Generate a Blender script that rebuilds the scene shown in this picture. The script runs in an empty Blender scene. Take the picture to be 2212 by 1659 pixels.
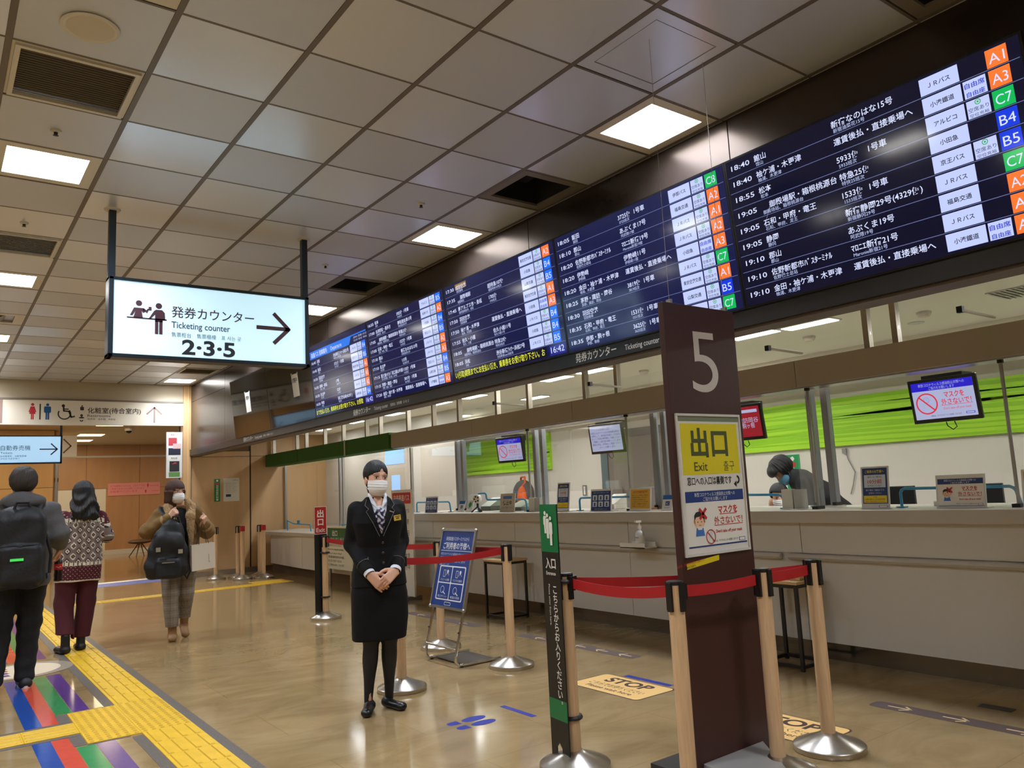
import bpy, math, random
import numpy as np
from mathutils import Vector, Matrix
random.seed(7); np.random.seed(7)
S = bpy.context.scene
COL = S.collection
# ---------------------------------------------------------------- camera, world, exposure
cam_d = bpy.data.cameras.new('camera'); cam = bpy.data.objects.new('camera', cam_d); COL.objects.link(cam)
_r = Vector((0.80367294, -0.59310556, -0.04832814)); _u = Vector((-0.04018652, -0.13512321, 0.99001352)); _f = Vector((0.59371277, 0.79370493, 0.13242971))
cam.matrix_world = Matrix(((_r.x, _u.x, -_f.x, 0), (_r.y, _u.y, -_f.y, 0), (_r.z, _u.z, -_f.z, 1.40), (0, 0, 0, 1)))
cam_d.sensor_width = 36; cam_d.sensor_fit = 'HORIZONTAL'; cam_d.lens = 1691.57 / 2212 * 36; cam_d.clip_start = .05; cam_d.clip_end = 200
S.camera = cam
S.view_settings.view_transform = 'Standard'; S.view_settings.look = 'None'
S.view_settings.exposure = 0.66; S.view_settings.gamma = 1.0; S.view_settings.use_curve_mapping = False
W = bpy.data.worlds.new('world'); S.world = W; W.use_nodes = True
W.node_tree.nodes['Background'].inputs[0].default_value = (.9, .85, .75, 1); W.node_tree.nodes['Background'].inputs[1].default_value = .05
LAMP = 22.0        # watts of each square ceiling panel
OFFICE = 7.5      # watts of each linear office light
CORR = 17.0        # watts of each corridor light
SPREAD = 135       # beam angle of the prismatic ceiling panels
S.cycles.max_bounces = 6; S.cycles.diffuse_bounces = 3; S.cycles.glossy_bounces = 3; S.cycles.transparent_max_bounces = 16
S.cycles.use_adaptive_sampling = True; S.cycles.adaptive_threshold = .08
S.cycles.caustics_reflective = False; S.cycles.caustics_refractive = False

# ---------------------------------------------------------------- materials
MT = {}
def srgb(r, g, b):
    f = lambda c: c / 12.92 if c <= .04045 else ((c + .055) / 1.055) ** 2.4
    return (f(r / 255), f(g / 255), f(b / 255), 1)
def M(name, c, rough=.5, metal=0, emit=None, es=0, spec=.5, alpha=1, noise=0, nscale=30, bump=0, bscale=60, coat=0, stretch=None):
    if name in MT: return MT[name]
    m = bpy.data.materials.new(name); m.use_nodes = True; nt = m.node_tree; b = nt.nodes['Principled BSDF']
    col = srgb(*c); b.inputs['Base Color'].default_value = col; b.inputs['Roughness'].default_value = rough
    b.inputs['Metallic'].default_value = metal; b.inputs['Specular IOR Level'].default_value = spec
    if coat: b.inputs['Coat Weight'].default_value = coat; b.inputs['Coat Roughness'].default_value = .05
    if alpha < 1: b.inputs['Alpha'].default_value = alpha
    if emit is not None:
        b.inputs['Emission Color'].default_value = srgb(*emit); b.inputs['Emission Strength'].default_value = es
    if noise or bump:
        tc = nt.nodes.new('ShaderNodeTexCoord'); mp = nt.nodes.new('ShaderNodeMapping'); nt.links.new(tc.outputs['Object'], mp.inputs[0])
        if stretch: mp.inputs['Scale'].default_value = stretch
        if noise:
            n = nt.nodes.new('ShaderNodeTexNoise'); n.inputs['Scale'].default_value = nscale; n.inputs['Detail'].default_value = 4
            nt.links.new(mp.outputs[0], n.inputs[0])
            r = nt.nodes.new('ShaderNodeValToRGB'); r.color_ramp.elements[0].position = .3; r.color_ramp.elements[1].position = .7
            r.color_ramp.elements[0].color = tuple(v * (1 - noise) for v in col[:3]) + (1,); r.color_ramp.elements[1].color = tuple(min(1, v * (1 + noise)) for v in col[:3]) + (1,)
            nt.links.new(n.outputs[0], r.inputs[0]); nt.links.new(r.outputs[0], b.inputs['Base Color'])
        if bump:
            n2 = nt.nodes.new('ShaderNodeTexNoise'); n2.inputs['Scale'].default_value = bscale; n2.inputs['Detail'].default_value = 3
            nt.links.new(mp.outputs[0], n2.inputs[0])
            bp = nt.nodes.new('ShaderNodeBump'); bp.inputs['Strength'].default_value = bump; bp.inputs['Distance'].default_value = .01
            nt.links.new(n2.outputs[0], bp.inputs['Height']); nt.links.new(bp.outputs[0], b.inputs['Normal'])
    MT[name] = m; return m
def E(name, c, es): return M(name, (10, 10, 10), .35, 0, c, es)
def GLASS(name, tint, refl=.5, alpha_w=.9):
    if name in MT: return MT[name]
    m = bpy.data.materials.new(name); m.use_nodes = True; nt = m.node_tree; nt.nodes.clear()
    o = nt.nodes.new('ShaderNodeOutputMaterial'); t = nt.nodes.new('ShaderNodeBsdfTransparent'); g = nt.nodes.new('ShaderNodeBsdfGlossy'); mx = nt.nodes.new('ShaderNodeMixShader')
    fr = nt.nodes.new('ShaderNodeFresnel'); fr.inputs[0].default_value = 1.45; mu = nt.nodes.new('ShaderNodeMath'); mu.operation = 'MULTIPLY'; mu.inputs[1].default_value = refl
    t.inputs[0].default_value = srgb(*tint); g.inputs['Roughness'].default_value = .02; g.inputs[0].default_value = (1, 1, 1, 1)
    nt.links.new(fr.outputs[0], mu.inputs[0]); nt.links.new(mu.outputs[0], mx.inputs[0]); nt.links.new(t.outputs[0], mx.inputs[1]); nt.links.new(g.outputs[0], mx.inputs[2]); nt.links.new(mx.outputs[0], o.inputs[0])
    MT[name] = m; return m

# ---------------------------------------------------------------- mesh builder
class MB:
    def __init__(s): s.v = []; s.f = []; s.fm = []; s.mats = []; s.sm = []
    def mi(s, m):
        if m not in s.mats: s.mats.append(m)
        return s.mats.index(m)
    def add(s, vs, fs, m, smooth=False):
        o = len(s.v); k = s.mi(m); s.v.extend([tuple(p) for p in vs])
        for f in fs: s.f.append(tuple(i + o for i in f)); s.fm.append(k); s.sm.append(smooth)
        return s
    def bx(s, x0, y0, z0, x1, y1, z1, m):
        v = [(x0, y0, z0), (x1, y0, z0), (x1, y1, z0), (x0, y1, z0), (x0, y0, z1), (x1, y0, z1), (x1, y1, z1), (x0, y1, z1)]
        return s.add(v, [(3, 2, 1, 0), (4, 5, 6, 7), (0, 1, 5, 4), (1, 2, 6, 5), (2, 3, 7, 6), (3, 0, 4, 7)], m)
    def box(s, c, d, m, rot=None):
        R_ = rot or Matrix.Identity(3)
        v = [Vector(c) + R_ @ Vector((a * d[0] / 2, b * d[1] / 2, e * d[2] / 2)) for e in (-1, 1) for a, b in ((-1, -1), (1, -1), (1, 1), (-1, 1))]
        return s.add(v, [(3, 2, 1, 0), (4, 5, 6, 7), (0, 1, 5, 4), (1, 2, 6, 5), (2, 3, 7, 6), (3, 0, 4, 7)], m)
    def cyl(s, p0, p1, r0, m, r1=None, n=16, caps=True):
        p0, p1 = Vector(p0), Vector(p1); r1 = r0 if r1 is None else r1; d = (p1 - p0).normalized()
        a = d.orthogonal().normalized(); b = d.cross(a); v = []
        for p, r in ((p0, r0), (p1, r1)):
            for k in range(n):
                t = 2 * math.pi * k / n; v.append(p + a * math.cos(t) * r + b * math.sin(t) * r)
        s.add(v, [(k, (k + 1) % n, n + (k + 1) % n, n + k) for k in range(n)], m, True)
        if caps: s.add(v, [tuple(range(n - 1, -1, -1)), tuple(range(n, 2 * n))], m)
        return s
    def tube(s, path, r, m, n=8, flat=1.0):
        P = [Vector(p) for p in path]; rings = []; up = None
        for i, p in enumerate(P):
            d = (P[min(i + 1, len(P) - 1)] - P[max(i - 1, 0)]).normalized()
            a = d.orthogonal().normalized() if up is None else (up - d * up.dot(d)).normalized()
            up = a; b = d.cross(a); rr = r[i] if isinstance(r, (list, tuple)) else r
            rings.append([p + a * math.cos(2 * math.pi * k / n) * rr + b * math.sin(2 * math.pi * k / n) * rr * flat for k in range(n)])
        v = [q for g in rings for q in g]; f = [(i * n + k, i * n + (k + 1) % n, (i + 1) * n + (k + 1) % n, (i + 1) * n + k) for i in range(len(P) - 1) for k in range(n)]
        f += [tuple(range(n - 1, -1, -1)), tuple(range((len(P) - 1) * n, len(P) * n))]
        return s.add(v, f, m, True)
    def lathe(s, prof, m, c=(0, 0, 0), n=32):
        v = [(c[0] + r * math.cos(2 * math.pi * k / n), c[1] + r * math.sin(2 * math.pi * k / n), c[2] + z) for r, z in prof for k in range(n)]
        f = [(i * n + k, i * n + (k + 1) % n, (i + 1) * n + (k + 1) % n, (i + 1) * n + k) for i in range(len(prof) - 1) for k in range(n)]
        f += [tuple(range(n - 1, -1, -1)), tuple(range((len(prof) - 1) * n, len(prof) * n))]
        return s.add(v, f, m, True)
    def ball(s, c, r, m, n=16, h=10):
        if not isinstance(r, (tuple, list)): r = (r, r, r)
        v = [(c[0] + r[0] * math.sin(math.pi * j / h) * math.cos(2 * math.pi * k / n), c[1] + r[1] * math.sin(math.pi * j / h) * math.sin(2 * math.pi * k / n), c[2] + r[2] * math.cos(math.pi * j / h)) for j in range(h + 1) for k in range(n)]
        return s.add(v, [(j * n + k, (j + 1) * n + k, (j + 1) * n + (k + 1) % n, j * n + (k + 1) % n) for j in range(h) for k in range(n)], m, True)
    def ribbon(s, path, h, m, th=.002):
        P = [Vector(p) for p in path]; v = []
        for i, p in enumerate(P):
            d = (P[min(i + 1, len(P) - 1)] - P[max(i - 1, 0)]); nn = Vector((-d.y, d.x, 0)).normalized() * th
            v += [p + nn, p + nn + Vector((0, 0, h)), p - nn + Vector((0, 0, h)), p - nn]
        f = []
        for i in range(len(P) - 1):
            a = i * 4
            for k in range(4): f.append((a + k, a + 4 + k, a + 4 + (k + 1) % 4, a + (k + 1) % 4))
        f += [(0, 1, 2, 3), tuple(len(v) - 4 + k for k in (3, 2, 1, 0))]
        return s.add(v, f, m)
    def extr(s, pts, o, u, v, w, m, d=.01):
        """a 2-D outline (counter-clockwise) in the frame o,u,v extruded along w by d"""
        o, u, v, w = Vector(o), Vector(u), Vector(v), Vector(w); n = len(pts)
        a = [o + u * x + v * y for x, y in pts]; b = [p + w * d for p in a]
        return s.add(a + b, [tuple(range(n - 1, -1, -1)), tuple(range(n, 2 * n))] + [(k, (k + 1) % n, n + (k + 1) % n, n + k) for k in range(n)], m)
    def mesh(s, name):
        me = bpy.data.meshes.new(name); me.from_pydata(s.v, [], s.f)
        for m in s.mats: me.materials.append(m)
        me.polygons.foreach_set('material_index', s.fm); me.polygons.foreach_set('use_smooth', s.sm)
        if any(s.sm): me.set_sharp_from_angle(angle=math.radians(40))
        me.update(); return me
    def build(s, name, parent=None, loc=None, bevel=0, rz=0):
        ob = bpy.data.objects.new(name, s.mesh(name)); COL.objects.link(ob)
        if parent is not None: ob.parent = parent
        if loc is not None: ob.location = loc
        if rz: ob.rotation_euler.z = rz
        if bevel:
            md = ob.modifiers.new('bevel', 'BEVEL'); md.width = bevel; md.segments = 2; md.limit_method = 'ANGLE'
        return ob
def tag(o, label=None, cat=None, group=None, kind=None):
    if label: o['label'] = label
    if cat: o['category'] = cat
    if group: o['group'] = group
    if kind: o['kind'] = kind
    return o
def thing(name, label, cat, loc=(0, 0, 0), rz=0, group=None):
    o = bpy.data.objects.new(name, None); COL.objects.link(o); o.empty_display_size = .1
    o.location = loc; o.rotation_euler.z = rz; return tag(o, label, cat, group)
def struct(name, mb=None, label=None, bevel=0, loc=(0, 0, 0)):
    if mb is None:
        o = bpy.data.objects.new(name, None); COL.objects.link(o); o.location = loc
    else: o = mb.build(name, bevel=bevel)
    o['kind'] = 'structure'
    if label: o['label'] = label
    return o
def copies(mesh, name, parent, spots):
    for p in spots:
        o = bpy.data.objects.new(name, mesh); COL.objects.link(o); o.parent = parent
        o.location = p[:3]
        if len(p) > 3: o.rotation_euler.z = p[3]

def lamp(parent, sx, sy, watts, colour, z, spread=180):
    l = bpy.data.lights.new('lamp', 'AREA'); l.shape = 'RECTANGLE'; l.size = sx; l.size_y = sy; l.energy = watts; l.color = srgb(*colour)[:3]; l.spread = math.radians(spread)
    o = bpy.data.objects.new('lamp', l); COL.objects.link(o); o.parent = parent; o.location = (0, 0, z); return o
def quiet(m): m.cycles.emission_sampling = 'NONE'; return m
# ---------------------------------------------------------------- flat print (lettering and pictograms) on a plane
_cu = bpy.data.curves.new('lettering', 'FONT'); _to = bpy.data.objects.new('lettering', _cu); _cu.resolution_u = 2
_tc = {}
def glyphs(t, bold=0, res=2):
    k = (t, bold, res)
    if k not in _tc:
        _cu.body = t; _cu.offset = bold; _cu.resolution_u = res; me = _to.to_mesh()
        n = len(me.vertices); a = np.empty(n * 3); me.vertices.foreach_get('co', a)
        _tc[k] = (a.reshape(-1, 3)[:, :2].copy(), [tuple(p.vertices) for p in me.polygons]); _to.to_mesh_clear()
    return _tc[k]
class Print:
    """2-D drawing surface: origin o, unit vectors u (right) and v (up); every layer lies a little further out"""
    def __init__(s, o, u, v, mb=None, step=.0005):
        s.o, s.u, s.v = Vector(o), Vector(u).normalized(), Vector(v).normalized(); s.n = s.u.cross(s.v); s.mb = mb or MB(); s.st = step
    def pt(s, x, y, l): return s.o + s.u * x + s.v * y + s.n * (l * s.st)
    def poly(s, pts, m, l=1): s.mb.add([s.pt(x, y, l) for x, y in pts], [tuple(range(len(pts)))], m); return s
    def rect(s, x, y, w, h, m, l=1, r=0):
        if r:
            c = []
            for cx, cy, a0 in ((x + w - r, y + h - r, 0), (x + r, y + h - r, 90), (x + r, y + r, 180), (x + w - r, y + r, 270)):
                c += [(cx + r * math.cos(math.radians(a0 + k * 22.5)), cy + r * math.sin(math.radians(a0 + k * 22.5))) for k in range(5)]
            return s.poly(c, m, l)
        return s.poly([(x, y), (x + w, y), (x + w, y + h), (x, y + h)], m, l)
    def disc(s, x, y, r, m, l=1, n=20, ry=None):
        return s.poly([(x + r * math.cos(2 * math.pi * k / n), y + (ry or r) * math.sin(2 * math.pi * k / n)) for k in range(n)], m, l)
    def ring(s, x, y, r, t, m, l=1, n=24, a0=0, a1=360, ry=None):
        q = (ry or r) / r; P = []
        full = abs(a1 - a0) >= 360
        for k in range(n + 1):
            a = math.radians(a0 + (a1 - a0) * k / n)
            P += [s.pt(x + r * math.cos(a), y + r * q * math.sin(a), l), s.pt(x + (r - t) * math.cos(a), y + (r * q - t) * math.sin(a), l)]
        s.mb.add(P, [(2 * k, 2 * k + 2, 2 * k + 3, 2 * k + 1) for k in range(n)], m); return s
    def line(s, pts, t, m, l=1):
        for (x0, y0), (x1, y1) in zip(pts, pts[1:]):
            L = math.hypot(x1 - x0, y1 - y0) or 1; nx, ny = -(y1 - y0) / L * t / 2, (x1 - x0) / L * t / 2; ex, ey = (x1 - x0) / L * t * .3, (y1 - y0) / L * t * .3
            s.poly([(x0 - ex - nx, y0 - ey - ny), (x1 + ex - nx, y1 + ey - ny), (x1 + ex + nx, y1 + ey + ny), (x0 - ex + nx, y0 - ey + ny)], m, l)
        return s
    def text(s, t, x, y, h, m, l=1, al='l', w=None, bold=0, maxw=None, sx=1.0, rot=0):
        """baseline-left at x,y; h = em height; w forces the width"""
        if bold > .013 and len(t) > 1 and t not in ('出口', '入口', '休止中', '調整中') and any(ord(c) > 0x4e00 for c in t): bold = .013
        a, f = glyphs(t, bold, 2 if h < .055 else (4 if h < .15 else 10))
        if not len(a): return s
        x0, x1 = a[:, 0].min(), a[:, 0].max(); W_ = (x1 - x0) * h; k = sx
        if w: k = w / W_
        if maxw and W_ * k > maxw: k = maxw / W_
        X = (a[:, 0] - x0) * h * k; Y = a[:, 1] * h
        if al == 'c': X = X - W_ * k / 2
        elif al == 'r': X = X - W_ * k
        if rot: c, sn = math.cos(rot), math.sin(rot); X, Y = X * c - Y * sn, X * sn + Y * c
        X = X + x; Y = Y + y; o, u, v, n = np.array(s.o), np.array(s.u), np.array(s.v), np.array(s.n)
        P = o + X[:, None] * u + Y[:, None] * v + n * (l * s.st)
        s.mb.add(P.tolist(), f, m); return s
    def vtext(s, t, x, y, h, m, l=1, pitch=None, bold=0):
        for k, ch in enumerate(t):
            if ch == '。': s.ring(x + h * .25, y - k * (pitch or h) - h * .3, h * .13, h * .05, m, l); continue
            s.text(ch, x, y - k * (pitch or h) - h * .85, h, m, l, al='c', bold=bold)
        return s
# ---------------------------------------------------------------- palette
white_paint = M('white_paint', (226, 216, 198), .6)
tile_a = M('tile_smooth', (218, 223, 234), .3, .3, spec=.8)
tile_b = M('tile_perforated', (204, 208, 218), .42, .3, bump=.2, bscale=420, spec=.6)
bar_m = M('grid_bar', (112, 103, 94), .5, .2)
trim_white = M('trim_white', (215, 210, 200), .45)
plenum = M('plenum_black', (14, 13, 13), .9)
fascia_m = M('fascia_brown', (64, 54, 49), .27, .55, noise=.06, nscale=6)
band_m = M('band_dark', (44, 43, 43), .32, .4)
beam_m = M('beam_taupe', (172, 162, 150), .5)
green_cloth = M('green_cloth', (52, 98, 40), .85, bump=.2, bscale=300)
wood_wall = M('maple_panel', (204, 166, 120), .42, noise=.06, nscale=5, stretch=(1, 1, .15))
wood_wall2 = M('maple_panel_dark', (184, 140, 98), .4, noise=.07, nscale=5, stretch=(1, 1, .15))
counter_w = M('counter_white', (206, 201, 192), .38)
counter_t = M('counter_edge', (188, 181, 170), .42)
kick_m = M('kick_steel', (150, 145, 138), .14, .9)
steel = M('brushed_steel', (190, 184, 174), .28, 1, noise=.05, nscale=40)
chrome = M('chrome', (205, 203, 198), .14, 1)
alu = M('aluminium', (170, 168, 164), .35, .9)
grey_post = M('grey_post', (150, 152, 158), .4, .3)
black_pl = M('black_plastic', (18, 18, 19), .4)
black_sat = M('black_satin', (24, 21, 20), .35)
office_w = M('office_white', (226, 219, 206), .7)
lime = M('lime', (178, 234, 44), .5); lime2 = M('lime_dark', (152, 214, 24), .5)
clear = GLASS('clear_glass', (254, 255, 254), .22)
acryl = GLASS('acrylic', (254, 255, 254), .12)
lamp_hot = M('lamp_diffuser', (255, 250, 240), .5, 0, (255, 252, 246), 8)
office_hot = M('office_diffuser', (255, 250, 240), .5, 0, (255, 250, 240), 8)
down_hot = M('downlight', (255, 250, 240), .5, 0, (255, 236, 200), 5)
for _m in (lamp_hot, office_hot, down_hot): quiet(_m)
wh = M('print_white', (236, 232, 222), .5); bk = M('print_black', (26, 24, 24), .5)

# ---------------------------------------------------------------- floor
def floor_material():
    m = bpy.data.materials.new('travertine_floor'); m.use_nodes = True; nt = m.node_tree; b = nt.nodes['Principled BSDF']; N = nt.nodes.new; L = nt.links.new
    tc = N('ShaderNodeTexCoord'); mp = N('ShaderNodeMapping'); mp.inputs['Scale'].default_value = (1, 1.7, 1); mp.inputs['Rotation'].default_value = (0, 0, .3); L(tc.outputs['Object'], mp.inputs[0])
    n1 = N('ShaderNodeTexNoise'); n1.inputs['Scale'].default_value = 1.6; n1.inputs['Detail'].default_value = 5; n1.inputs['Roughness'].default_value = .62; n1.inputs['Distortion'].default_value = 1.2; L(mp.outputs[0], n1.inputs[0])
    r1 = N('ShaderNodeValToRGB'); e = r1.color_ramp.elements; e[0].position = .32; e[0].color = srgb(146, 122, 82); e[1].position = .68; e[1].color = srgb(168, 144, 103); L(n1.outputs[0], r1.inputs[0])
    x = r1.color_ramp.elements.new(.5); x.color = srgb(158, 133, 92)
    n2 = N('ShaderNodeTexNoise'); n2.inputs['Scale'].default_value = 22; n2.inputs['Detail'].default_value = 5; n2.inputs['Roughness'].default_value = .7; L(mp.outputs[0], n2.inputs[0])
    r2 = N('ShaderNodeValToRGB'); e = r2.color_ramp.elements; e[0].position = .66; e[0].color = (0, 0, 0, 1); e[1].position = .76; e[1].color = (.35, .35, .35, 1); L(n2.outputs[0], r2.inputs[0])
    mx = N('ShaderNodeMix'); mx.data_type = 'RGBA'; L(r2.outputs[0], mx.inputs[0]); L(r1.outputs[0], mx.inputs[6]); mx.inputs[7].default_value = srgb(198, 178, 140)
    r3 = N('ShaderNodeValToRGB'); e = r3.color_ramp.elements; e[0].position = .24; e[0].color = (.35, .35, .35, 1); e[1].position = .33; e[1].color = (0, 0, 0, 1); L(n2.outputs[0], r3.inputs[0])
    mx2 = N('ShaderNodeMix'); mx2.data_type = 'RGBA'; L(r3.outputs[0], mx2.inputs[0]); L(mx.outputs[2], mx2.inputs[6]); mx2.inputs[7].default_value = srgb(128, 108, 76)
    # faint slab joints
    br = N('ShaderNodeTexBrick'); br.inputs['Scale'].default_value = 1; br.inputs['Mortar Size'].default_value = .003; br.inputs['Brick Width'].default_value = 1.2; br.inputs['Row Height'].default_value = .6
    br.inputs['Color1'].default_value = (1, 1, 1, 1); br.inputs['Color2'].default_value = (.93, .93, .93, 1); br.inputs['Mortar'].default_value = (.8, .78, .75, 1); L(tc.outputs['Object'], br.inputs[0])
    mx3 = N('ShaderNodeMix'); mx3.data_type = 'RGBA'; mx3.blend_type = 'MULTIPLY'; mx3.inputs[0].default_value = 1; L(mx2.outputs[2], mx3.inputs[6]); L(br.outputs[0], mx3.inputs[7]); L(mx3.outputs[2], b.inputs['Base Color'])
    rr = N('ShaderNodeMapRange'); rr.inputs[3].default_value = .07; rr.inputs[4].default_value = .17; L(n1.outputs[0], rr.inputs[0]); L(rr.outputs[0], b.inputs['Roughness'])
    b.inputs['Specular IOR Level'].default_value = .6
    return m
floor_m = floor_material()
floor = struct('floor', MB().bx(-6, -9, -.1, 6.4, 30, 0, floor_m), 'polished beige stone floor of the hall')

# ---------------------------------------------------------------- hall ceiling: grid of square tiles
GX = lambda i: (i + .36) * .64
GY = lambda j: (j + 5.7274) * .64
ZC = 3.724; YE = 16.1; XF = 4.10
ceiling = struct('ceiling', MB().bx(-6, -9, 4.2, XF + .3, YE, 4.28, plenum), 'suspended ceiling of square tiles in a metal grid')
LIGHTS = [(c, j) for c in (0, 5) for j in (-1, 3, 8, 13, 18)]
LIGHTS_OUT = [(c, j) for c in (-5,) for j in (-1, 3, 8, 13, 18)] + [(c, j) for c in (-5, 0, 5) for j in (-6, -11, -16)]  # unseen panels continuing the grid; rear rows added to light camera-facing surfaces
SPECIAL = set(LIGHTS) | {(0, 1), (5, 1), (5, 6), (4, -2), (0, 6), (0, 11), (5, 16), (5, -4)}
ta = MB().bx(-.304, -.312, 0, .304, .312, .015, tile_a).mesh('ceiling_tile'); tb = MB().bx(-.304, -.312, 0, .304, .312, .015, tile_b).mesh('ceiling_tile')
I0, J0, J1 = -2, -4, 19
A_, B_ = [], []
for i in range(I0, 6):
    for j in range(J0, J1):
        if (i, j) in SPECIAL: continue
        (A_ if (i + j) % 2 else B_).append((GX(i + .5), GY(j + .5), ZC))
copies(ta, 'ceiling_tile', ceiling, A_); copies(tb, 'ceiling_tile', ceiling, B_)
le = MB().bx(-.304, 0, 0, .304, YE - GY(19) - .01, .015, tile_a).mesh('ceiling_tile'); copies(le, 'ceiling_tile', ceiling, [(GX(i + .5), GY(19) + .008, ZC) for i in range(I0, 6)])
slab = MB().bx(-6, -9, ZC + .02, GX(I0) - .02, YE, ZC + .035, tile_a).bx(GX(I0) - .02, -9, ZC + .02, XF, GY(J0) - .01, ZC + .035, tile_a)
slab.build('ceiling_slab', ceiling)
for i in range(I0, 7): MB().bx(GX(i) - .015, GY(J0), ZC - .003, GX(i) + .015, YE, ZC + .03, bar_m).build('grid_bar', ceiling)
for j in range(J0, 20): MB().bx(GX(I0), GY(j) - .008, ZC - .001, XF, GY(j) + .008, ZC + .028, bar_m).build('cross_bar', ceiling)
MB().bx(GX(6) + .015, GY(J0), ZC, XF, YE, ZC + .015, tile_a).build('edge_strip', ceiling)

def cell_frame(mb, m, w0=.304, w1=.235, z=0):
    for a in ((-w0, -w0, w0, -w1), (-w0, w1, w0, w0), (-w0, -w1, -w1, w1), (w1, -w1, w0, w1)): mb.bx(a[0], a[1], z, a[2], a[3], z + .018, m)
    return mb
LNAME = {(5, -1): 'square ceiling light beside the largest departure screen', (5, 3): 'square ceiling light above the 17:30 departure screen', (5, 8): 'square ceiling light just right of the big hanging counter sign', (5, 13): 'square ceiling light hidden behind the hanging counter sign',
         (5, 18): 'square ceiling light next to the restroom bulkhead and dark wall', (0, -1): 'square ceiling light cut by the top edge beside the round speaker', (0, 3): 'square ceiling light at the left edge below the air grille', (0, 8): 'second square ceiling light down the left edge', (0, 13): 'third and smallest square ceiling light down the left edge', (0, 18): 'square ceiling light at the far left end before the bulkhead'}
lf = cell_frame(MB(), trim_white).mesh('light_frame'); ld = MB().bx(-.235, -.235, .006, .235, .235, .012, lamp_hot).mesh('diffuser')
def ceil_light(c, j, label):
    t = thing('ceiling_light', label, 'ceiling light', (GX(c + .5), GY(j + .5), ZC), group='square ceiling lights')
    for nm, me in (('light_frame', lf), ('diffuser', ld)):
        o = bpy.data.objects.new(nm, me); COL.objects.link(o); o.parent = t
    lamp(t, .46, .46, LAMP, (230, 239, 255), .003, SPREAD)
for c, j in LIGHTS: ceil_light(c, j, LNAME[(c, j)])
for c, j in LIGHTS_OUT: ceil_light(c, j, 'unseen square ceiling light, ' + {-5: 'left', 0: 'middle', 5: 'counter side'}[c] + ' column, ' + {-16: 'farthest behind the viewer', -11: 'second row behind the viewer', -6: 'row right above the viewer', -1: 'nearest row ahead', 3: 'second row ahead', 8: 'third row ahead', 13: 'fourth row ahead', 18: 'last row ahead'}[j])
# open hatches
for (c, j, lab) in ((5, 1, 'open black ceiling hatch left of the brightest square light'), (5, 6, 'open black ceiling hatch right of the hanging sign post'), (5, -4, 'open dark hatch at the top edge above the largest screen')):
    t = thing('ceiling_hatch', lab, 'hatch', (GX(c + .5), GY(j + .5), ZC), group='open ceiling hatches')
    cell_frame(MB(), M('hatch_frame', (120, 112, 102), .5)).build('hatch_frame', t)
    MB().bx(-.235, -.235, .25, .235, .235, .27, plenum).bx(-.25, -.25, .02, -.235, .25, .27, plenum).bx(.235, -.25, .02, .25, .25, .27, plenum).bx(-.25, -.25, .02, .25, -.235, .27, plenum).bx(-.25, .235, .02, .25, .25, .27, plenum).build('hatch_void', t)
    MB().bx(-.12, -.2, .12, -.1, .2, .14, M('plenum_metal', (60, 58, 56), .5, .6)).bx(.02, -.2, .16, .1, .2, .22, M('plenum_metal', (60, 58, 56), .5, .6)).build('ceiling_runner', t)
# closed inspection hatch
t = thing('inspection_hatch', 'closed square inspection panel in the ceiling tile above the brightest light', 'hatch', (GX(4.5), GY(-1.5), ZC))
cell_frame(MB(), tile_a).build('hatch_frame', t); MB().bx(-.228, -.228, .002, .228, .228, .016, tile_a).build('hatch_door', t)
# air grille (nearest), two farther vents
def grille(c, j, lab, n=20, slat=M('grille_slat', (122, 113, 102), .5, .2), open_m=None):
    t = thing('air_grille', lab, 'air vent', (GX(c + .5), GY(j + .5), ZC), group='ceiling air grilles')
    f = MB()
    for a in ((-.29, -.29, .29, -.265), (-.29, .265, .29, .29), (-.29, -.265, -.265, .265), (.265, -.265, .29, .265)): f.bx(a[0], a[1], -.012, a[2], a[3], .012, trim_white)
    cell_frame(f, trim_white, .304, .288, .002).build('grille_frame', t)
    MB().bx(-.27, -.27, .03, .27, .27, .035, M('grille_back', (120, 112, 102), .8)).build('grille_backing', t)
    sl = MB().box((0, 0, 0), (.53, .018, .004), slat, Matrix.Rotation(.5, 3, 'X')).mesh('slat')
    copies(sl, 'slat', t, [(0, -.255 + .51 * (k + .5) / n, .008) for k in range(n)])
grille(0, 1, 'large louvred air grille at the top left of the ceiling')
grille(0, 6, 'grey ceiling grille between the two left lights', 12, M('grille_slat2', (150, 148, 142), .5))
grille(5, 16, 'far air vent near the restroom bulkhead', 10)
t = thing('air_diffuser', 'small chrome box diffuser in the far left ceiling', 'air vent', (GX(.5), GY(11.5), ZC))
cell_frame(MB(), trim_white, .304, .2).build('diffuser_frame', t); MB().bx(-.2, -.2, .02, .2, .2, .025, alu).box((-.06, 0, .005), (.16, .3, .004), chrome, Matrix.Rotation(.5, 3, 'Y')).box((.08, 0, .005), (.16, .3, .004), chrome, Matrix.Rotation(-.5, 3, 'Y')).build('vane', t)
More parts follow.
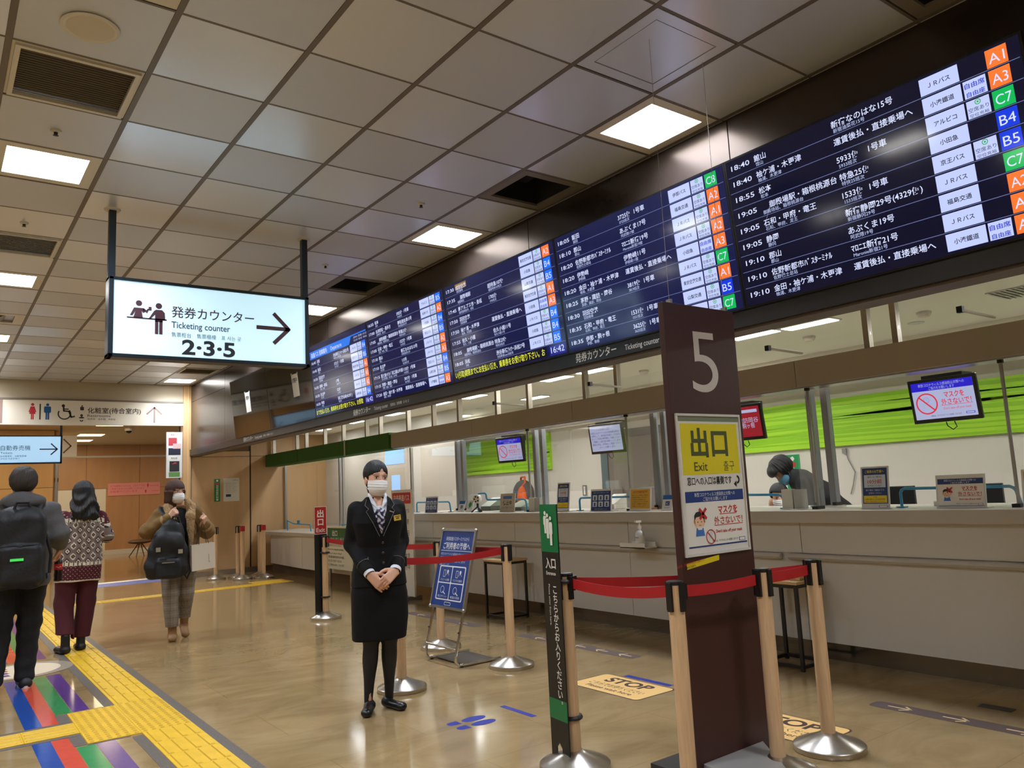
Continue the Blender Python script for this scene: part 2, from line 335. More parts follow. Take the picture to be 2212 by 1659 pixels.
# loudspeaker, sprinklers, sensor
t = thing('ceiling_speaker', 'round cream loudspeaker in the ceiling at the top left', 'speaker', (GX(.49), GY(.53), ZC))
MB().lathe([(.125, 0), (.13, -.008), (.118, -.014), (.105, -.01)], trim_white).build('speaker_rim', t); MB().lathe([(.106, -.010), (.1, -.0125), (.05, -.013), (.001, -.013)], M('speaker_mesh', (206, 200, 188), .7)).build('speaker_grille', t)
SP = [(.49, 2.54, 'small dark sprinkler above the left ceiling light'), (.48, 5.52, 'small round detector between left light and grey grille'), (4.51, 2.52, 'small white sprinkler left of the nearest black hatch'), (4.52, 5.54, 'small white sprinkler left of the second black hatch'), (3.51, 12.98, 'small dark sprinkler under the hanging counter sign')]
for x, y, lab in SP:
    t = thing('sprinkler', lab, 'sprinkler', (GX(x), GY(y), ZC), group='ceiling sprinklers')
    MB().lathe([(.032, 0), (.03, -.01), (.014, -.014)], trim_white, n=20).build('rosette', t); MB().lathe([(.012, -.012), (.01, -.03), (.017, -.033), (.001, -.036)], M('sprinkler_head', (60, 54, 48), .3, .7), n=12).build('sprinkler_head', t)

# ---------------------------------------------------------------- dark fascia wall that carries the screens
wr = struct('wall_right', MB().bx(XF + .03, -9, 2.46, XF + .16, YE, 4.2, M('fascia_core', (40, 36, 34), .6)), 'dark brown metal fascia wall above the ticket counter')
SEAM = [-9, -1.27, .87, 3.0, 5.14, 7.28, 9.42, 11.6, 13.87, YE]
for a, b in zip(SEAM, SEAM[1:]):
    if a < 13:
        MB().bx(XF, a + .004, 2.46, XF + .03, b - .004, ZC - .002, fascia_m).build('fascia_panel', wr)
    else:
        MB().bx(XF, a + .004, 2.46, XF + .03, b - .004, 3.388, fascia_m).build('fascia_panel', wr); MB().bx(XF, a + .004, 3.394, XF + .03, b - .004, ZC - .002, fascia_m).build('fascia_panel', wr)
tr1 = struct('trim_1', MB().bx(XF - .025, -9, 2.335, XF + .17, YE, 2.46, band_m), 'dark lettered band along the foot of the fascia', .003)
tr1u = MB().bx(XF + .0, -9, 2.32, XF + .17, YE, 2.335, M('band_under', (96, 82, 70), .5)).build('band_underside', tr1)
pr_ = Print((XF - .026, 0, 2.335), (0, -1, 0), (0, 0, 1)); bt = M('band_text', (205, 203, 198), .4, 0, (200, 200, 196), .12)
for y in (12.78, 8.66, 4.59, .5):
    pr_.text('発券カウンター', -y, .03, .078, bt, w=.46, bold=.012); pr_.text('Ticketing counter', -y + .55, .032, .058, bt, w=.34); pr_.text('售票柜台　售票櫃檯　표 사는 곳', -y + .95, .035, .036, bt, w=.42)
pr_.mb.build('lettering', tr1)

# ---------------------------------------------------------------- end wall, bulkhead with the restroom sign, corner post
we = struct('wall_end', MB().bx(XF, YE + .03, 0, 6.9, YE + .15, 4.2, M('end_core', (120, 92, 60), .6)), 'maple panelled end wall beside the counter')
for a, b in ((4.12, 5.255), (5.285, 6.9)):
    for z0, z1 in ((.1, 2.315), (2.323, 2.42 if a < 5 else 2.75)): MB().bx(a, YE, z0, b, YE + .03, z1, wood_wall).build('wall_panel', we)
MB().bx(5.255, YE + .01, .1, 5.285, YE + .03, 2.75, bk).build('shadow_gap', we)
bbe = struct('baseboard_end', MB().bx(4.12, YE - .012, 0, 5.45, YE + .03, .1, steel), 'steel baseboard of the end wall')
tr2 = struct('trim_2', MB().bx(3.955, YE - .05, 0, 4.10, YE + .15, ZC, wood_wall), 'maple corner post where fascia meets bulkhead', .004)
MB().bx(4.035, YE - .058, 0, 4.05, YE - .05, ZC, M('post_line', (232, 196, 140), .4)).build('post_edge', tr2)
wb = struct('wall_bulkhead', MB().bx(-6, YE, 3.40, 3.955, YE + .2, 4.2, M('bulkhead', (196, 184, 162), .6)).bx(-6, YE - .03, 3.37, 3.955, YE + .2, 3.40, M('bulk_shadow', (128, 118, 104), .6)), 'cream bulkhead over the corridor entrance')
wl = struct('wall_left', MB().bx(-6.1, -9, 0, -6, 30, 4.2, M('hall_far', (214, 202, 184), .7)), 'plain left wall of the hall')
wbk = struct('wall_back', MB().bx(-6, -9.1, 0, 11, -9, 4.2, M('hall_far', (214, 202, 184), .7)), 'plain wall behind the viewer')

# ---------------------------------------------------------------- corridor beyond the bulkhead
corr_hot = M('corridor_diffuser', (255, 250, 240), .5, 0, (255, 226, 184), 4); quiet(corr_hot)
wc = struct('wall_corridor', None, 'maple panelled far wall of the corridor', loc=(0, 27, 0))
cpan = MB().bx(-.745, 0, .14, .745, .06, 2.0, wood_wall2).mesh('wall_panel'); cp2 = MB().bx(-.745, 0, 2.01, .745, .06, 3.36, wood_wall2).mesh('wall_panel')
copies(cpan, 'wall_panel', wc, [(x, 0, 0) for x in (3.1, 4.6, 6.1, 7.6)]); copies(cp2, 'wall_panel', wc, [(x, 0, 0) for x in (3.1, 4.6, 6.1, 7.6)])
MB().bx(2, .02, 0, 9, .1, 3.4, M('corr_core', (110, 76, 46), .6)).build('wall_core', wc)
MB().bx(2, -.02, 0, 9, .02, .14, trim_white).build('baseboard', wc)
MB().bx(3.1, -.004, .14, 4.4, .0, 2.0, office_w).build('white_panel', wc)
ws = struct('wall_side', MB().bx(-6, 22, 0, 2.45, 22.1, 3.4, M('side_core', (150, 110, 60), .5)), 'golden maple wall at the left of the corridor')
spn = MB().bx(-.62, -.03, .1, .62, 0, 1.96, M('maple_gold', (206, 168, 112), .4, noise=.05, nscale=5, stretch=(1, 1, .15))).mesh('wall_panel'); sp2 = MB().bx(-.62, -.03, 1.97, .62, 0, 3.35, MT['maple_gold']).mesh('wall_panel')
copies(spn, 'wall_panel', ws, [(1.8 - 1.26 * k, 22, 0) for k in range(5)]); copies(sp2, 'wall_panel', ws, [(1.8 - 1.26 * k, 22, 0) for k in range(5)])
d1 = struct('door_1', None, 'aluminium framed glass door at the side of the corridor', loc=(2.5, 22.1, 0))
fr = MB()
for y in (0, 1.2, 1.3, 2.5, 2.6, 3.8, 4.7): fr.bx(-.03, y, 0, .05, y + .08, 2.9, alu)
fr.bx(-.03, 0, 2.1, .05, 4.8, 2.2, wood_wall).bx(-.03, 0, 2.85, .05, 4.8, 2.95, alu).bx(-.03, 0, 2.95, .05, 4.8, 3.4, wood_wall); fr.build('door_frame', d1)
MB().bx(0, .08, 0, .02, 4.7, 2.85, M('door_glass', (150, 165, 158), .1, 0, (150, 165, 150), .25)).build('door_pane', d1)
cc = struct('ceiling_corridor', MB().bx(-6, YE + .2, 3.36, 9, 30, 3.5, M('corr_ceiling', (205, 188, 160), .7)), 'plain lower ceiling of the corridor')
for k, (x, y) in enumerate(((3.41, 20.35), (3.41, 23.3), (3.41, 25.2), (0.2, 18.2), (0.2, 20.6), (7.6, 21.8), (7.6, 24.6), (2.2, 17.3))):  # pair behind the corner post is added out of sight to light the corridor
    t = thing('ceiling_light', ['rectangular corridor light right below the restroom sign', 'rectangular corridor light beyond the first one', 'farthest rectangular corridor light', 'rectangular corridor light above the far blue sign', 'rectangular corridor light behind the far blue sign', 'added corridor light, unseen behind the corner post', 'far added corridor light, unseen behind the corner post', 'corridor light just behind the bulkhead'][k], 'ceiling light', (x, y, 3.36), group='corridor ceiling lights')
    MB().bx(-.32, -.32, -.012, .32, .32, 0, trim_white).build('light_frame', t); MB().bx(-.29, -.29, -.016, .29, .29, -.012, corr_hot).build('diffuser', t); lamp(t, .56, .56, CORR, (255, 228, 190), -.018)
t = thing('security_camera', 'dark dome security camera under the corridor ceiling', 'camera', (3.92, 21.1, 3.36)); MB().lathe([(.09, 0), (.1, -.05), (.085, -.09)], trim_white).build('camera_housing', t); MB().ball((0, 0, -.09), (.07, .07, .06), M('dome', (20, 20, 22), .1)).build('camera_dome', t)
gp = thing('glass_partition', 'glass partition with a white top rail in the corridor', 'partition', (3.1, 20, 0))
MB().bx(-.85, 0, 2.56, 1.75, .05, 2.60, trim_white).build('top_rail', gp); MB().bx(-.05, .02, 2.6, 1.75, .03, 3.36, clear).build('pane', gp); MB().bx(1.72, 0, 0, 1.76, .05, 3.36, alu).build('post', gp); MB().bx(-.85, 0, 0, -.81, .05, 2.6, alu).build('post', gp)
t = thing('arrow_sign', 'white sign with a brown arrow tip behind the far blue sign', 'sign', (2.42, 19.9, 0)); MB().bx(-.5, 0, 2.58, .22, .06, 3.05, wh).build('board', t)
Print((-.02, -.001, 2.82), (1, 0, 0), (0, 0, 1)).line([(-.02, .15), (.12, 0), (-.02, -.15)], .03, M('brown_ink', (120, 92, 88), .5)).mb.build('arrow', t)

# ---------------------------------------------------------------- office behind the counter
XB, ZO = 8.6, 2.75
wo = struct('wall_office', MB().bx(XB, -9, 0, XB + .1, YE, 2.9, office_w), 'cream back wall of the ticket office')
wo2 = struct('wall_partition', MB().bx(6.9, 10.75, 0, 7.0, YE, 2.75, office_w), 'cream partition wall at the far end of the office')
co = struct('ceiling_office', MB().bx(XF + .16, -9, ZO, 8.0, YE, ZO + .08, M('office_ceiling', (240, 234, 216), .7)).bx(8.0, -9, 2.43, XB, YE, ZO + .08, MT['office_ceiling']), 'pale office ceiling with a dropped edge along the back wall')
OL = [(6.27, 4.50), (6.34, 3.95), (6.27, 7.45), (6.30, 6.78), (6.2, 10.15), (6.25, 9.3), (6.2, 13.1), (6.2, 1.2), (6.3, -1), (7.3, 5.9), (7.3, 9.2), (7.3, 2.0), (6.25, 11.7), (6.25, 14.7), (7.7, 11.9)]  # last three are added to brighten the low counter and far lime panel
OLN = ['linear office light beside the number five pillar', 'linear office light right of the number five pillar', 'linear office light under the lettered band', 'second linear office light under the lettered band', 'linear office light between the lettered words above the beam', 'linear office light below the 17:30 screen', 'linear office light above the green beam', 'linear office light near the right edge', 'linear office light beyond the right edge', 'deep office light behind the lime wall', 'deep office light near the far monitors', 'deep office light at the right', 'added linear office light above the near end of the low counter', 'added linear office light above the far end of the low counter', 'added deep office light in front of the far lime panel']
for (x, y), lab in zip(OL, OLN):
    t = thing('office_light', lab, 'ceiling light', (x, y, ZO), group='linear office lights')
    MB().bx(-.1, -.26, -.012, .1, .26, 0, trim_white).build('light_frame', t); MB().bx(-.08, -.24, -.016, .08, .24, -.012, office_hot).build('diffuser', t); lamp(t, .16, .48, OFFICE, (248, 250, 255), -.018)
for y, lab in ((3.48, 'round downlight above the right mask monitor'), (7.92, 'round downlight left of the pillar above the beam'), (10.72, 'round downlight above the lime panel end'), (13.67, 'round downlight above the green beam')):
    t = thing('downlight', lab, 'ceiling light', (7.33, y, ZO), group='office downlights'); MB().lathe([(.075, 0), (.07, -.008), (.055, -.004)], trim_white, n=24).build('ring', t); MB().lathe([(.055, -.003), (.001, -.004)], down_hot, n=24).build('lens', t)
for x, y, lab in ((8.3, 4.6, 'round downlight seen under the beam beside the grey posts'), (8.3, 2.65, 'round downlight at the right edge under the beam'), (8.3, 8.8, 'round downlight left of the notice monitor'), (8.3, 11.4, 'round downlight left of the far mask monitor')):
    t = thing('downlight', lab, 'ceiling light', (x, y, 2.43), group='office downlights'); MB().lathe([(.075, 0), (.07, -.008), (.055, -.004)], trim_white, n=24).build('ring', t); MB().lathe([(.055, -.003), (.001, -.004)], down_hot, n=24).build('lens', t)
for x, y, lab in ((6.95, 4.35, 'white smoke detector right of the pillar above the beam'), (6.9, 3.2, 'white smoke detector between the window mullions'), (6.95, 6.6, 'white smoke detector under the lettered band')):
    t = thing('smoke_detector', lab, 'smoke detector', (x, y, ZO), group='smoke detectors'); MB().lathe([(.06, 0), (.06, -.02)], trim_white, n=24).build('base', t); MB().lathe([(.055, -.02), (.045, -.045), (.02, -.05), (.001, -.05)], white_paint, n=24).build('sensor', t)
t = thing('air_grille', 'louvred office ceiling vent at the right edge', 'air vent', (6.85, 2.35, ZO), group='ceiling air grilles'); MB().bx(-.2, -.25, -.01, .2, .25, 0, trim_white).build('grille_frame', t)
sl = MB().box((0, 0, 0), (.38, .02, .003), M('vent_slat', (150, 146, 134), .5), Matrix.Rotation(.5, 3, 'X')).mesh('slat'); copies(sl, 'slat', t, [(0, -.22 + .04 * k, -.014) for k in range(12)])
fo = struct('floor_office', MB().bx(6.4, -9, -.1, 11, YE, 0, M('office_vinyl', (206, 200, 186), .5)), 'pale vinyl floor inside the ticket office')
# lime wall panels with wavy relief stripes
def lime_panel(y0, y1, z0, z1, lab, seed):
    t = thing('lime_panel', lab, 'wall panel', (XB, (y0 + y1) / 2, z0)); h = (y1 - y0) / 2
    MB().bx(-.05, -h, 0, -.002, h, z1 - z0, lime).build('panel_board', t)
    rnd = random.Random(seed); n = 11
    for k in range(n):
        zc = .045 + (z1 - z0 - .09) * k / (n - 1); ph, am = rnd.random() * 6, .022; s_ = MB(); pts = []
        L_ = 40; up = []; dn = []
        for q in range(L_ + 1):
            y = -h + 2 * h * q / L_; c = zc + am * math.sin(y * 1.1 + ph); w = .006 + .016 * (.5 + .5 * math.sin(y * .9 + ph * 2.3))
            up.append((-.052, y, min(c + w, z1 - z0 - .002))); dn.append((-.052, y, max(c - w, .002)))
        s_.add(up + dn, [(q, q + 1, L_ + 2 + q, L_ + 1 + q) for q in range(L_)], lime2); s_.build('wave_stripe', t)
lime_panel(10.45, 13.6, 1.70, 2.33, 'far lime green wavy wall panel behind the small hanging monitor', 3)
lime_panel(-2.0, 6.95, 1.71, 2.27, 'long lime green wavy wall panel on the right of the office', 5)
# grey glazed door in the back wall
d2 = struct('door_2', None, 'grey glazed sliding door in the office back wall', loc=(XB - .06, 8.4, 0)); MB().bx(0, -.65, 0, .05, .75, 2.1, M('grey_glass', (128, 120, 112), .15)).build('door_leaf', d2); MB().bx(-.01, -.65, 2.1, .05, .75, 2.22, M('door_head', (92, 86, 80), .4)).build('door_head', d2); MB().bx(-.02, .6, 0, .0, .75, 2.1, M('teal_glass', (92, 112, 118), .15)).build('door_edge', d2); MB().cyl((-.03, .3, .95), (-.03, .3, 1.35), .012, chrome).build('door_handle', d2)
# windows above the beam
win = struct('window_1', None, 'row of clear windows with thin mullions above the counter beam', loc=(5.72, 0, 0))
MY = [2.865, 3.085, 5.815, 6.31, 7.32, 7.97, 8.86, 9.53, 10.27, 11.17, 11.66, 12.56, 13.35, 14.22, 14.69, 15.97, 1.9, .5, -1]
mu = MB().bx(-.03, -.022, 2.30, .03, .022, ZO, M('mullion', (176, 166, 150), .35, .5)).mesh('mullion'); copies(mu, 'mullion', win, [(0, y, 0) for y in MY])
mys = sorted(MY)
for a, b in zip(mys, mys[1:]): MB().bx(-.003, a + .022, 2.31, .003, b - .022, ZO, clear).build('pane', win)
for y in (3.0, 4.9, 6.8): pass
# beam over the counter, green draped stretch at its far end
tr3 = struct('trim_3', None, 'taupe beam running over the ticket counter', loc=(5.6, 0, 0))
BS = [-9, -1, 1.2, 3.66, 6.42, 8.4, 10.62]
for a, b in zip(BS, BS[1:]): MB().bx(0, a + .003, 2.10, .25, b - .003, 2.315, beam_m).build('beam_panel', tr3)
MB().bx(.02, 10.62, 2.11, .25, YE, 2.31, beam_m).build('beam_core', tr3)
MB().bx(.03, -9, 2.088, .2, YE, 2.10, alu).build('glazing_track', tr3)
t = thing('green_cover', 'dark green cloth wrapped round the far end of the counter beam', 'cover', (5.58, 13.3, 2.1))
for a, b in ((10.63, 12.4), (12.4, 14.3), (14.3, 16.06)):
    MB().bx(-.01 - random.random() * .01, a - 13.3, -.015, .27, b - 13.3 - .002, .235, green_cloth).build('cloth_panel', t, bevel=.012)
MB().bx(-.026, 12.15 - 13.3, -.02, -.02, 12.2 - 13.3, .24, M('tape', (170, 176, 160), .5)).build('tape_strip', t)
# bright far end of the office seen through the windows
w2 = struct('window_2', None, 'pale blue lit office window beyond the green beam', loc=(7.6, YE - .1, 0))
MB().bx(-.6, 0, 1.0, .95, .05, 2.70, M('blue_pane', (120, 160, 220), .2, 0, (150, 190, 245), .6)).build('pane', w2)
for x in (-.62, -.1, .42, .93): MB().bx(x, -.02, 1.0, x + .04, .06, 2.75, trim_white).build('window_frame', w2)
d3 = struct('door_3', None, 'cream door frame with a blue lit pane in the office partition', loc=(6.88, 12.9, 0)); MB().bx(-.01, -.45, 0, .02, .45, 2.35, trim_white).build('door_frame', d3); MB().bx(-.016, -.36, 1.95, -.01, .36, 2.25, MT['blue_pane']).build('transom_pane', d3); MB().bx(-.016, -.36, .1, -.01, .36, 1.88, M('door_cream', (214, 204, 186), .4)).build('door_leaf', d3); MB().bx(-.018, -.2, .9, -.016, .12, 1.75, MT['blue_pane']).build('door_pane', d3)
# ---------------------------------------------------------------- departure screens
SN = lambda n, c, es: quiet(M(n, (6, 7, 12), .1, 0, c, es * .68, spec=.6))
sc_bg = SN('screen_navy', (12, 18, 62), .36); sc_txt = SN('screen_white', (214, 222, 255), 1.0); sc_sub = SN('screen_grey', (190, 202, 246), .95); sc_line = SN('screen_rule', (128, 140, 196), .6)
sc_box = SN('screen_box', (196, 208, 255), .95); sc_ink = SN('screen_ink', (34, 36, 60), .3); sc_blue = SN('screen_ink_blue', (40, 60, 226), .7); sc_grn = SN('screen_ring', (60, 190, 90), .8)
GATE = {'A': SN('gate_orange', (255, 120, 50), 1.0), 'B': SN('gate_blue', (20, 110, 255), 1.0), 'C': SN('gate_green', (10, 190, 90), .9)}
GATE5 = SN('gate_deep_blue', (16, 60, 230), .9)
sc_yel = SN('screen_yellow', (236, 240, 60), .95); sc_tick = SN('ticker_bg', (16, 18, 52), .5); sc_clk = SN('clock_box', (40, 44, 150), .8); sc_hdr = SN('header_blue', (24, 120, 240), .9); sc_hi = SN('highlight', (200, 150, 60), .5)
bezel = M('bezel', (12, 12, 13), .25); off_glass = M('screen_off', (14, 14, 15), .06, spec=.7)
SW, SH = 1.695, .945
SU = Vector((0, -1, 0)); SV = Vector((-.10, 0, .945)).normalized()
FREE, SEAT = ('自由席', '自由座'), ('空席あり', '空位充裕')
def screen(k, label):
    yl = 2.95 + 1.6975 * (k - 1); t = thing('departure_screen', label, 'screen', (4.06, yl, 2.44), group='departure screens')
    o = Vector((0, 0, 0)); w = SU.cross(SV)          # w points to the hall
    b = MB(); b.extr([(.0, 0), (SW, 0), (SW, SH), (.0, SH)], o - w * .035, SU, SV, w, bezel, .035); b.build('bezel', t)
    for yy in (-.4, -1.3): MB().bx(-.02, yy - .05, .55, .036, yy + .05, .75, black_pl).build('wall_bracket', t)
    return t, Print(o + w * .001, SU, SV)
def board(k, label, rows, mode='full', bgmat=None):
    t, p = screen(k, label); p.rect(.012, .012, SW - .024, SH - .024, bgmat or sc_bg, 0)
    x0 = .02; W_ = SW - .04; top = SH - .02; bot = .02
    if mode != 'full':
        p.rect(x0, .02, W_ * .85, .085, sc_tick, 1); p.text('い(引取)期限までにお支払い頂き、乗車券をお受け取り下さい。お' if mode == 'tick' else 'まで支払い頂き、乗車券をお受け取り下さい。お受取', x0 + .01, .042, .066, sc_yel, 2, w=W_ * .83, bold=.01)
        p.rect(x0 + W_ * .875, .022, W_ * .12, .08, sc_clk, 1); p.text('16:42', x0 + W_ * .935, .04, .072, sc_txt, 2, al='c', w=W_ * .1); bot = .112
    if mode == 'head':
        p.poly([(x0, top - .16), (x0 + W_ * .72, top - .16), (x0 + W_ * .76, top - .075), (SW - .02, top - .075), (SW - .02, top - .06), (x0, top - .06)], sc_hdr, 1)
        p.text('高速バス 発車案内', x0 + .04, top - .138, .07, sc_txt, 2, w=.5, bold=.02); p.text('Departure', x0 + .66, top - .138, .07, sc_txt, 2, w=.32)
        for q, (a, b_) in enumerate((('運行会社', '巴士公司'), ('空席', '空位'), ('のりば', '站台'))): p.text(a, x0 + W_ * (.8 + q * .075), top - .11, .028, sc_sub, 2, w=.1); p.text(b_, x0 + W_ * (.8 + q * .075), top - .145, .024, sc_sub, 2, w=.1)
        top -= .165
    n = len(rows); rh = (top - bot) / n
    for r, (tm, ds, sb, nm, ns, co_, st, gt) in enumerate(rows):
        y = top - (r + 1) * rh
        if r < n - 1 or mode != 'full': p.rect(x0, y, W_, .0035, sc_line, 1)
        hs = rh * .44
        p.text(tm, x0 + W_ * .018, y + rh * .4, hs, sc_txt, 2, w=W_ * .082, bold=.008)
        if tm == '17:30': p.rect(x0 + W_ * .115, y + rh * .38, W_ * .115, rh * .55, sc_hi, 1)
        p.text(ds, x0 + W_ * .12, y + rh * .42, hs, sc_txt, 2, maxw=W_ * .3, bold=.01); p.text(sb, x0 + W_ * .125, y + rh * .12, hs * .62, sc_sub, 2, maxw=W_ * .26)
        if nm:
            p.text(nm, x0 + W_ * .43, y + rh * .42, hs, sc_txt, 2, maxw=W_ * .285, bold=.01)
        if ns: p.text(ns, x0 + W_ * .435, y + rh * .12, hs * .6, sc_sub, 2, maxw=W_ * .22)
        p.rect(x0 + W_ * .727, y + rh * .07, W_ * .113, rh * .86, sc_box, 2); p.text(co_, x0 + W_ * .7835, y + rh * .38, hs * .66, sc_ink, 3, al='c', maxw=W_ * .09, bold=.012)
        if st:
            p.rect(x0 + W_ * .846, y + rh * .07, W_ * .062, rh * .86, sc_box, 2)
            if st is SEAT: p.ring(x0 + W_ * .877, y + rh * .78, rh * .14, rh * .04, sc_grn, 3, n=14); p.disc(x0 + W_ * .877, y + rh * .78, rh * .05, sc_grn, 3, n=8); p.text(st[0], x0 + W_ * .877, y + rh * .37, hs * .55, sc_ink, 3, al='c', w=W_ * .055); p.text(st[1], x0 + W_ * .877, y + rh * .12, hs * .42, sc_ink, 3, al='c', w=W_ * .052)
            else: p.text(st[0], x0 + W_ * .877, y + rh * .56, hs * .65, sc_blue, 3, al='c', w=W_ * .055, bold=.015); p.text(st[1], x0 + W_ * .877, y + rh * .14, hs * .6, sc_blue, 3, al='c', w=W_ * .05, bold=.015)
        p.rect(x0 + W_ * .916, y + rh * .06, W_ * .056, rh * .88, GATE5 if (k in (1, 2) and gt[0] == 'B') else GATE[gt[0]], 2); p.text(gt, x0 + W_ * .944, y + rh * .24, rh * .68, sc_txt, 3, al='c', w=W_ * .042)
    p.mb.build('display', t); return t
R5 = [('18:40', '館山', '馆山', '新宿なのはな15号', '新宿油菜花15号', 'ＪＲバス', None, 'A1'), ('18:40', '袖ケ浦・木更津', '柚浦、木更津', '運賃後払・直接乗場へ', '', '小湊鐵道', FREE, 'A3'), ('18:55', '松本', '松本', '5933便　1号車', '5933班次', 'アルピコ', SEAT, 'C7'),
      ('19:05', '御殿場駅・箱根桃源台', '御殿场站、箱根桃源台', '特急25便', '特快25班次', '小田急', None, 'B4'), ('19:05', '石和・甲府・竜王', '石和、甲府、龙王', '1533便  1号車', '1533班次', '京王バス', SEAT, 'B5'), ('19:05', '静岡', '静冈', '新宿静岡29号(4329便)', '新宿静冈29号', 'ＪＲバス', None, 'C7'),
      ('19:10', '郡山', '郡山', 'あぶくま19号', '阿武隈19号', '福島交通', None, 'A2'), ('19:10', '佐野新都市ﾊﾞｽﾀｰﾐﾅﾙ', '佐野巴士总站', 'ﾏﾛﾆｴ新宿21号', 'Maronie新宿21号', 'ＪＲバス', None, 'A1'), ('19:10', '金田・袖ケ浦・木更津', '柚浦、木更津', '運賃後払・直接乗場へ', '', '小湊鐵道', FREE, 'A3')]
R4 = [('18:05', '飯田', '飯田', '3725便  1号車', '3725班次', '伊那バス', SEAT, 'C8'), ('18:10', '郡山', '郡山', 'あぶくま17号', '阿武隈17號', '福島交通', SEAT, 'A2'), ('18:20', '佐野新都市ﾊﾞｽﾀｰﾐﾅﾙ', '佐野巴士總站', 'ﾏﾛﾆｴ新宿19号', 'Maronie新宿19號', 'ＪＲバス', SEAT, 'A1'),
      ('18:20', '伊勢崎', '伊勢崎', '伊勢崎11号', '伊勢崎11號', 'ＪＲバス', SEAT, 'A2'), ('18:20', '金田・袖ケ浦・木更津', '袖浦、木更津', '運賃後払・直接乗場へ', '', '小田急', FREE, 'A3'), ('18:25', '茅野・諏訪・岡谷', '茅野、諏訪、岡谷', '3819便  1号車', '3819班次', 'ＪＲバス', SEAT, 'C7'),
      ('18:30', '羽田空港', '羽田機場', '', '', '東京空港交通', SEAT, 'A1'), ('18:35', '石和・甲府・竜王', '石和、甲府、龍王', '1531便  1号車', '1531班次', '山梨交通', SEAT, 'B5'), ('18:35', '伊那・駒ヶ根', '伊那、駒根', '3625便  1号車', '3625班次', '伊那バス', SEAT, 'C7')]
R3 = [('17:30', '成田空港', '成田機場', '', '', '東京空港交通', SEAT, 'A2'), ('17:35', '御殿場駅', '御殿場站', '超特急107便', '超級特快107班次', '小田急', SEAT, 'B4'), ('17:45', '南アルプス市・身延', '南阿爾卑斯市、身延', '1705便', '1705班次', '山梨交通', SEAT, 'B5'), ('17:50', '羽田空港', '羽田機場', '', '', '東京空港交通', SEAT, 'A1'),
      ('17:50', '袖ケ浦・木更津', '袖浦、木更津', '運賃後払・直接乗場へ', '', '小田急', FREE, 'A3'), ('17:55', '佐久・小諸', '佐久、小諸', '佐久小諸11号', '佐久小諸11号', 'ＪＲバス', SEAT, 'B4'), ('18:05', '御殿場駅・箱根桃源台', '御殿場站、箱根桃源台', '特急23便', '特快23班次', '小田急', SEAT, 'B4'), ('18:05', '浜松', '浜松', '渋谷新宿ﾗｲﾅｰ浜松7号', '渋谷新宿Liner浜松号', 'ＪＲバス', SEAT, 'B5')]
R2 = [('16:55', '松本', '松本', '5925便  1号車', '5925班次', 'アルピコ', SEAT, 'B5'), ('17:00', '会津若松・喜多方', '会津若松、喜多方', '夢街道会津15号', '夢街道会津15号', '会津バス', SEAT, 'A2'), ('17:05', '御殿場駅・箱根桃源台', '御殿場站、箱根桃源台', '特急21便', '特快21班次', '小田急', SEAT, 'B4'), ('17:05', '石和・甲府・竜王', '石和、甲府、竜王', '1527便  1号車', '1527班次', '京王バス', SEAT, 'B5'),
      ('17:10', '館山', '館山', '新宿なのはな13号', '新宿油菜花13号', 'ＪＲバス', SEAT, 'A2'), ('17:10', '名古屋', '名古屋', '115号', '名古屋15号', 'ＪＲバス', SEAT, 'A3'), ('17:15', '富士急ﾊｲﾗﾝﾄﾞ河口湖山中湖', '富士急樂園、河口湖、山中湖', '1135便  1号車', '1135班次', '京王バス', SEAT, 'B4'), ('17:15', '茅野・諏訪・岡谷', '茅野、諏訪、岡谷', '3817便  1号車', '3817班次', '山梨交通', SEAT, 'B5'), ('17:20', '金田・袖ケ浦・木更津', '袖浦、木更津', '運賃後払・直接乗場へ', '', '小湊鐵道', FREE, 'A3')]
R1 = [('16:45', '浜松', '浜松', '渋谷新宿ﾗｲﾅｰ浜松5号', '新宿Liner浜松5号', 'ＪＲバス', SEAT, 'B4'), ('16:45', '飯田', '飯田', '3721便  1号車', '3721班次', '京王バス', SEAT, 'B5'), ('16:50', '羽田空港', '羽田機場', '', '', '東京空港交通', SEAT, 'A1'), ('16:50', '高崎・前橋', '高崎、前橋', '17号', '高崎17号', 'ＪＲバス', SEAT, 'A3'), ('16:50', '名古屋', '名古屋', '123便', '123班次', 'ＪＲバス', SEAT, 'A2'), ('16:50', '甲府', '甲府', '新宿昇仙峡(4329便)', '昇仙峡', '山梨交通', SEAT, 'B4')]
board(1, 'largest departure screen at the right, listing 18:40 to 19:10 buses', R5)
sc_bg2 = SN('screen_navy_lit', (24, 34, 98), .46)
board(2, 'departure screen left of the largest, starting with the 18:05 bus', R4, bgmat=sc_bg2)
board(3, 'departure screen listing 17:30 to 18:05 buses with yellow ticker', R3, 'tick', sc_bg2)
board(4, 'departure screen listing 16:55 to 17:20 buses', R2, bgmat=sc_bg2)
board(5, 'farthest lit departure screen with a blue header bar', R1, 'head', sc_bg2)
papm = M('paper', (226, 222, 212), .7)
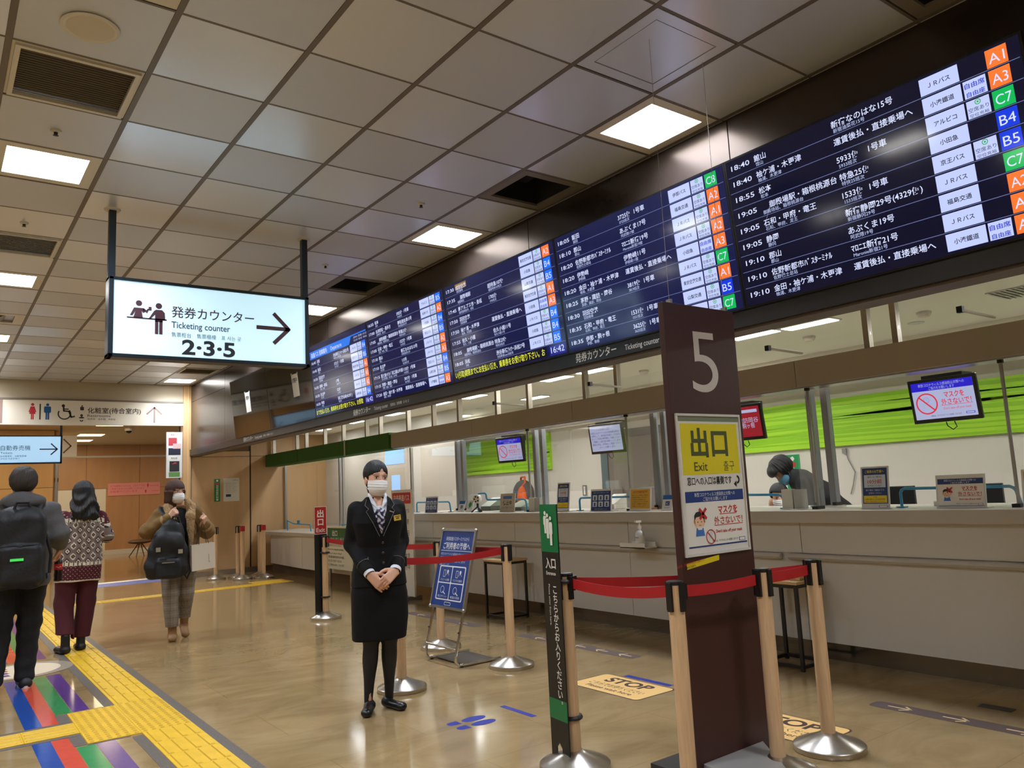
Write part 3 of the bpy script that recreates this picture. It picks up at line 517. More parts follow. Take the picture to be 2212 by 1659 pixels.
for k, lab, cx in ((6, 'switched-off black screen next to the farthest lit screen', .60), (7, 'switched-off black screen at the far end of the row', .42)):
    t, p = screen(k, lab); p.rect(.012, .012, SW - .024, SH - .024, off_glass, 0); p.mb.build('display', t)
    yl = 2.95 + 1.6975 * (k - 1); w = SU.cross(SV); o = Vector((4.06, yl, 2.44)) + SU * (SW * cx) + SV * .36 + w * .004
    tt = thing('notice_sheet', 'white out-of-order sheet taped to the ' + ('nearer' if k == 6 else 'farther') + ' switched-off screen', 'paper notice', o)
    MB().extr([(0, 0), (.22, .0), (.21, .31), (-.01, .315)], (0, 0, 0), SU, SV, w, papm, .002).build('sheet', tt); Print(w * .0025, SU, SV).text('調整中', .1, .2, .07, bk, 1, al='c', bold=.02, w=.17).mb.build('lettering', tt)
    MB().extr([(-.02, .30), (.02, .30), (.02, .335), (-.02, .335)], w * .002, SU, SV, w, M('tape', (170, 176, 160), .5), .001).extr([(.19, .29), (.23, .29), (.23, .325), (.19, .325)], w * .002, SU, SV, w, M('tape', (170, 176, 160), .5), .001).build('tape_strip', tt)

# ---------------------------------------------------------------- hanging illuminated signs
sg_face = M('sign_face', (230, 240, 245), .3, 0, (178, 226, 245), .56); sg_blue = M('sign_face_far', (200, 225, 245), .3, 0, (160, 210, 250), .52)
ink_p = M('ink_plum', (92, 62, 74), .5); ink_g = M('ink_grey', (84, 92, 112), .5); ink_d = M('ink_dark', (58, 60, 66), .5)
slate = M('sign_slate', (44, 54, 64), .35, .4)
def arrow_r(p, x0, x1, y, h, t, m, l=2): p.line([(x0, y), (x1 - t * .5, y)], t, m, l); p.line([(x1 - h, y + h), (x1, y), (x1 - h, y - h)], t, m, l)
def body_pict(p, x, y, s, m, l=2, skirt=False, legs=True):
    p.disc(x, y + s * .92, s * .085, m, l, 16)
    if skirt: p.poly([(x - .1 * s, y + .8 * s), (x + .1 * s, y + .8 * s), (x + .2 * s, y + .46 * s), (x + .15 * s, y + .44 * s), (x + .08 * s, y + .66 * s), (x + .17 * s, y + .34 * s), (x - .17 * s, y + .34 * s), (x - .08 * s, y + .66 * s), (x - .15 * s, y + .44 * s), (x - .2 * s, y + .46 * s)], m, l); p.rect(x - .075 * s, y, .065 * s, .35 * s, m, l); p.rect(x + .01 * s, y, .065 * s, .35 * s, m, l)
    else:
        p.rect(x - .19 * s, y + .42 * s, .38 * s, .4 * s, m, l, r=.07 * s)
        if legs: p.rect(x - .1 * s, y, .09 * s, .46 * s, m, l); p.rect(x + .01 * s, y, .09 * s, .46 * s, m, l)
YS = 6.56
t = thing('hanging_sign', 'large illuminated hanging sign pointing to the ticketing counter', 'sign', (1.05, YS, 2.54))
fr = MB(); Wd, Hh, D = 1.60, .63, .14
fr.bx(0, -D / 2, 0, Wd, D / 2, .03, slate).bx(0, -D / 2, Hh - .025, Wd, D / 2, Hh, slate).bx(0, -D / 2, 0, .035, D / 2, Hh, slate).bx(Wd - .035, -D / 2, 0, Wd, D / 2, Hh, slate); fr.build('frame', t, bevel=.004)
MB().bx(.035, -D / 2 + .012, .03, Wd - .035, D / 2 - .012, Hh - .025, sg_face).build('light_box', t)
for x in (.0, 1.56): MB().bx(x, -.025, Hh, x + .05, .025, ZC - 2.54, slate).build('post', t); MB().lathe([(.055, ZC - 2.54 - .012), (.06, ZC - 2.54)], trim_white, c=(x + .025, 0, 0), n=20).build('ceiling_rose', t)
p = Print((0, -D / 2 + .011, 0), (1, 0, 0), (0, 0, 1))
p.text('発券カウンター', .455, .355, .1, ink_p, 2, w=.66, bold=.008); p.text('Ticketing counter', .455, .262, .075, ink_g, 2, w=.46, bold=.01); p.text('售票柜台　售票櫃檯　표 사는 곳', .455, .192, .042, ink_g, 2, w=.55); p.text('2·3·5', .745, .055, .165, ink_d, 2, al='c', w=.42, bold=.03)
p.mb.build('lettering', t); p = Print((0, -D / 2 + .011, 0), (1, 0, 0), (0, 0, 1)); arrow_r(p, 1.145, 1.415, .325, .125, .034, ink_p); p.mb.build('arrow', t); p = Print((0, -D / 2 + .011, 0), (1, 0, 0), (0, 0, 1))
p.disc(.215, .437, .023, ink_p, 2); p.poly([(.18, .4), (.25, .4), (.262, .37), (.245, .36), (.235, .375), (.245, .32), (.175, .32), (.19, .37), (.17, .335), (.15, .335)], ink_p, 2); p.poly([(.245, .385), (.275, .36), (.29, .395), (.278, .4), (.27, .385), (.25, .4)], ink_p, 2); p.rect(.285, .385, .022, .03, ink_p, 2); p.rect(.13, .313, .29, .012, ink_p, 2)
p.disc(.36, .428, .024, ink_p, 2); p.poly([(.325, .385), (.34, .397), (.385, .397), (.405, .375), (.408, .315), (.39, .315), (.39, .3), (.333, .3), (.333, .355), (.3, .318), (.285, .318)], ink_p, 2); p.rect(.333, .2, .025, .11, ink_p, 2); p.rect(.364, .2, .025, .11, ink_p, 2)
p.mb.build('counter_pictogram', t)
t = thing('hanging_sign', 'far illuminated blue hanging sign for the ticket machines, cut by the left edge', 'sign', (.45, 16.9, 2.28))
fr = MB(); Wd, Hh, D = 1.54, .52, .14
fr.bx(0, -D / 2, 0, Wd, D / 2, .025, slate).bx(0, -D / 2, Hh - .02, Wd, D / 2, Hh, slate).bx(0, -D / 2, 0, .03, D / 2, Hh, slate).bx(Wd - .03, -D / 2, 0, Wd, D / 2, Hh, slate); fr.build('frame', t)
MB().bx(.03, -D / 2 + .01, .025, Wd - .03, D / 2 - .01, Hh - .02, sg_blue).build('light_box', t)
for x in (0.0, 1.5): MB().bx(x, -.02, Hh, x + .04, .02, 3.36 - 2.28, slate).build('post', t)
p = Print((0, -D / 2 + .009, 0), (1, 0, 0), (0, 0, 1)); p.text('自動券売機', .57, .255, .1, ink_g, 2, w=.46); p.text('Tickets', .57, .185, .055, ink_g, 2, w=.18); p.text('自动售票机　自動售票機', .57, .13, .034, ink_g, 2, w=.4); p.text('승차권 자동판매기', .57, .085, .034, ink_g, 2, w=.29); p.mb.build('lettering', t); p = Print((0, -D / 2 + .009, 0), (1, 0, 0), (0, 0, 1)); arrow_r(p, 1.18, 1.46, .265, .1, .022, ink_g); p.mb.build('arrow', t); p = Print((0, -D / 2 + .009, 0), (1, 0, 0), (0, 0, 1)); body_pict(p, .43, .1, .3, ink_p); p.mb.build('person_pictogram', t)

# ---------------------------------------------------------------- restroom fascia sign
t = thing('restroom_sign', 'long white restroom sign over the corridor entrance', 'sign', (0, YE - .02, 2.93))
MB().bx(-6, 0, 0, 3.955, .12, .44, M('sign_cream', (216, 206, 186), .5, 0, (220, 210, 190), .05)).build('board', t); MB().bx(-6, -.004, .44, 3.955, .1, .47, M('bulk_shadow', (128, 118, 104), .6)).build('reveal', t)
p = Print((0, -.001, 0), (1, 0, 0), (0, 0, 1)); red = M('ink_red', (190, 44, 56), .5); blu = M('ink_blue', (28, 96, 158), .5); dk = M('ink_dk', (62, 48, 46), .5); tau = M('ink_taupe', (150, 124, 112), .5)
def piece(nm, f):
    q = Print((0, -.001, 0), (1, 0, 0), (0, 0, 1)); f(q); q.mb.build(nm, t)
piece('divider_bar', lambda p: p.rect(.93, .02, .05, .41, tau, 2)); piece('woman_pictogram', lambda p: body_pict(p, 1.425, .09, .29, red, 2, True)); piece('divider_bar', lambda p: p.rect(1.53, .09, .022, .28, dk, 2)); piece('man_pictogram', lambda p: body_pict(p, 1.655, .09, .29, blu, 2))
piece('wheelchair_pictogram', lambda p: p.disc(1.9, .345, .027, dk, 2).line([(1.905, .32), (1.91, .25), (1.99, .245), (2.03, .14), (2.08, .155)], .026, dk, 2).line([(1.91, .285), (1.98, .285)], .02, dk, 2).ring(1.92, .2, .108, .022, dk, 2, 24, 150, 400))
piece('ostomate_pictogram', lambda p: body_pict(p, 2.2, .2, .16, dk, 2, legs=False)); piece('baby_pictogram', lambda p: p.disc(2.195, .175, .022, dk, 2).poly([(2.145, .135), (2.195, .155), (2.245, .135), (2.225, .12), (2.165, .12)], dk, 2).ring(2.195, .09, .03, .018, dk, 2, 12, 180, 360))
piece('arrow', lambda p: p.line([(3.43, .06), (3.43, .32)], .03, tau, 2).line([(3.3, .22), (3.43, .345), (3.56, .22)], .03, tau, 2))
p.text('化粧室(待合室内)', 2.29, .225, .115, dk, 2, w=.9, bold=.012); p.text('Restrooms', 2.29, .15, .066, dk, 2, w=.38); p.text('洗手间　洗手間　화장실', 2.29, .095, .038, dk, 2, w=.46)
X_ = 4.05; p.mb.build('lettering', t)
# ---------------------------------------------------------------- ticket counter
t = thing('ticket_counter', 'long white ticket counter with a bumper rail and steel plinth', 'counter', (5.42, 3.2, 0))
Y0_, Y1_ = -12, 7.15
MB().bx(-.02, Y0_, 1.03, .9, Y1_, 1.125, counter_t).build('worktop', t, bevel=.006)
MB().bx(.04, Y0_ + .05, .15, .85, Y1_ - .05, 1.03, counter_w).build('carcass', t)
MB().bx(.15, Y0_, 0, .8, Y1_ - .1, .15, kick_m).build('plinth', t)
ys = [Y0_, -5, -3.1, -1.25, .45, 2.33, 4.17, 6.0, Y1_]
for a, b in zip(ys, ys[1:]):
    MB().bx(.03, a + .003, .15, .05, b - .003, .745, counter_w).build('front_panel', t); MB().bx(.03, a + .003, .80, .05, b - .003, 1.028, counter_w).build('front_panel', t)
for a, b in ((Y0_, .56), (.63, Y1_)):
    r_ = MB(); pts = [(.03, .745), (.0, .75), (-.012, .77), (.0, .79), (.03, .797)]
    r_.extr([(x, z) for x, z in pts], (0, b, 0), (1, 0, 0), (0, 0, 1), (0, -1, 0), counter_t, b - a); r_.build('bumper_rail', t, bevel=.003)
t = thing('low_counter', 'lower white counter section under the green beam', 'counter', (5.42, 13.2, 0))
MB().bx(-.03, -2.75, .735, .8, 2.75, .80, counter_t).build('worktop', t, bevel=.005)
MB().bx(.0, -2.7, .17, .7, .55, .735, counter_w).build('front_panel', t); MB().add([(0, .56, .17), (.12, 2.5, .17), (.7, 2.5, .17), (.7, .56, .17), (0, .56, .735), (.12, 2.5, .735), (.7, 2.5, .735), (.7, .56, .735)], [(3, 2, 1, 0), (4, 5, 6, 7), (0, 1, 5, 4), (1, 2, 6, 5), (2, 3, 7, 6), (3, 0, 4, 7)], M('counter_white2', (214, 208, 200), .38)).build('front_panel', t)
MB().bx(.14, -2.7, 0, .65, 2.45, .17, M('kick_brown', (88, 70, 54), .4, .3)).build('plinth', t)
# glazing over the counter: grey posts in pairs, panes between
win3 = struct('window_3', None, 'clear glass screen with paired grey posts on the ticket counter', loc=(5.98, 0, 0))
PY = [1.75, 3.72, 5.52, 7.5, 9.28]
po = MB().bx(-.03, -.028, 1.125, .03, .028, 2.10, grey_post).mesh('glazing_post'); copies(po, 'glazing_post', win3, [(0, y + d, 0) for y in PY for d in (-.07, .07)])
for a, b in zip([-1] + PY, PY + [10.5]): MB().bx(-.004, a + .1, 1.34, .004, b - .1, 2.10, clear).build('pane', win3)
ft = MB().bx(-.07, -.12, 1.125, .07, .12, 1.14, chrome).bx(-.05, -.1, 1.14, .05, -.07, 1.165, black_pl).bx(-.05, .07, 1.14, .05, .1, 1.165, black_pl).mesh('post_foot'); copies(ft, 'post_foot', win3, [(0, y, 0) for y in PY])
win4 = struct('window_4', None, 'frosted clear screen above the low counter', loc=(5.98, 0, 0))
MB().bx(-.004, 10.7, .82, .004, 13.15, 2.10, acryl).build('pane', win4); MB().bx(-.004, 13.35, .82, .004, 16.0, 2.10, acryl).build('pane', win4)
for y in (13.18, 13.32, 10.68, 16.02): MB().bx(-.02, y - .02, .80, .02, y + .02, 2.10, alu).build('glazing_post', win4)
# acrylic wings hanging on rods in front of the beam
for y, lab in ((3.6, 'clear acrylic wing screen right of the number five pillar'), (5.66, 'clear acrylic wing screen left of the number five pillar'), (7.3, 'clear acrylic wing screen above the paused window'), (2.17, 'clear acrylic wing screen near the right edge')):
    t = thing('acrylic_wing', lab, 'screen divider', (5.6, y, 1.125), group='acrylic wing screens')
    MB().bx(-.16, -.002, .02, .1, .002, 1.24, acryl).build('sheet', t); MB().cyl((-.38, .02, 1.26), (0, -.02, 1.24), .011, trim_white, n=8).build('rod', t); MB().box((-.39, .02, 1.262), (.035, .035, .04), black_pl).build('rod_clamp', t)
    MB().cyl((.05, 0, 0), (.05, 0, .95), .012, alu, n=8).build('upright', t); MB().box((.05, 0, .965), (.03, .03, .05), black_pl).build('upright_cap', t); MB().box((.05, 0, .012), (.1, .05, .024), black_pl).build('foot', t)

# ---------------------------------------------------------------- hanging monitors
mbz = M('monitor_black', (16, 17, 22), .3); SCM = lambda n, c, e: quiet(M(n, (10, 10, 12), .2, 0, c, e))
m_w = SCM('mon_white', (200, 205, 246), .45); m_b = SCM('mon_blue', (40, 30, 220), .5); m_r = SCM('mon_red', (210, 40, 60), .7); m_k = SCM('mon_ink', (30, 32, 60), .2); m_red = SCM('mon_redbg', (130, 18, 32), .8); m_g = SCM('mon_greyface', (150, 160, 200), .75)
def no_sign(p, x, y, r, mr, mk, l=3):
    p.disc(x, y + r * .35, r * .28, mk, l, 14); p.ring(x, y + r * .35, r * .28, r * .03, mr, l); p.line([(x - r * .35, y - r * .6), (x - r * .3, y), (x + r * .3, y), (x + r * .35, y - r * .6)], r * .07, mk, l)
    p.ring(x, y, r, r * .13, mr, l + 1); p.line([(x - r * .65, y + r * .65), (x + r * .65, y - r * .65)], r * .13, mr, l + 1)
def monitor(yc, label, kind, rz=0.0, w=.50, h=.335):
    t = thing('hanging_monitor', label, 'monitor', (6.10, yc, 2.10), rz, 'hanging monitors')
    MB().bx(-.02, -.15, -.08, .14, .15, 0, mbz).build('ceiling_mount', t); MB().bx(.03, -.14, -.30, .13, .14, -.04, mbz).build('rear_housing', t)
    u, v = Vector((0, -1, 0)), Vector((-.14, 0, 1)).normalized(); n = u.cross(v); o = Vector((.0, w / 2, -.36))
    MB().extr([(0, 0), (w, 0), (w, h), (0, h)], o - n * .03, u, v, n, mbz, .03).build('bezel', t, bevel=.006)
    p = Print(o + n * .001, u, v); a, b, W_, H_ = .025, .03, w - .05, h - .055
    if kind == 'mask':
        p.rect(a, b, W_, H_, m_w, 1); p.rect(a, b + H_ * .77, W_, H_ * .23, m_b, 2); p.text('新型コロナウィルス感染防止対策への', a + W_ / 2, b + H_ * .89, .025, m_w, 3, al='c', w=W_ * .75); p.text('ご協力をお願いします', a + W_ / 2, b + H_ * .795, .025, m_w, 3, al='c', w=W_ * .42)
        no_sign(p, a + W_ * .22, b + H_ * .42, H_ * .29, m_r, m_g); p.text('マスクを', a + W_ * .68, b + H_ * .55, .05, m_r, 3, al='c', w=W_ * .32, bold=.02); p.text('外さないで！', a + W_ * .7, b + H_ * .36, .05, m_r, 3, al='c', w=W_ * .48, bold=.02); p.rect(a + W_ * .45, b + H_ * .33, W_ * .5, .003, m_r, 3)
        p.text("Don't take off your mask", a + W_ * .7, b + H_ * .22, .026, m_r, 3, al='c', w=W_ * .44); p.text('※場内は、マイクのスピーカーを設置しております', a + W_ * .5, b + H_ * .06, .014, m_k, 3, al='c', w=W_ * .5); p.rect(a + W_ * .82, b + H_ * .06, W_ * .14, H_ * .06, m_b, 3, r=.006); p.rect(a + W_ * .83, b + H_ * .07, W_ * .12, H_ * .04, m_w, 4, r=.004)
    elif kind == 'note':
        p.rect(a, b, W_, H_, m_w, 1); p.text('－ご利用中の皆様へ－', a + W_ / 2, b + H_ * .84, .03, m_k, 3, al='c', w=W_ * .5)
        for q, s_ in enumerate(('新型コロナウイルスの感染拡大防止', '対策として、発売窓口を減らして対応中', 'ただくご利用は券売機をご利用ください', 'ご理解とご協力をお願いいたします', '乗車の方は、お早めにご用意ください', 'よろしくお願いします')): p.text(s_, a + W_ * .5, b + H_ * (.7 - q * .115), .026, m_k, 3, al='c', w=W_ * (.92 if q < 5 else .5))
    else:
        p.rect(a, b, W_, H_, m_red, 1); p.rect(a + W_ * .55, b + H_ * .8, W_ * .4, H_ * .1, m_w, 2); p.rect(a + W_ * .06, b + H_ * .8, W_ * .3, H_ * .1, m_w, 2); p.text('茅野・諏訪岡谷', a + W_ * .95, b + H_ * .48, .055, m_w, 3, al='r', w=W_ * .85); p.text('伊那・駒ヶ根', a + W_ * .85, b + H_ * .3, .055, m_w, 3, al='r', w=W_ * .6)
    p.mb.build('display', t)
    MB().tube([(.04, -.03, -.36), (.03, -.05, -.40), (.03, -.02, -.42), (.035, .02, -.39), (.04, .03, -.36)], .004, black_pl, 6).build('cable', t)
monitor(2.75, 'hanging monitor at the right showing the mask notice', 'mask', -.02); monitor(4.6, 'hanging monitor with a dark red page half behind the pillar', 'red', .03); monitor(6.42, 'hanging monitor showing a plain text notice', 'note', .1); monitor(8.25, 'far hanging monitor with the mask notice over the lime panel', 'mask', .12)

# ---------------------------------------------------------------- counter-top stands
navy = M('print_navy', (30, 58, 124), .5); yel = M('print_yellow', (240, 214, 40), .5); redp = M('print_red', (196, 44, 46), .5); skin_p = M('print_skin', (244, 196, 160), .5); paleb = M('print_paleblue', (206, 220, 236), .5); amber = M('print_amber', (226, 176, 60), .6); txtw = M('print_txt', (232, 234, 238), .5)
bluep = M('print_blue', (70, 120, 190), .5); hairp = M('print_hair', (40, 36, 38), .5)
sheet = M('acrylic_sheet', (226, 226, 222), .25)
ZT = 1.126
def boy(p, x, y, s, l=3):
    p.poly([(x - s * .3, y - s * .55), (x + s * .3, y - s * .55), (x + s * .22, y - s * .2), (x - s * .22, y - s * .2)], bluep, l); p.disc(x, y + s * .1, s * .34, skin_p, l + 1); p.disc(x - s * .35, y + s * .08, s * .07, skin_p, l + 1, 10); p.disc(x + s * .35, y + s * .08, s * .07, skin_p, l + 1, 10)
    p.poly([(x - s * .33, y + s * .12), (x - s * .22, y + s * .26), (x + s * .1, y + s * .3), (x + s * .33, y + s * .12), (x + s * .3, y + s * .4), (x + s * .1, y + s * .52), (x - s * .2, y + s * .48), (x - s * .33, y + s * .34)], hairp, l + 2)
    p.disc(x - s * .12, y + s * .06, s * .03, hairp, l + 2, 8); p.disc(x + s * .12, y + s * .06, s * .03, hairp, l + 2, 8); p.line([(x - s * .05, y - s * .08), (x + s * .06, y - s * .08)], s * .02, hairp, l + 2); p.poly([(x - s * .2, y - s * .15), (x + s * .2, y - s * .15), (x + s * .12, y - s * .28), (x - s * .12, y - s * .28)], wh, l + 2)
    p.line([(x + s * .05, y + s * .2), (x + s * .45, y + s * .6)], s * .13, redp, l + 3); p.line([(x + s * .05, y + s * .6), (x + s * .45, y + s * .2)], s * .13, redp, l + 3)
def mask_art(p, x, y, w, h):
    p.rect(x, y, w, h, wh, 1); p.rect(x, y + h * .8, w, h * .2, navy, 2); p.text('新型コロナウィルス感染防止対策への', x + w / 2, y + h * .905, h * .08, txtw, 3, al='c', w=w * .7); p.text('ご協力をお願いします', x + w / 2, y + h * .82, h * .08, txtw, 3, al='c', w=w * .42)
    boy(p, x + w * .2, y + h * .42, h * .42); p.text('マスクを', x + w * .7, y + h * .58, h * .16, redp, 3, al='c', w=w * .34, bold=.03); p.text('外さないで！', x + w * .7, y + h * .38, h * .16, redp, 3, al='c', w=w * .5, bold=.03); p.rect(x + w * .45, y + h * .35, w * .5, h * .012, redp, 3); p.rect(x + w * .55, y + h * .55, w * .3, h * .012, redp, 3)
    p.text("Don't take off your mask", x + w * .7, y + h * .22, h * .08, redp, 3, al='c', w=w * .46, bold=.02); p.text('※場内には、マイクのスピーカーを設置しております', x + w * .62, y + h * .06, h * .045, bk, 3, al='c', w=w * .45); p.rect(x + w * .86, y + h * .03, w * .11, h * .07, navy, 3, r=.003); p.rect(x + w * .868, y + h * .038, w * .094, h * .054, wh, 4, r=.003)
    p.rect(x, y, w, h * .015, navy, 3)
def stand(y0, y1, h, label, art, x=5.58, base=True, lean=.12, z=None, name='counter_stand', cat='sign stand', grp='counter stands'):
    w = y1 - y0; t = thing(name, label, cat, (x, y1, z if z is not None else ZT), group=grp); u = Vector((0, -1, 0)); v = Vector((lean, 0, 1)).normalized(); n = u.cross(v)
    MB().extr([(0, 0), (w, 0), (w, h), (0, h)], -n * .006, u, v, n, sheet, .006).build('holder', t)
    if base: MB().bx(-.01, -w, 0, .1, 0, .005, sheet).build('foot', t)
    p = Print(n * .0006, u, v); art(p, w, h); p.mb.build('print', t)
def a_mask(p, w, h): mask_art(p, w * .04, h * .06, w * .92, h * .82)
def a_ten(p, w, h):
    p.rect(w * .06, h * .12, w * .88, h * .84, navy, 1); p.text('ご乗車のお客様へ', w / 2, h * .85, h * .075, yel, 2, al='c', w=w * .68, bold=.02); p.rect(w * .12, h * .5, w * .76, h * .3, paleb, 2); p.text('乗内へのご案内は', w / 2, h * .73, h * .05, bk, 3, al='c', w=w * .5); p.text('10分前', w / 2, h * .6, h * .11, redp, 3, al='c', w=w * .5, bold=.03); p.text('を予定しています', w / 2, h * .525, h * .045, bk, 3, al='c', w=w * .5)
    p.text('乗り場をご確認のうえ', w / 2, h * .42, h * .05, txtw, 2, al='c', w=w * .65); p.text('お待ちください', w / 2, h * .35, h * .05, txtw, 2, al='c', w=w * .45); p.rect(w * .09, h * .14, w * .82, h * .17, yel, 2); p.text('ご注意', w / 2, h * .26, h * .035, bk, 3, al='c'); p.text('お乗り遅れによる出発時間後', w / 2, h * .21, h * .035, bk, 3, al='c', w=w * .7); p.text('払戻・座席変更はできません', w / 2, h * .16, h * .035, redp, 3, al='c', w=w * .7); p.rect(w * .62, h * .03, w * .3, h * .05, navy, 1, r=.004); p.rect(w * .635, h * .036, w * .27, h * .038, wh, 2, r=.004)
def a_six(p, w, h):
    p.rect(w * .04, h * .03, w * .92, h * .88, navy, 1); p.text('お客様へ安全にご利用いただくために', w / 2, h * .81, h * .06, paleb, 2, al='c', w=w * .75)
    for r in range(2):
        for c in range(3):
            x, y = w * (.1 + c * .285), h * (.2 + (1 - r) * .29); p.rect(x, y, w * .22, h * .24, paleb, 2, r=.006); p.disc(x + w * .11, y + h * .14, h * .05, hairp if (r + c) % 2 else navy, 3, 12); p.rect(x + w * .07, y + h * .03, w * .08, h * .06, navy if (r + c) % 2 else hairp, 3)
    p.text('ご理解とご協力をお願いいたします', w / 2, h * .08, h * .05, paleb, 2, al='c', w=w * .6)
def a_yel(p, w, h):
    p.rect(w * .05, h * .1, w * .9, h * .84, amber, 1); p.text('お詫び営業時間変更', w / 2, h * .78, h * .12, M('ink_orange', (180, 84, 20), .5), 2, al='c', w=w * .7, bold=.02)
    for q in range(6): p.text(('新型コロナウイルスの影響により当面の間', '営業時間を短縮しております', 'ご利用のお客様には', 'ご不便をおかけいたしますが', '何卒ご理解のほど', 'お願いいたします')[q], w * .12, h * (.66 - q * .095), h * .06, bk, 2, w=w * (.74 - .05 * (q % 3)))
def a_stop(p, w, h): p.rect(w * .02, h * .02, w * .96, h * .96, M('print_beige', (196, 184, 164), .6), 1); p.text('休止中', w / 2, h * .4, h * .26, bk, 2, al='c', w=w * .6, bold=.02); p.text('しばらくお待ちください', w / 2, h * .2, h * .1, bk, 2, al='c', w=w * .75); p.rect(w * .2, h * .7, w * .6, h * .16, bluep, 2, r=.01)
def a_ic(p, w, h): p.rect(0, h * .72, w, h * .28, M('print_cyanblue', (24, 96, 176), .5), 1); p.rect(w * .3, h * .32, w * .4, h * .28, navy, 1); p.text('IC', w / 2, h * .38, h * .2, txtw, 2, al='c', w=w * .25); p.text('使えます', w / 2, h * .16, h * .09, bk, 1, al='c', w=w * .5)
def a_green(p, w, h): p.disc(w * .5, h * .62, w * .25, M('print_green', (60, 160, 80), .5), 1); p.text('安心', w / 2, h * .3, h * .1, bk, 1, al='c', w=w * .5)
stand(2.335, 2.655, .225, 'landscape mask notice stand at the right of the counter', a_mask); stand(2.985, 3.20, .31, 'blue ten-minutes-before notice stand right of the grey posts', a_ten); stand(5.885, 6.20, .228, 'navy six-pictogram notice stand left of the pillar', a_six); stand(5.34, 5.625, .222, 'amber text notice stand left of the pillar', a_yel); stand(6.545, 6.755, .315, 'blue ten-minutes-before notice stand behind the green entrance sign', a_ten)
stand(7.535, 7.835, .222, 'beige window-paused notice stand behind the blue rail', a_stop); stand(9.3, 9.63, .225, 'navy six-pictogram notice stand at the far end of the counter', a_six); stand(5.07, 5.20, .15, 'small blue card-payment stand beside the pillar', a_ic, lean=.3); stand(8.86, 9.0, .15, 'small blue card-payment stand left of the tripod', a_ic, x=5.72, lean=.3); stand(8.66, 8.8, .155, 'small white stand with a green mark left of the tripod', a_green, x=5.72, lean=.3); stand(1.85, 2.12, .24, 'amber notice stand cut by the right edge', a_yel); stand(10.0, 10.12, .3, 'narrow blue and yellow stand behind the red bus board', a_ten)
def leaflet(y0, y1, label, h=.17):
    t = thing('leaflet_holder', label, 'leaflet holder', (5.58, y1, ZT), group='leaflet holders'); w = y1 - y0
    MB().bx(0, -w, 0, .004, 0, h * .85, acryl).bx(.07, -w, 0, .074, 0, h, acryl).bx(0, -w, 0, .074, 0, .004, acryl).build('tray', t); MB().bx(.01, -w * .48, .005, .05, -.01, h * .95, papm).build('leaflets', t); MB().bx(.01, -w + .01, .005, .05, -w * .52, h * .93, M('paper_grey', (190, 188, 186), .7)).build('leaflets', t)
leaflet(3.665, 3.895, 'clear leaflet holder in front of the bending clerk'); leaflet(7.05, 7.27, 'clear leaflet holder right of the paused notice')
# blue counter rails
rail_m = M('rail_blue', (58, 142, 180), .35)
def rail(pts, lab, x=5.72):
    t = thing('counter_rail', lab, 'rail', (x, pts[0][0], ZT), group='blue counter rails'); y0 = pts[0][0]
    P = [Vector((0, y - y0, z - ZT)) for y, z in pts]; Q = [P[0]]
    for a, b, c in zip(P, P[1:], P[2:]):
        d0 = (a - b).normalized() * .03; d1 = (c - b).normalized() * .03; Q += [b + d0, b + (d0 + d1) * .35, b + d1]
    Q.append(P[-1]); MB().tube(Q, .011, rail_m, 8).build('rail_tube', t); [MB().box((0, yy, .005), (.06, .06, .008), rail_m).build('rail_foot', t) for yy in (0, P[-1].y)]
rail([(2.97, ZT), (2.97, 1.263), (2.21, 1.258), (2.18, ZT)], 'blue rail between the two right notice stands'); rail([(4.75, ZT), (4.75, 1.255), (3.97, 1.243), (3.95, ZT)], 'blue rail in front of the bending clerk'); rail([(6.52, ZT), (6.52, 1.265), (5.68, 1.262), (5.64, ZT)], 'blue rail behind the navy six-pictogram stand')
rail([(8.50, ZT), (8.50, 1.36), (8.31, 1.36), (8.31, 1.275), (7.49, 1.27), (7.46, ZT)], 'stepped blue rail around the tripod'); rail([(10.1, ZT), (10.1, 1.27), (9.2, 1.265), (9.17, ZT)], 'blue rail at the far end of the counter')
for pts, lab in (([(15.25, .8), (15.25, .99), (14.9, .93), (14.1, .92), (14.06, .8)], 'far stepped blue rail on the low counter'), ([(12.7, .8), (12.7, .93), (11.0, .93), (11.0, .8)], 'blue rail on the low counter behind the exit sign')):
    t = thing('counter_rail', lab, 'rail', (5.72, pts[0][0], .8), group='blue counter rails'); MB().tube([(0, y - pts[0][0], z - .8) for y, z in pts], .012, rail_m, 8).build('rail_tube', t); MB().box((0, (pts[-2][0] + pts[1][0]) / 2 - pts[0][0], .16), (.02, .1, .08), rail_m).build('rail_block', t)
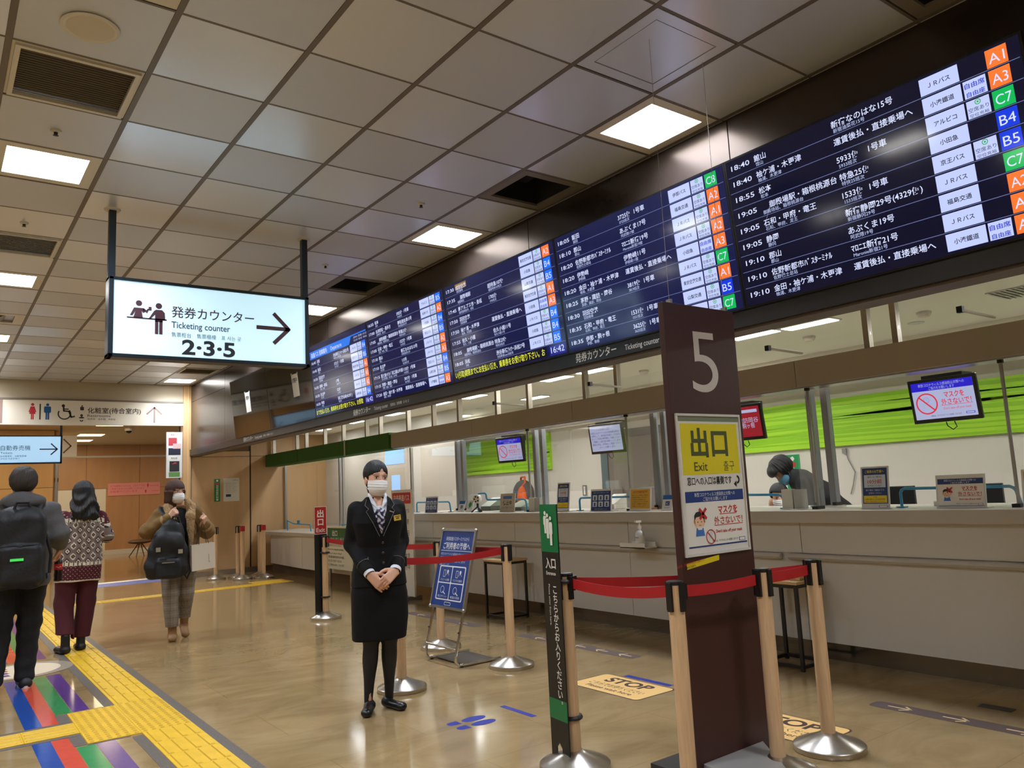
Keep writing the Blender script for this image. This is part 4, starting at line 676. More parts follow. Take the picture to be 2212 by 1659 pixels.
# tripod with a small ring fan, devices
t = thing('desk_fan', 'small white clip fan on a black mini tripod', 'fan', (5.6, 8.34, ZT), .3)
for a in (0, 2.1, 4.2): MB().cyl((.0, 0, .07), (.08 * math.cos(a), .08 * math.sin(a), .006), .007, black_pl, .01, 8).build('tripod_leg', t)
MB().cyl((0, 0, .06), (0, 0, .12), .013, black_pl, n=10).build('column', t); MB().cyl((-.02, 0, .165), (.03, 0, .165), .055, wh, n=24).build('fan_housing', t)
for k in range(5): MB().cyl((-.024, .032 * math.cos(k * 1.257), .165 + .032 * math.sin(k * 1.257)), (-.02, .032 * math.cos(k * 1.257), .165 + .032 * math.sin(k * 1.257)), .011, bk, n=10).build('vent_hole', t)
def device(y, x, w, d, h, lab, nm, m1, m2, z=ZT):
    t = thing(nm, lab, nm.replace('_', ' ').split()[-1], (x, y, z)); MB().bx(-d / 2, -w / 2, 0, d / 2, w / 2, h * .35, m1).build('base', t, bevel=.005)
    MB().add([(-d / 2, -w / 2, h * .35), (d / 2, -w / 2, h), (d / 2, w / 2, h), (-d / 2, w / 2, h * .35), (d / 2, -w / 2, h * .35), (d / 2, w / 2, h * .35)], [(0, 1, 2, 3), (0, 4, 1), (3, 2, 5), (1, 4, 5, 2)], m2).build('sloped_panel', t)
gdark = M('device_grey', (96, 98, 92), .4); gl = M('device_white', (222, 218, 206), .4)
device(7.95, 6.0, .26, .22, .13, 'grey card terminal left of the paused notice', 'card_terminal', gdark, M('screen_green', (150, 160, 140), .3)); device(8.75, 6.1, .22, .2, .17, 'grey green display unit behind the fan', 'customer_display', gdark, M('screen_green', (150, 160, 140), .3)); device(2.72, 6.05, .22, .3, .1, 'white curved receipt printer between right notices', 'receipt_printer', gl, gl); device(6.38, 6.1, .2, .2, .16, 'white ticket printer behind the pictogram stand', 'ticket_printer', gl, gl)
for y, lab in ((5.75, 'black phone stand right of the six-pictogram stand'),):
    t = thing('phone_stand', lab, 'phone', (5.86, y, ZT)); MB().box((0, 0, .07), (.03, .1, .13), black_pl, Matrix.Rotation(.25, 3, 'Y')).build('handset', t); MB().bx(-.06, -.2, 0, .04, -.02, .02, M('wood_block', (190, 130, 80), .5)).build('wood_tray', t)
# hand sanitiser on its little shelf
t = thing('sanitizer_shelf', 'small white shelf fixed to the counter front', 'shelf', (5.36, 5.28, .803)); MB().bx(-.12, -.16, 0, .04, .16, .008, wh).bx(-.12, -.16, 0, -.115, .16, .045, wh).build('tray', t); MB().bx(.03, -.15, .0, .04, .15, .05, wh).build('bracket', t)
t = thing('hand_sanitizer', 'clear pump bottle of hand sanitiser with a blue label', 'bottle', (5.305, 5.235, .812))
MB().lathe([(.038, 0), (.042, .006), (.042, .115), (.036, .135), (.016, .15), (.016, .165)], M('clear_plastic', (214, 220, 222), .15, spec=.6), n=20).build('bottle_body', t); MB().lathe([(.0425, .03), (.0428, .03), (.0428, .1), (.0425, .1)], wh, n=20).build('label_band', t)
Print((-.0436, .03, .05), (0, -1, 0), (0, 0, 1)).text('消毒用', .03, .03, .018, navy, 1, al='c').text('ハンドジェル', .03, .01, .016, navy, 1, al='c', w=.05).mb.build('label_text', t)
MB().lathe([(.018, .165), (.018, .19), (.008, .192), (.008, .225)], wh, n=14).bx(-.05, -.012, .222, .018, .012, .24, wh).build('pump_head', t)
# objects at the back of the office
def bx_thing(nm, lab, cat, x, y, z, parts):
    t = thing(nm, lab, cat, (x, y, z))
    for pn, a, m in parts: MB().bx(*a, m).build(pn, t, bevel=.006)
bx_thing('back_cabinet', 'low white cabinet along the office back wall', 'cabinet', 8.3, 10.2, 0, [('body', (-.2, -1.4, 0, .22, 1.9, 1.0), gl), ('door', (-.215, -1.38, .05, -.2, -.3, .95), wh), ('door', (-.215, -.28, .05, -.2, .8, .95), wh), ('door', (-.215, .82, .05, -.2, 1.88, .95), wh)])
bx_thing('work_desk', 'white staff desk behind the right glass', 'desk', 7.9, 3.0, 0, [('desk_top', (-.35, -2.2, .7, .4, 1.2, .74), gl), ('leg', (-.33, -2.18, 0, -.28, -2.1, .7), alu), ('leg', (-.33, 1.1, 0, -.28, 1.18, .7), alu), ('leg', (.33, -2.18, 0, .38, -2.1, .7), alu), ('leg', (.33, 1.1, 0, .38, 1.18, .7), alu)])
for y, w, lab in ((2.55, .5, 'black computer monitor behind the right mask stand'), (3.3, .42, 'black computer monitor right of the ten-minutes stand'), (4.05, .34, 'dark computer monitor near the grey posts')):
    t = thing('desk_monitor', lab, 'monitor', (7.75, y, .74), group='office desk monitors'); MB().bx(-.02, -w / 2, .14, .02, w / 2, .5, black_pl).build('screen', t, bevel=.006); MB().bx(0, -.03, .0, .03, .03, .2, black_pl).build('stand', t); MB().bx(-.08, -.12, 0, .1, .12, .012, black_pl).build('foot', t)
t = thing('grey_backpack', 'grey and orange rucksack on the white office cabinet', 'bag', (8.25, 10.85, 1.03))
MB().ball((0, 0, .26), (.15, .24, .255), M('bag_grey', (92, 90, 92), .8), 20, 14).build('bag_body', t); MB().ball((-.1, -.1, .2), (.09, .1, .21), M('bag_orange', (238, 104, 44), .6), 16, 12).build('front_pocket', t); MB().tube([(0, .06, .52), (-.02, .02, .56), (-.02, -.08, .56), (-.05, -.12, .46), (-.1, -.1, .4)], .018, M('bag_orange', (238, 104, 44), .6), 8).build('strap', t); MB().tube([(-.04, -.2, .36), (-.08, -.28, .15), (-.08, -.3, .05)], .014, M('bag_grey', (92, 90, 92), .8), 8).build('side_strap', t)
t = thing('wall_banner', 'narrow green vertical banner on the office back wall', 'banner', (XB - .006, 5.77, 1.2)); MB().bx(0, -.1, 0, .004, .1, .45, M('banner_green', (24, 150, 84), .6)).build('cloth', t); p = Print((-.001, .1, 0), (0, -1, 0), (0, 0, 1)); p.disc(.1, .4, .03, wh, 1, 5); p.rect(.06, .3, .08, .06, redp, 1); p.vtext('非常通報装置', .1, .29, .05, wh, 1, .048, .02); p.mb.build('lettering', t)
for y, lab in ((9.65, 'grey wall socket right of the rucksack'), (9.18, 'grey wall socket next to the grey door')):
    t = thing('wall_socket', lab, 'socket', (XB - .012, y, 1.3), group='wall sockets'); MB().bx(0, -.05, -.07, .01, .05, .1, alu).build('plate', t); MB().bx(-.004, -.02, -.05, 0, .02, .08, wh).build('outlet', t)
t = thing('wall_phone_cord', 'grey cable hanging on the office wall right of the posts', 'cable', (XB - .015, 5.0, 1.15)); MB().tube([(0, .05, .5), (0, .03, .4), (0, -.04, .25), (0, .0, .1), (0, .04, 0)], .006, M('cord', (150, 146, 140), .5), 6).build('cord', t); MB().box((-.01, .06, .5), (.02, .05, .06), M('cord', (150, 146, 140), .5)).build('plug', t)
# board stands in front of the counters
t = thing('bus_board', 'tall white bus company board behind the uniformed woman', 'sign board', (5.2, 9.6, 0)); MB().bx(0, -.29, .05, .03, .29, 1.46, wh).build('board', t, bevel=.004); [MB().bx(-.12, a, 0, .16, a + .05, .05, alu).build('foot', t) for a in (-.2, .15)]
Print((-.001, .29, .05), (0, -1, 0), (0, 0, 1)).rect(.03, 1.22, .52, .15, redp, 1, r=.02).mb.build('header_plate', t); p = Print((-.001, .29, .05), (0, -1, 0), (0, 0, 1)); p.text('中央高速バス', .29, 1.265, .09, wh, 2, al='c', w=.44, bold=.03); p.text('新宿バスターミナル', .29, 1.1, .07, bk, 1, al='c', w=.42)
for q in range(5): p.text(('富士五湖・甲府', '諏訪・飯田', '松本・高山', '名古屋・木曽', '予約受付中')[q], .29, .95 - q * .15, .08, bk, 1, al='c', w=.38)
p.mb.build('lettering', t)
t = thing('exit_notice_board', 'cream thank-you board with a green exit header in front of the low counter', 'sign board', (5.3, 12.0, .26)); MB().bx(0, -.6, 0, .02, .45, .68, M('board_cream', (222, 216, 190), .6)).build('board', t); [MB().bx(.02, a, -.26, .05, a + .05, .3, alu).build('leg', t) for a in (-.5, .3)]
p = Print((-.001, .45, 0), (0, -1, 0), (0, 0, 1)); gx = M('exit_green', (40, 96, 48), .5); p.rect(.12, .43, .9, .22, gx, 1); p.poly([(.02, .58), (.06, .65), (.1, .58)], wh if False else gx, 1); p.rect(.05, .43, .02, .16, gx, 1); p.text('出口', .3, .53, .1, txtw, 2, w=.2, bold=.02); p.text('EXIT 出口 출구', .24, .46, .05, txtw, 2, w=.5)
for q, s_ in enumerate(('ご利用ありがとうございました', 'Thank you for using the terminal.', 'Have a nice trip!', '非常感谢您的光临', '감사합니다 안녕히 가십시오', 'またのご利用をお待ちしております')): p.text(s_, .05, .36 - q * .062, .042, bk, 1, w=.6 + .08 * (q % 2))
p.mb.build('lettering', t)
# ---------------------------------------------------------------- belt bollards
wood_p = M('bollard_wood', (216, 180, 138), .4, noise=.1, nscale=14, stretch=(6, 6, .5))
belt_m = M('belt_red', (178, 22, 28), .6, bump=.15, bscale=400)
BH = .955
_base = MB().lathe([(.176, 0), (.178, .004), (.178, .026), (.172, .032), (.06, .075), (.045, .085)], steel, n=40).mesh('base')
_pole = MB().lathe([(.036, .08), (.036, BH - .012)], wood_p, n=20).mesh('pole')
_cap = MB().lathe([(.037, BH - .016), (.037, BH - .002), (.034, BH + .001), (.001, BH + .001)], black_pl, n=20).mesh('cap')
_clip = MB().bx(.030, -.014, BH - .13, .046, .014, BH - .004, black_pl).cyl((.038, 0, BH - .13), (.04, 0, BH - .131), .0, black_pl, n=6).mesh('clip') if False else MB().bx(.030, -.014, BH - .13, .046, .014, BH - .004, black_pl).mesh('clip')
_capr = MB().lathe([(.04, BH - .09), (.042, BH - .085), (.042, BH - .005), (.036, BH + .004), (.001, BH + .005)], belt_m, n=20).mesh('belt_cassette')
def bollard(x, y, lab, rz=0, red=False):
    t = thing('belt_bollard', lab, 'bollard', (x, y, 0), rz, 'wooden belt bollards')
    for nm, me in (('base', _base), ('pole', _pole), ('cap', _capr if red else _cap)):
        o = bpy.data.objects.new(nm, me); COL.objects.link(o); o.parent = t
    if not red:
        for k in range(4):
            o = bpy.data.objects.new('clip', _clip); COL.objects.link(o); o.parent = t; o.rotation_euler.z = k * math.pi / 2
    return t
B = dict(ent=(2.665, 3.19), L=(2.708, 2.476), R=(3.294, 2.44), FR=(3.765, 2.47), emp=(2.81, 5.26), mid=(3.788, 5.25), beh=(3.80, 6.34), ex=(3.80, 8.93))
bollard(*B['ent'], 'bollard that carries the green entrance board', .1); bollard(*B['L'], 'nearest bollard at the left edge of the number five pillar'); bollard(*B['R'], 'bollard at the right edge of the number five pillar', .06); bollard(*B['FR'], 'bollard farthest right, standing on the second stop sticker', .06)
bollard(*B['emp'], 'bollard hidden behind the uniformed woman'); bollard(*B['mid'], 'bollard right of the blue tilted notice stand'); bollard(*B['beh'], 'bollard behind the blue tilted notice stand'); bollard(*B['ex'], 'bollard that carries the red exit board')
for x, y, lab, r_ in ((4.36, 15.3, 'wooden bollard standing alone by the maple end wall', False), (4.72, 15.15, 'left bollard of the middle pair by the end wall', False), (4.68, 14.75, 'red-capped bollard of the middle pair by the end wall', True), (5.08, 15.0, 'left bollard of the pair beside the low counter', False), (5.01, 14.58, 'red-capped bollard of the pair beside the low counter', True)):
    bollard(x, y, lab, 0, r_)
def belt(a, b, lab, sag=.01, z=BH - .075):
    a, b = Vector(B[a] + (0,)), Vector(B[b] + (0,)); d = (b - a).normalized(); a, b = a + d * .052, b - d * .052
    t = thing('belt', lab, 'belt', (a.x, a.y, z), group='red belts'); L_ = (b - a)
    MB().ribbon([L_ * (k / 12) + Vector((0, 0, -sag * 4 * (k / 12) * (1 - k / 12))) for k in range(13)], .05, belt_m, .0015).build('webbing', t)
    MB().box(Vector((0, 0, .025)) - d * .006, (.03, .03, .07), black_pl, Matrix.Rotation(math.atan2(d.y, d.x), 3, 'Z')).build('end_clip', t)
belt('ent', 'L', 'red belt from the entrance board to the nearest bollard', .022); belt('L', 'R', 'red belt crossing in front of the number five pillar', .008); belt('R', 'FR', 'short red belt right of the pillar', .004); belt('ent', 'FR', 'red belt passing behind the number five pillar', .02)
belt('emp', 'mid', 'red belt crossing in front of the blue notice stand', .02); belt('mid', 'beh', 'red belt behind the blue notice stand', .01); belt('beh', 'ex', 'red belt running back to the exit board', .03)

# ---------------------------------------------------------------- number five pillar sign
brown = M('pillar_brown', (66, 34, 28), .5, noise=.06, nscale=60)
five_g = M('five_grey', (206, 196, 186), .5)
t = thing('number_sign', 'tall dark brown pillar sign with a large number five', 'sign', (2.905, 2.60, 0))
PW, PH = .553, 2.29
MB().bx(0, 0, .034, PW, .035, PH, brown).build('panel', t, bevel=.003)
p = Print((0, -.001, 0), (1, 0, 0), (0, 0, 1))
p.text('5', .282, 1.842, .462, five_g, 1, al='c', w=.205, bold=-.006)
p.mb.build('number', t)
fr = MB()
for a in ((.023, 1.032, .517, 1.044), (.023, 1.716, .517, 1.728), (.023, 1.044, .033, 1.716), (.507, 1.044, .517, 1.716)): fr.bx(a[0], -.012, a[1], a[2], 0, a[3], trim_white)
fr.build('poster_frame', t); MB().bx(.033, -.005, 1.044, .507, -.001, 1.716, M('poster_paper', (226, 222, 214), .35)).build('poster', t)
p = Print((0, -.0052, 0), (1, 0, 0), (0, 0, 1)); pg = M('poster_olive', (74, 82, 40), .5)
p.rect(.033, 1.69, .474, .026, M('clip_green', (120, 130, 104), .4), 1); p.rect(.051, 1.424, .438, .255, M('poster_yellow', (226, 210, 30), .45), 1); p.text('出口', .262, 1.525, .152, pg, 2, al='c', w=.285, bold=.03); p.text('Exit', .135, 1.443, .062, pg, 2, w=.1, bold=.01); p.text('출구', .36, 1.443, .056, pg, 2, w=.085)
p.text('窓口への入口は裏側です', .075, 1.376, .044, bk, 2, w=.34, bold=.02); p.ring(.458, 1.392, .022, .011, bk, 2, 14, -100, 90); p.poly([(.43, 1.37), (.452, 1.386), (.452, 1.354)], bk, 2)
mask_art(p, .052, 1.075, .445, .268); no_sign(p, .052 + .165, 1.118, .036, redp, paleb, 5); p.rect(.052, 1.072, .445, .003, navy, 3)
p.mb.build('poster_print', t)
MB().extr([(.03, .975), (.27, 1.0), (.272, 1.026), (.028, 1.002)], (0, -.002, 0), (1, 0, 0), (0, 0, 1), (0, -1, 0), M('tape_yellow', (232, 208, 32), .5), .001).build('yellow_label', t)
p = Print((0, -.0035, 0), (1, 0, .1), (-.1, 0, 1)); p.text('乗車の際・ご乗車中は受付時間内にご利用ください', .16, .986, .015, redp, 1, al='c', w=.2); p.text('(発券窓口営業中)', .15, .972, .012, bk, 1, al='c', w=.08); p.mb.build('label_text', t)
for x in (.07, .5): MB().box((x, .017, PH + .008), (.014, .03, .025), alu).build('wire_clip', t); MB().cyl((x, .017, PH + .01), (x - .0, .017, ZC), .0012, alu, n=5).build('hanging_wire', t)
bs = MB(); bs.add([(.04, -.002, .005), (.49, -.002, .005), (.49, -.002, .095), (.04, -.002, .092), (.06, -.33, .004), (.26, -.33, .004), (.26, -.33, .062), (.06, -.33, .062)], [(0, 1, 2, 3), (7, 6, 5, 4), (3, 2, 6, 7), (0, 3, 7, 4), (2, 1, 5, 6), (0, 4, 5, 1)], M('foot_grey', (178, 176, 172), .4, .3)); bs.build('foot_plate', t, bevel=.002); MB().bx(0, -.01, .0, .2, .3, .034, M('foot_dark', (60, 58, 56), .5, .5)).build('floor_base', t)

# ---------------------------------------------------------------- entrance and exit boards strapped to bollards
bgreen = M('board_green', (8, 112, 62), .4); bblack = M('board_black', (26, 24, 22), .45)
t = thing('entrance_board', 'tall black board with a green queue pictogram marked entrance', 'sign board', (2.622, 3.315, .045))
u = Vector((-.12, -.99, 0)).normalized(); v = Vector((0, 0, 1)); n = u.cross(v); w = .165; H = 1.265
MB().extr([(0, 0), (.05, 0), (.05, .05), (.075, .075), (.1, .05), (.1, 0), (w, 0), (w, H), (0, H)], -n * .006, u, v, n, bblack, .006).build('board', t)
Print(n * .0008, u, v).rect(0, H - .245, w, .245, bgreen, 1, r=.004).mb.build('header_plate', t); Print(n * .0008, u, v).rect(0, .185, w, .1, bgreen, 1).mb.build('green_stripe', t); p = Print(n * .0008, u, v)
for k, (dx, dy, s_) in enumerate(((.052, .095, .105), (.076, .07, .118), (.106, .035, .138))):
    y0 = H - .245 + dy
    def fig(m, g, l): p.disc(dx, y0 + s_, .0105 + g, m, l); p.poly([(dx - .012 - g, y0 + s_ * .86 + g), (dx + .012 + g, y0 + s_ * .86 + g), (dx + .017 + g, y0 + s_ * .78), (dx + .017 + g, y0 + s_ * .44), (dx + .011 + g, y0 + s_ * .4), (dx + .01 + g, y0 - g), (dx - .01 - g, y0 - g), (dx - .011 - g, y0 + s_ * .4), (dx - .017 - g, y0 + s_ * .44), (dx - .017 - g, y0 + s_ * .78)], m, l)
    fig(bgreen, .0035, 2 + 2 * k); fig(wh, 0, 3 + 2 * k)
p.mb.build('queue_pictogram', t); p = Print(n * .0008, u, v)
p.text('入口', .083, H - .325, .06, wh, 2, al='c', w=.098, bold=.02); p.text('Entrance', .083, H - .362, .026, wh, 2, al='c', w=.09, bold=.01)
p.vtext('こちらからお入りください。', .112, H - .41, .05, wh, 2, .047, .01); p.text('Please enter from here.', .052, H - .41, .022, wh, 2, rot=-math.pi / 2, sx=1.0)
p.mb.build('lettering', t)
for z in (.87, .2): MB().tube([(.04 + .045 * math.cos(a), -.125 + .045 * math.sin(a), z) for a in [k * math.pi / 6 - math.pi * .95 for k in range(13)]], .012, black_pl, 6).build('strap', t)
t = thing('exit_board', 'tall black board with a red exit header on a bollard', 'sign board', (3.695, 8.985, .05)); w, H = .155, 1.25
MB().bx(0, 0, 0, w, .006, H, bblack).build('board', t); p = Print((0, -.001, 0), (1, 0, 0), (0, 0, 1)); p.rect(0, H - .325, w, .325, wh, 1); bred = M('board_red', (190, 34, 30), .4); p.rect(.006, H - .319, w - .012, .313, bred, 2, r=.006); p.text('出', w / 2, H - .12, .095, wh, 3, al='c', bold=.03); p.text('口', w / 2, H - .215, .09, wh, 3, al='c', bold=.03); p.text('Exit', w / 2, H - .30, .07, wh, 3, al='c', w=.11, bold=.02); p.mb.build('lettering', t)
for z in (.71, .2): MB().tube([(.105 + .046 * math.cos(a), -.055 + .046 * math.sin(a), z) for a in [k * math.pi / 6 - math.pi for k in range(13)]], .011, black_pl, 6).build('strap', t)

# ---------------------------------------------------------------- tilted notice stand
t = thing('notice_stand', 'tilted aluminium notice stand with a blue poster for users', 'sign stand', (3.52, 5.77, 0))
v = Vector((.16, 0, .65)).normalized(); u = Vector((0, -1, 0)); n = u.cross(v); o = Vector((0, .27, .43)); w, H = .54, .67
fr = MB()
for a in ((0, 0, w, .022), (0, H - .022, w, H), (0, .022, .022, H - .022), (w - .022, .022, w, H - .022)): fr.extr([(a[0], a[1]), (a[2], a[1]), (a[2], a[3]), (a[0], a[3])], o - n * .012, u, v, n, alu, .022)
fr.build('poster_frame', t); MB().extr([(.01, .01), (w - .01, .01), (w - .01, H - .01), (.01, H - .01)], o - n * .01, u, v, n, M('stand_blue', (30, 64, 138), .35), .012).build('poster', t)
for a in (0.01, w - .01):
    for b in (0.01, H - .01): MB().ball(o + u * a + v * b + n * .002, .017, alu, 10, 8).build('frame_corner', t)
p = Print(o + n * .003, u, v); p.text('新宿高速バスターミナルから', w / 2, H - .1, .036, txtw, 1, al='c', w=.36); p.text('ご利用者の皆様へ', w / 2, H - .17, .062, txtw, 1, al='c', w=.42, bold=.02); p.rect(.03, H - .19, w - .06, .004, txtw, 1)
for q, s_ in enumerate(('新型コロナウイルス感染拡大防止のため', '当ターミナルではご利用時に以下の点に', 'ご注意をいただくと共に、皆様へのご協力を', 'お願いいたします')): p.text(s_, .04, H - .225 - q * .03, .022, paleb, 1, w=.4 if q < 3 else .16)
p.rect(.065, .07, w - .13, .285, txtw, 1, r=.015)
for r in range(2):
    for c in range(2):
        x, y = .078 + c * .197, .08 + r * .137; p.rect(x, y, .187, .128, MT['stand_blue'], 2, r=.01); p.text((('咳エチケット', '検温の実施'), ('アルコール消毒', 'マスクの着用'))[r][c], x + .093, y + .012, .022, txtw, 3, al='c', w=.14)
        if r == 0: p.ring(x + .08, y + .075, .03, .004, txtw, 3); p.line([(x + .09, y + .06), (x + .13, y + .04)], .008, txtw, 3)
        else: p.line([(x + .06, y + .045), (x + .06, y + .1), (x + .09, y + .1), (x + .09, y + .045), (x + .06, y + .045)], .004, txtw, 3); p.disc(x + .125, y + .09, .014, txtw, 3); p.ring(x + .125, y + .055, .022, .004, txtw, 3, 14, 0, 180)
p.rect(.22, .03, .1, .028, txtw, 1, r=.01); p.rect(.225, .034, .09, .02, MT['stand_blue'], 2, r=.008); p.mb.build('lettering', t)
for s_ in (1, -1):
    y = .235 * s_
    MB().tube([(.02, y, .45), (-.03, y, .25), (-.07, y, .1), (-.075, y, .05), (-.05, y, .02), (.0, y, .014), (.36, y, .014)], .012, chrome, 10).build('leg_tube', t); MB().lathe([(.014, 0), (.012, .008)], black_pl, c=(-.02, y, 0), n=10).build('rubber_foot', t); MB().lathe([(.014, 0), (.012, .008)], black_pl, c=(.3, y, 0), n=10).build('rubber_foot', t); MB().cyl((-.028, y, .27), (-.045, y, .27), .006, black_pl, n=8).build('height_knob', t)
MB().cyl((-.066, .235, .14), (-.066, -.235, .14), .01, chrome, n=10).build('cross_bar', t); MB().bx(.02, -.22, .008, .33, .22, .014, M('base_plate', (104, 98, 94), .4, .5)).build('base_plate', t)

# ---------------------------------------------------------------- small tables in front of the counter
tw = M('table_top', (206, 170, 118), .5, noise=.08, nscale=8)
def side_table(x0, y0, x1, y1, H, lab):
    t = thing('side_table', lab, 'table', ((x0 + x1) / 2, (y0 + y1) / 2, 0), group='black steel side tables'); a, b = (x1 - x0) / 2, (y1 - y0) / 2
    MB().bx(-a - .01, -b - .01, H - .022, a + .01, b + .01, H, tw).build('table_top', t, bevel=.003)
    for sx in (-1, 1):
        for sy in (-1, 1): MB().box((sx * (a - .012), sy * (b - .012), (H - .022) / 2), (.024, .024, H - .022), black_sat).build('leg', t)
    for z in (H - .036, .03):
        for sy in (-1, 1): MB().box((0, sy * (b - .012), z), (2 * a - .048, .022, .024), black_sat).build('rail', t)
        for sx in (-1, 1): MB().box((sx * (a - .012), 0, z), (.022, 2 * b - .048, .024), black_sat).build('rail', t)
    return t
side_table(5.02, 7.03, 5.34, 7.40, .635, 'black steel side table with a wood top behind the middle bollard'); side_table(5.08, 3.48, 5.40, 3.84, .63, 'black steel side table with a wood top right of the pillar')
t = thing('wooden_tray', 'small wooden tray on the right side table', 'tray', (5.24, 3.62, .631)); MB().bx(-.08, -.12, 0, .08, .12, .012, tw).build('tray_bottom', t); MB().bx(-.08, -.12, .012, -.072, .12, .022, tw).build('tray_edge', t)

# ---------------------------------------------------------------- floor stickers
stop_m = M('stop_sand', (240, 196, 124), .45); stop_e = M('stop_edge', (74, 54, 52), .5); tape_b = M('tape_blue', (44, 56, 152), .4); strip_m = M('strip_plum', (92, 76, 74), .5); arrow_m = M('arrow_sand', (236, 208, 156), .5)
def sticker(x, y, lab):
    t = thing('floor_sticker', lab, 'floor sticker', (x, y, 0), group='stop floor stickers'); p = Print((0, 0, .0008), (0, -1, 0), (1, 0, 0), step=.0003)
    p.rect(-.345, -.195, .69, .39, stop_e, 0, r=.04); p.rect(-.335, -.185, .67, .37, stop_m, 1, r=.035); p.text('STOP', 0, .03, .16, stop_e, 2, al='c', w=.42, bold=.03); p.text('こちらでお待ちください', 0, -.065, .07, stop_e, 2, al='c', w=.52); p.text('Please wait here', 0, -.135, .065, stop_e, 2, al='c', w=.44, bold=.01); p.mb.build('print', t)
sticker(3.935, 4.17, 'stop floor sticker between entrance board and pillar'); sticker(3.935, 2.89, 'stop floor sticker partly covered by the far right bollard')
def arrows(x, y0, y1, d, lab, ys):
    t = thing('arrow_strip', lab, 'floor sticker', (x, (y0 + y1) / 2, 0), group='arrow floor strips'); c = (y0 + y1) / 2; p = Print((0, 0, .0008), (0, -1, 0), (1, 0, 0), step=.0003); L_ = y1 - y0
    p.rect(-L_ / 2, -.065, L_, .13, strip_m, 0, r=.03)
    for y in ys:
        q = -(y - c); p.line([(q - .07 * d, 0), (q + .06 * d, 0)], .014, arrow_m, 1); p.line([(q + .015 * d, .042), (q + .065 * d, 0), (q + .015 * d, -.042)], .014, arrow_m, 1)
    p.mb.build('print', t)
arrows(4.685, 1.0, 2.75, 1, 'dark arrow strip pointing right at the lower right corner', (2.58, 2.26, 1.93, 1.6, 1.27)); arrows(4.66, 4.72, 6.3, -1, 'dark arrow strip pointing left behind the entrance board', (4.86, 5.14, 5.42, 5.7, 5.98)); arrows(4.66, 7.0, 8.5, -1, 'dark arrow strip pointing left behind the uniformed woman', (8.2, 7.75, 7.3))
def tape(x0, y0, x1, y1, lab):
    t = thing('floor_tape', lab, 'floor tape', ((x0 + x1) / 2, (y0 + y1) / 2, 0), group='blue floor tapes'); a, b = (x1 - x0) / 2, (y1 - y0) / 2; MB().bx(-a, -b, .0, a, b, .0012, tape_b).build('tape_strip', t)
tape(3.045, 4.035, 3.085, 4.375, 'short blue tape on the floor right of the footprints'); tape(4.15, 3.92, 4.20, 4.36, 'blue tape along the upper edge of the left stop sticker')
for y, lab in ((4.275, 'left blue footprint sticker on the floor'), (4.165, 'right blue footprint sticker on the floor')):
    t = thing('footprint_sticker', lab, 'floor sticker', (2.71, y, 0), group='blue footprint stickers'); p = Print((0, 0, .001), (1, 0, 0), (0, 1, 0)); p.disc(.065, 0, .085, tape_b, 0, 24, .045); p.poly([(-.125, 0), (-.115, .027), (-.085, .034), (-.045, .036), (-.045, -.036), (-.085, -.034), (-.115, -.027)], tape_b, 0); p.mb.build('print', t)
t = thing('floor_plate', 'small dark metal plate in the floor near the right edge', 'floor plate', (5.05, 2.2, 0)); MB().bx(-.04, -.09, 0, .04, .09, .002, M('plate_dark', (64, 58, 52), .4, .6)).build('plate', t)

# ---------------------------------------------------------------- tactile paving (pieces of the floor) and guide lines
ty = M('tactile_yellow', (222, 178, 30), .42, noise=.08, nscale=7); ty2 = M('tactile_bar', (198, 156, 26), .45); tdk = M('border_granite', (92, 84, 76), .5, noise=.35, nscale=90)
def tile_bar(ax):
    m = MB(); m.bx(-.149, -.149, 0, .149, .149, .004, ty)
    for k in range(4):
        c = -.1125 + .075 * k; prof = ((-.017, -.14), (.017, -.14), (.017, .14), (-.017, .14)); q = ((-.012, -.134), (.012, -.134), (.012, .134), (-.012, .134))
        f = (lambda a, b, z: (c + a, b, z)) if ax == 'y' else (lambda a, b, z: (b, c + a, z))
        V = [f(a, b, .004) for a, b in prof] + [f(a, b, .009) for a, b in q]; m.add(V, [(4, 5, 6, 7)] if ax == 'y' else [(7, 6, 5, 4)], ty); m.add(V, [(0, 1, 5, 4), (1, 2, 6, 5), (2, 3, 7, 6), (3, 0, 4, 7)] if ax == 'y' else [(4, 5, 1, 0), (5, 6, 2, 1), (6, 7, 3, 2), (7, 4, 0, 3)], ty2)
    return m.mesh('tactile_tile')
def tile_dome():
    m = MB(); m.bx(-.149, -.149, 0, .149, .149, .004, ty)
    for i in range(6):
        for j in range(6): m.lathe([(.014, .004), (.011, .0085), (.001, .009)], ty2, c=(-.125 + .05 * i, -.125 + .05 * j, 0), n=8)
    return m.mesh('tactile_tile')
tby, tbx, tdm = tile_bar('y'), tile_bar('x'), tile_dome()
ys = [6.45 + .15 + .3 * k for k in range(31)]; copies(tby, 'tactile_tile', floor, [(1.285, y, 0) for y in ys]); copies(tby, 'tactile_tile', floor, [(1.285, 5.55 - .15 - .3 * k, 0) for k in range(9)])
copies(tdm, 'tactile_tile', floor, [(x, 5.7 + .3 * k, 0) for x in (.985, 1.285) for k in range(3)]); copies(tbx, 'tactile_tile', floor, [(.685 - .3 * k, 6.0, 0) for k in range(6)])
for a in ((1.437, 2.9, 1.5, 15.9), (1.07, 2.9, 1.133, 5.5), (1.07, 6.47, 1.133, 15.9), (-1.2, 6.155, .83, 6.205), (-1.2, 5.795, .83, 5.845), (.76, 6.21, .83, 6.46), (.76, 5.545, .83, 5.79), (.83, 6.455, 1.065, 6.475), (.83, 5.525, 1.065, 5.545)): MB().bx(a[0], a[1], 0, a[2], a[3], .0016, tdk).build('border_strip', floor)
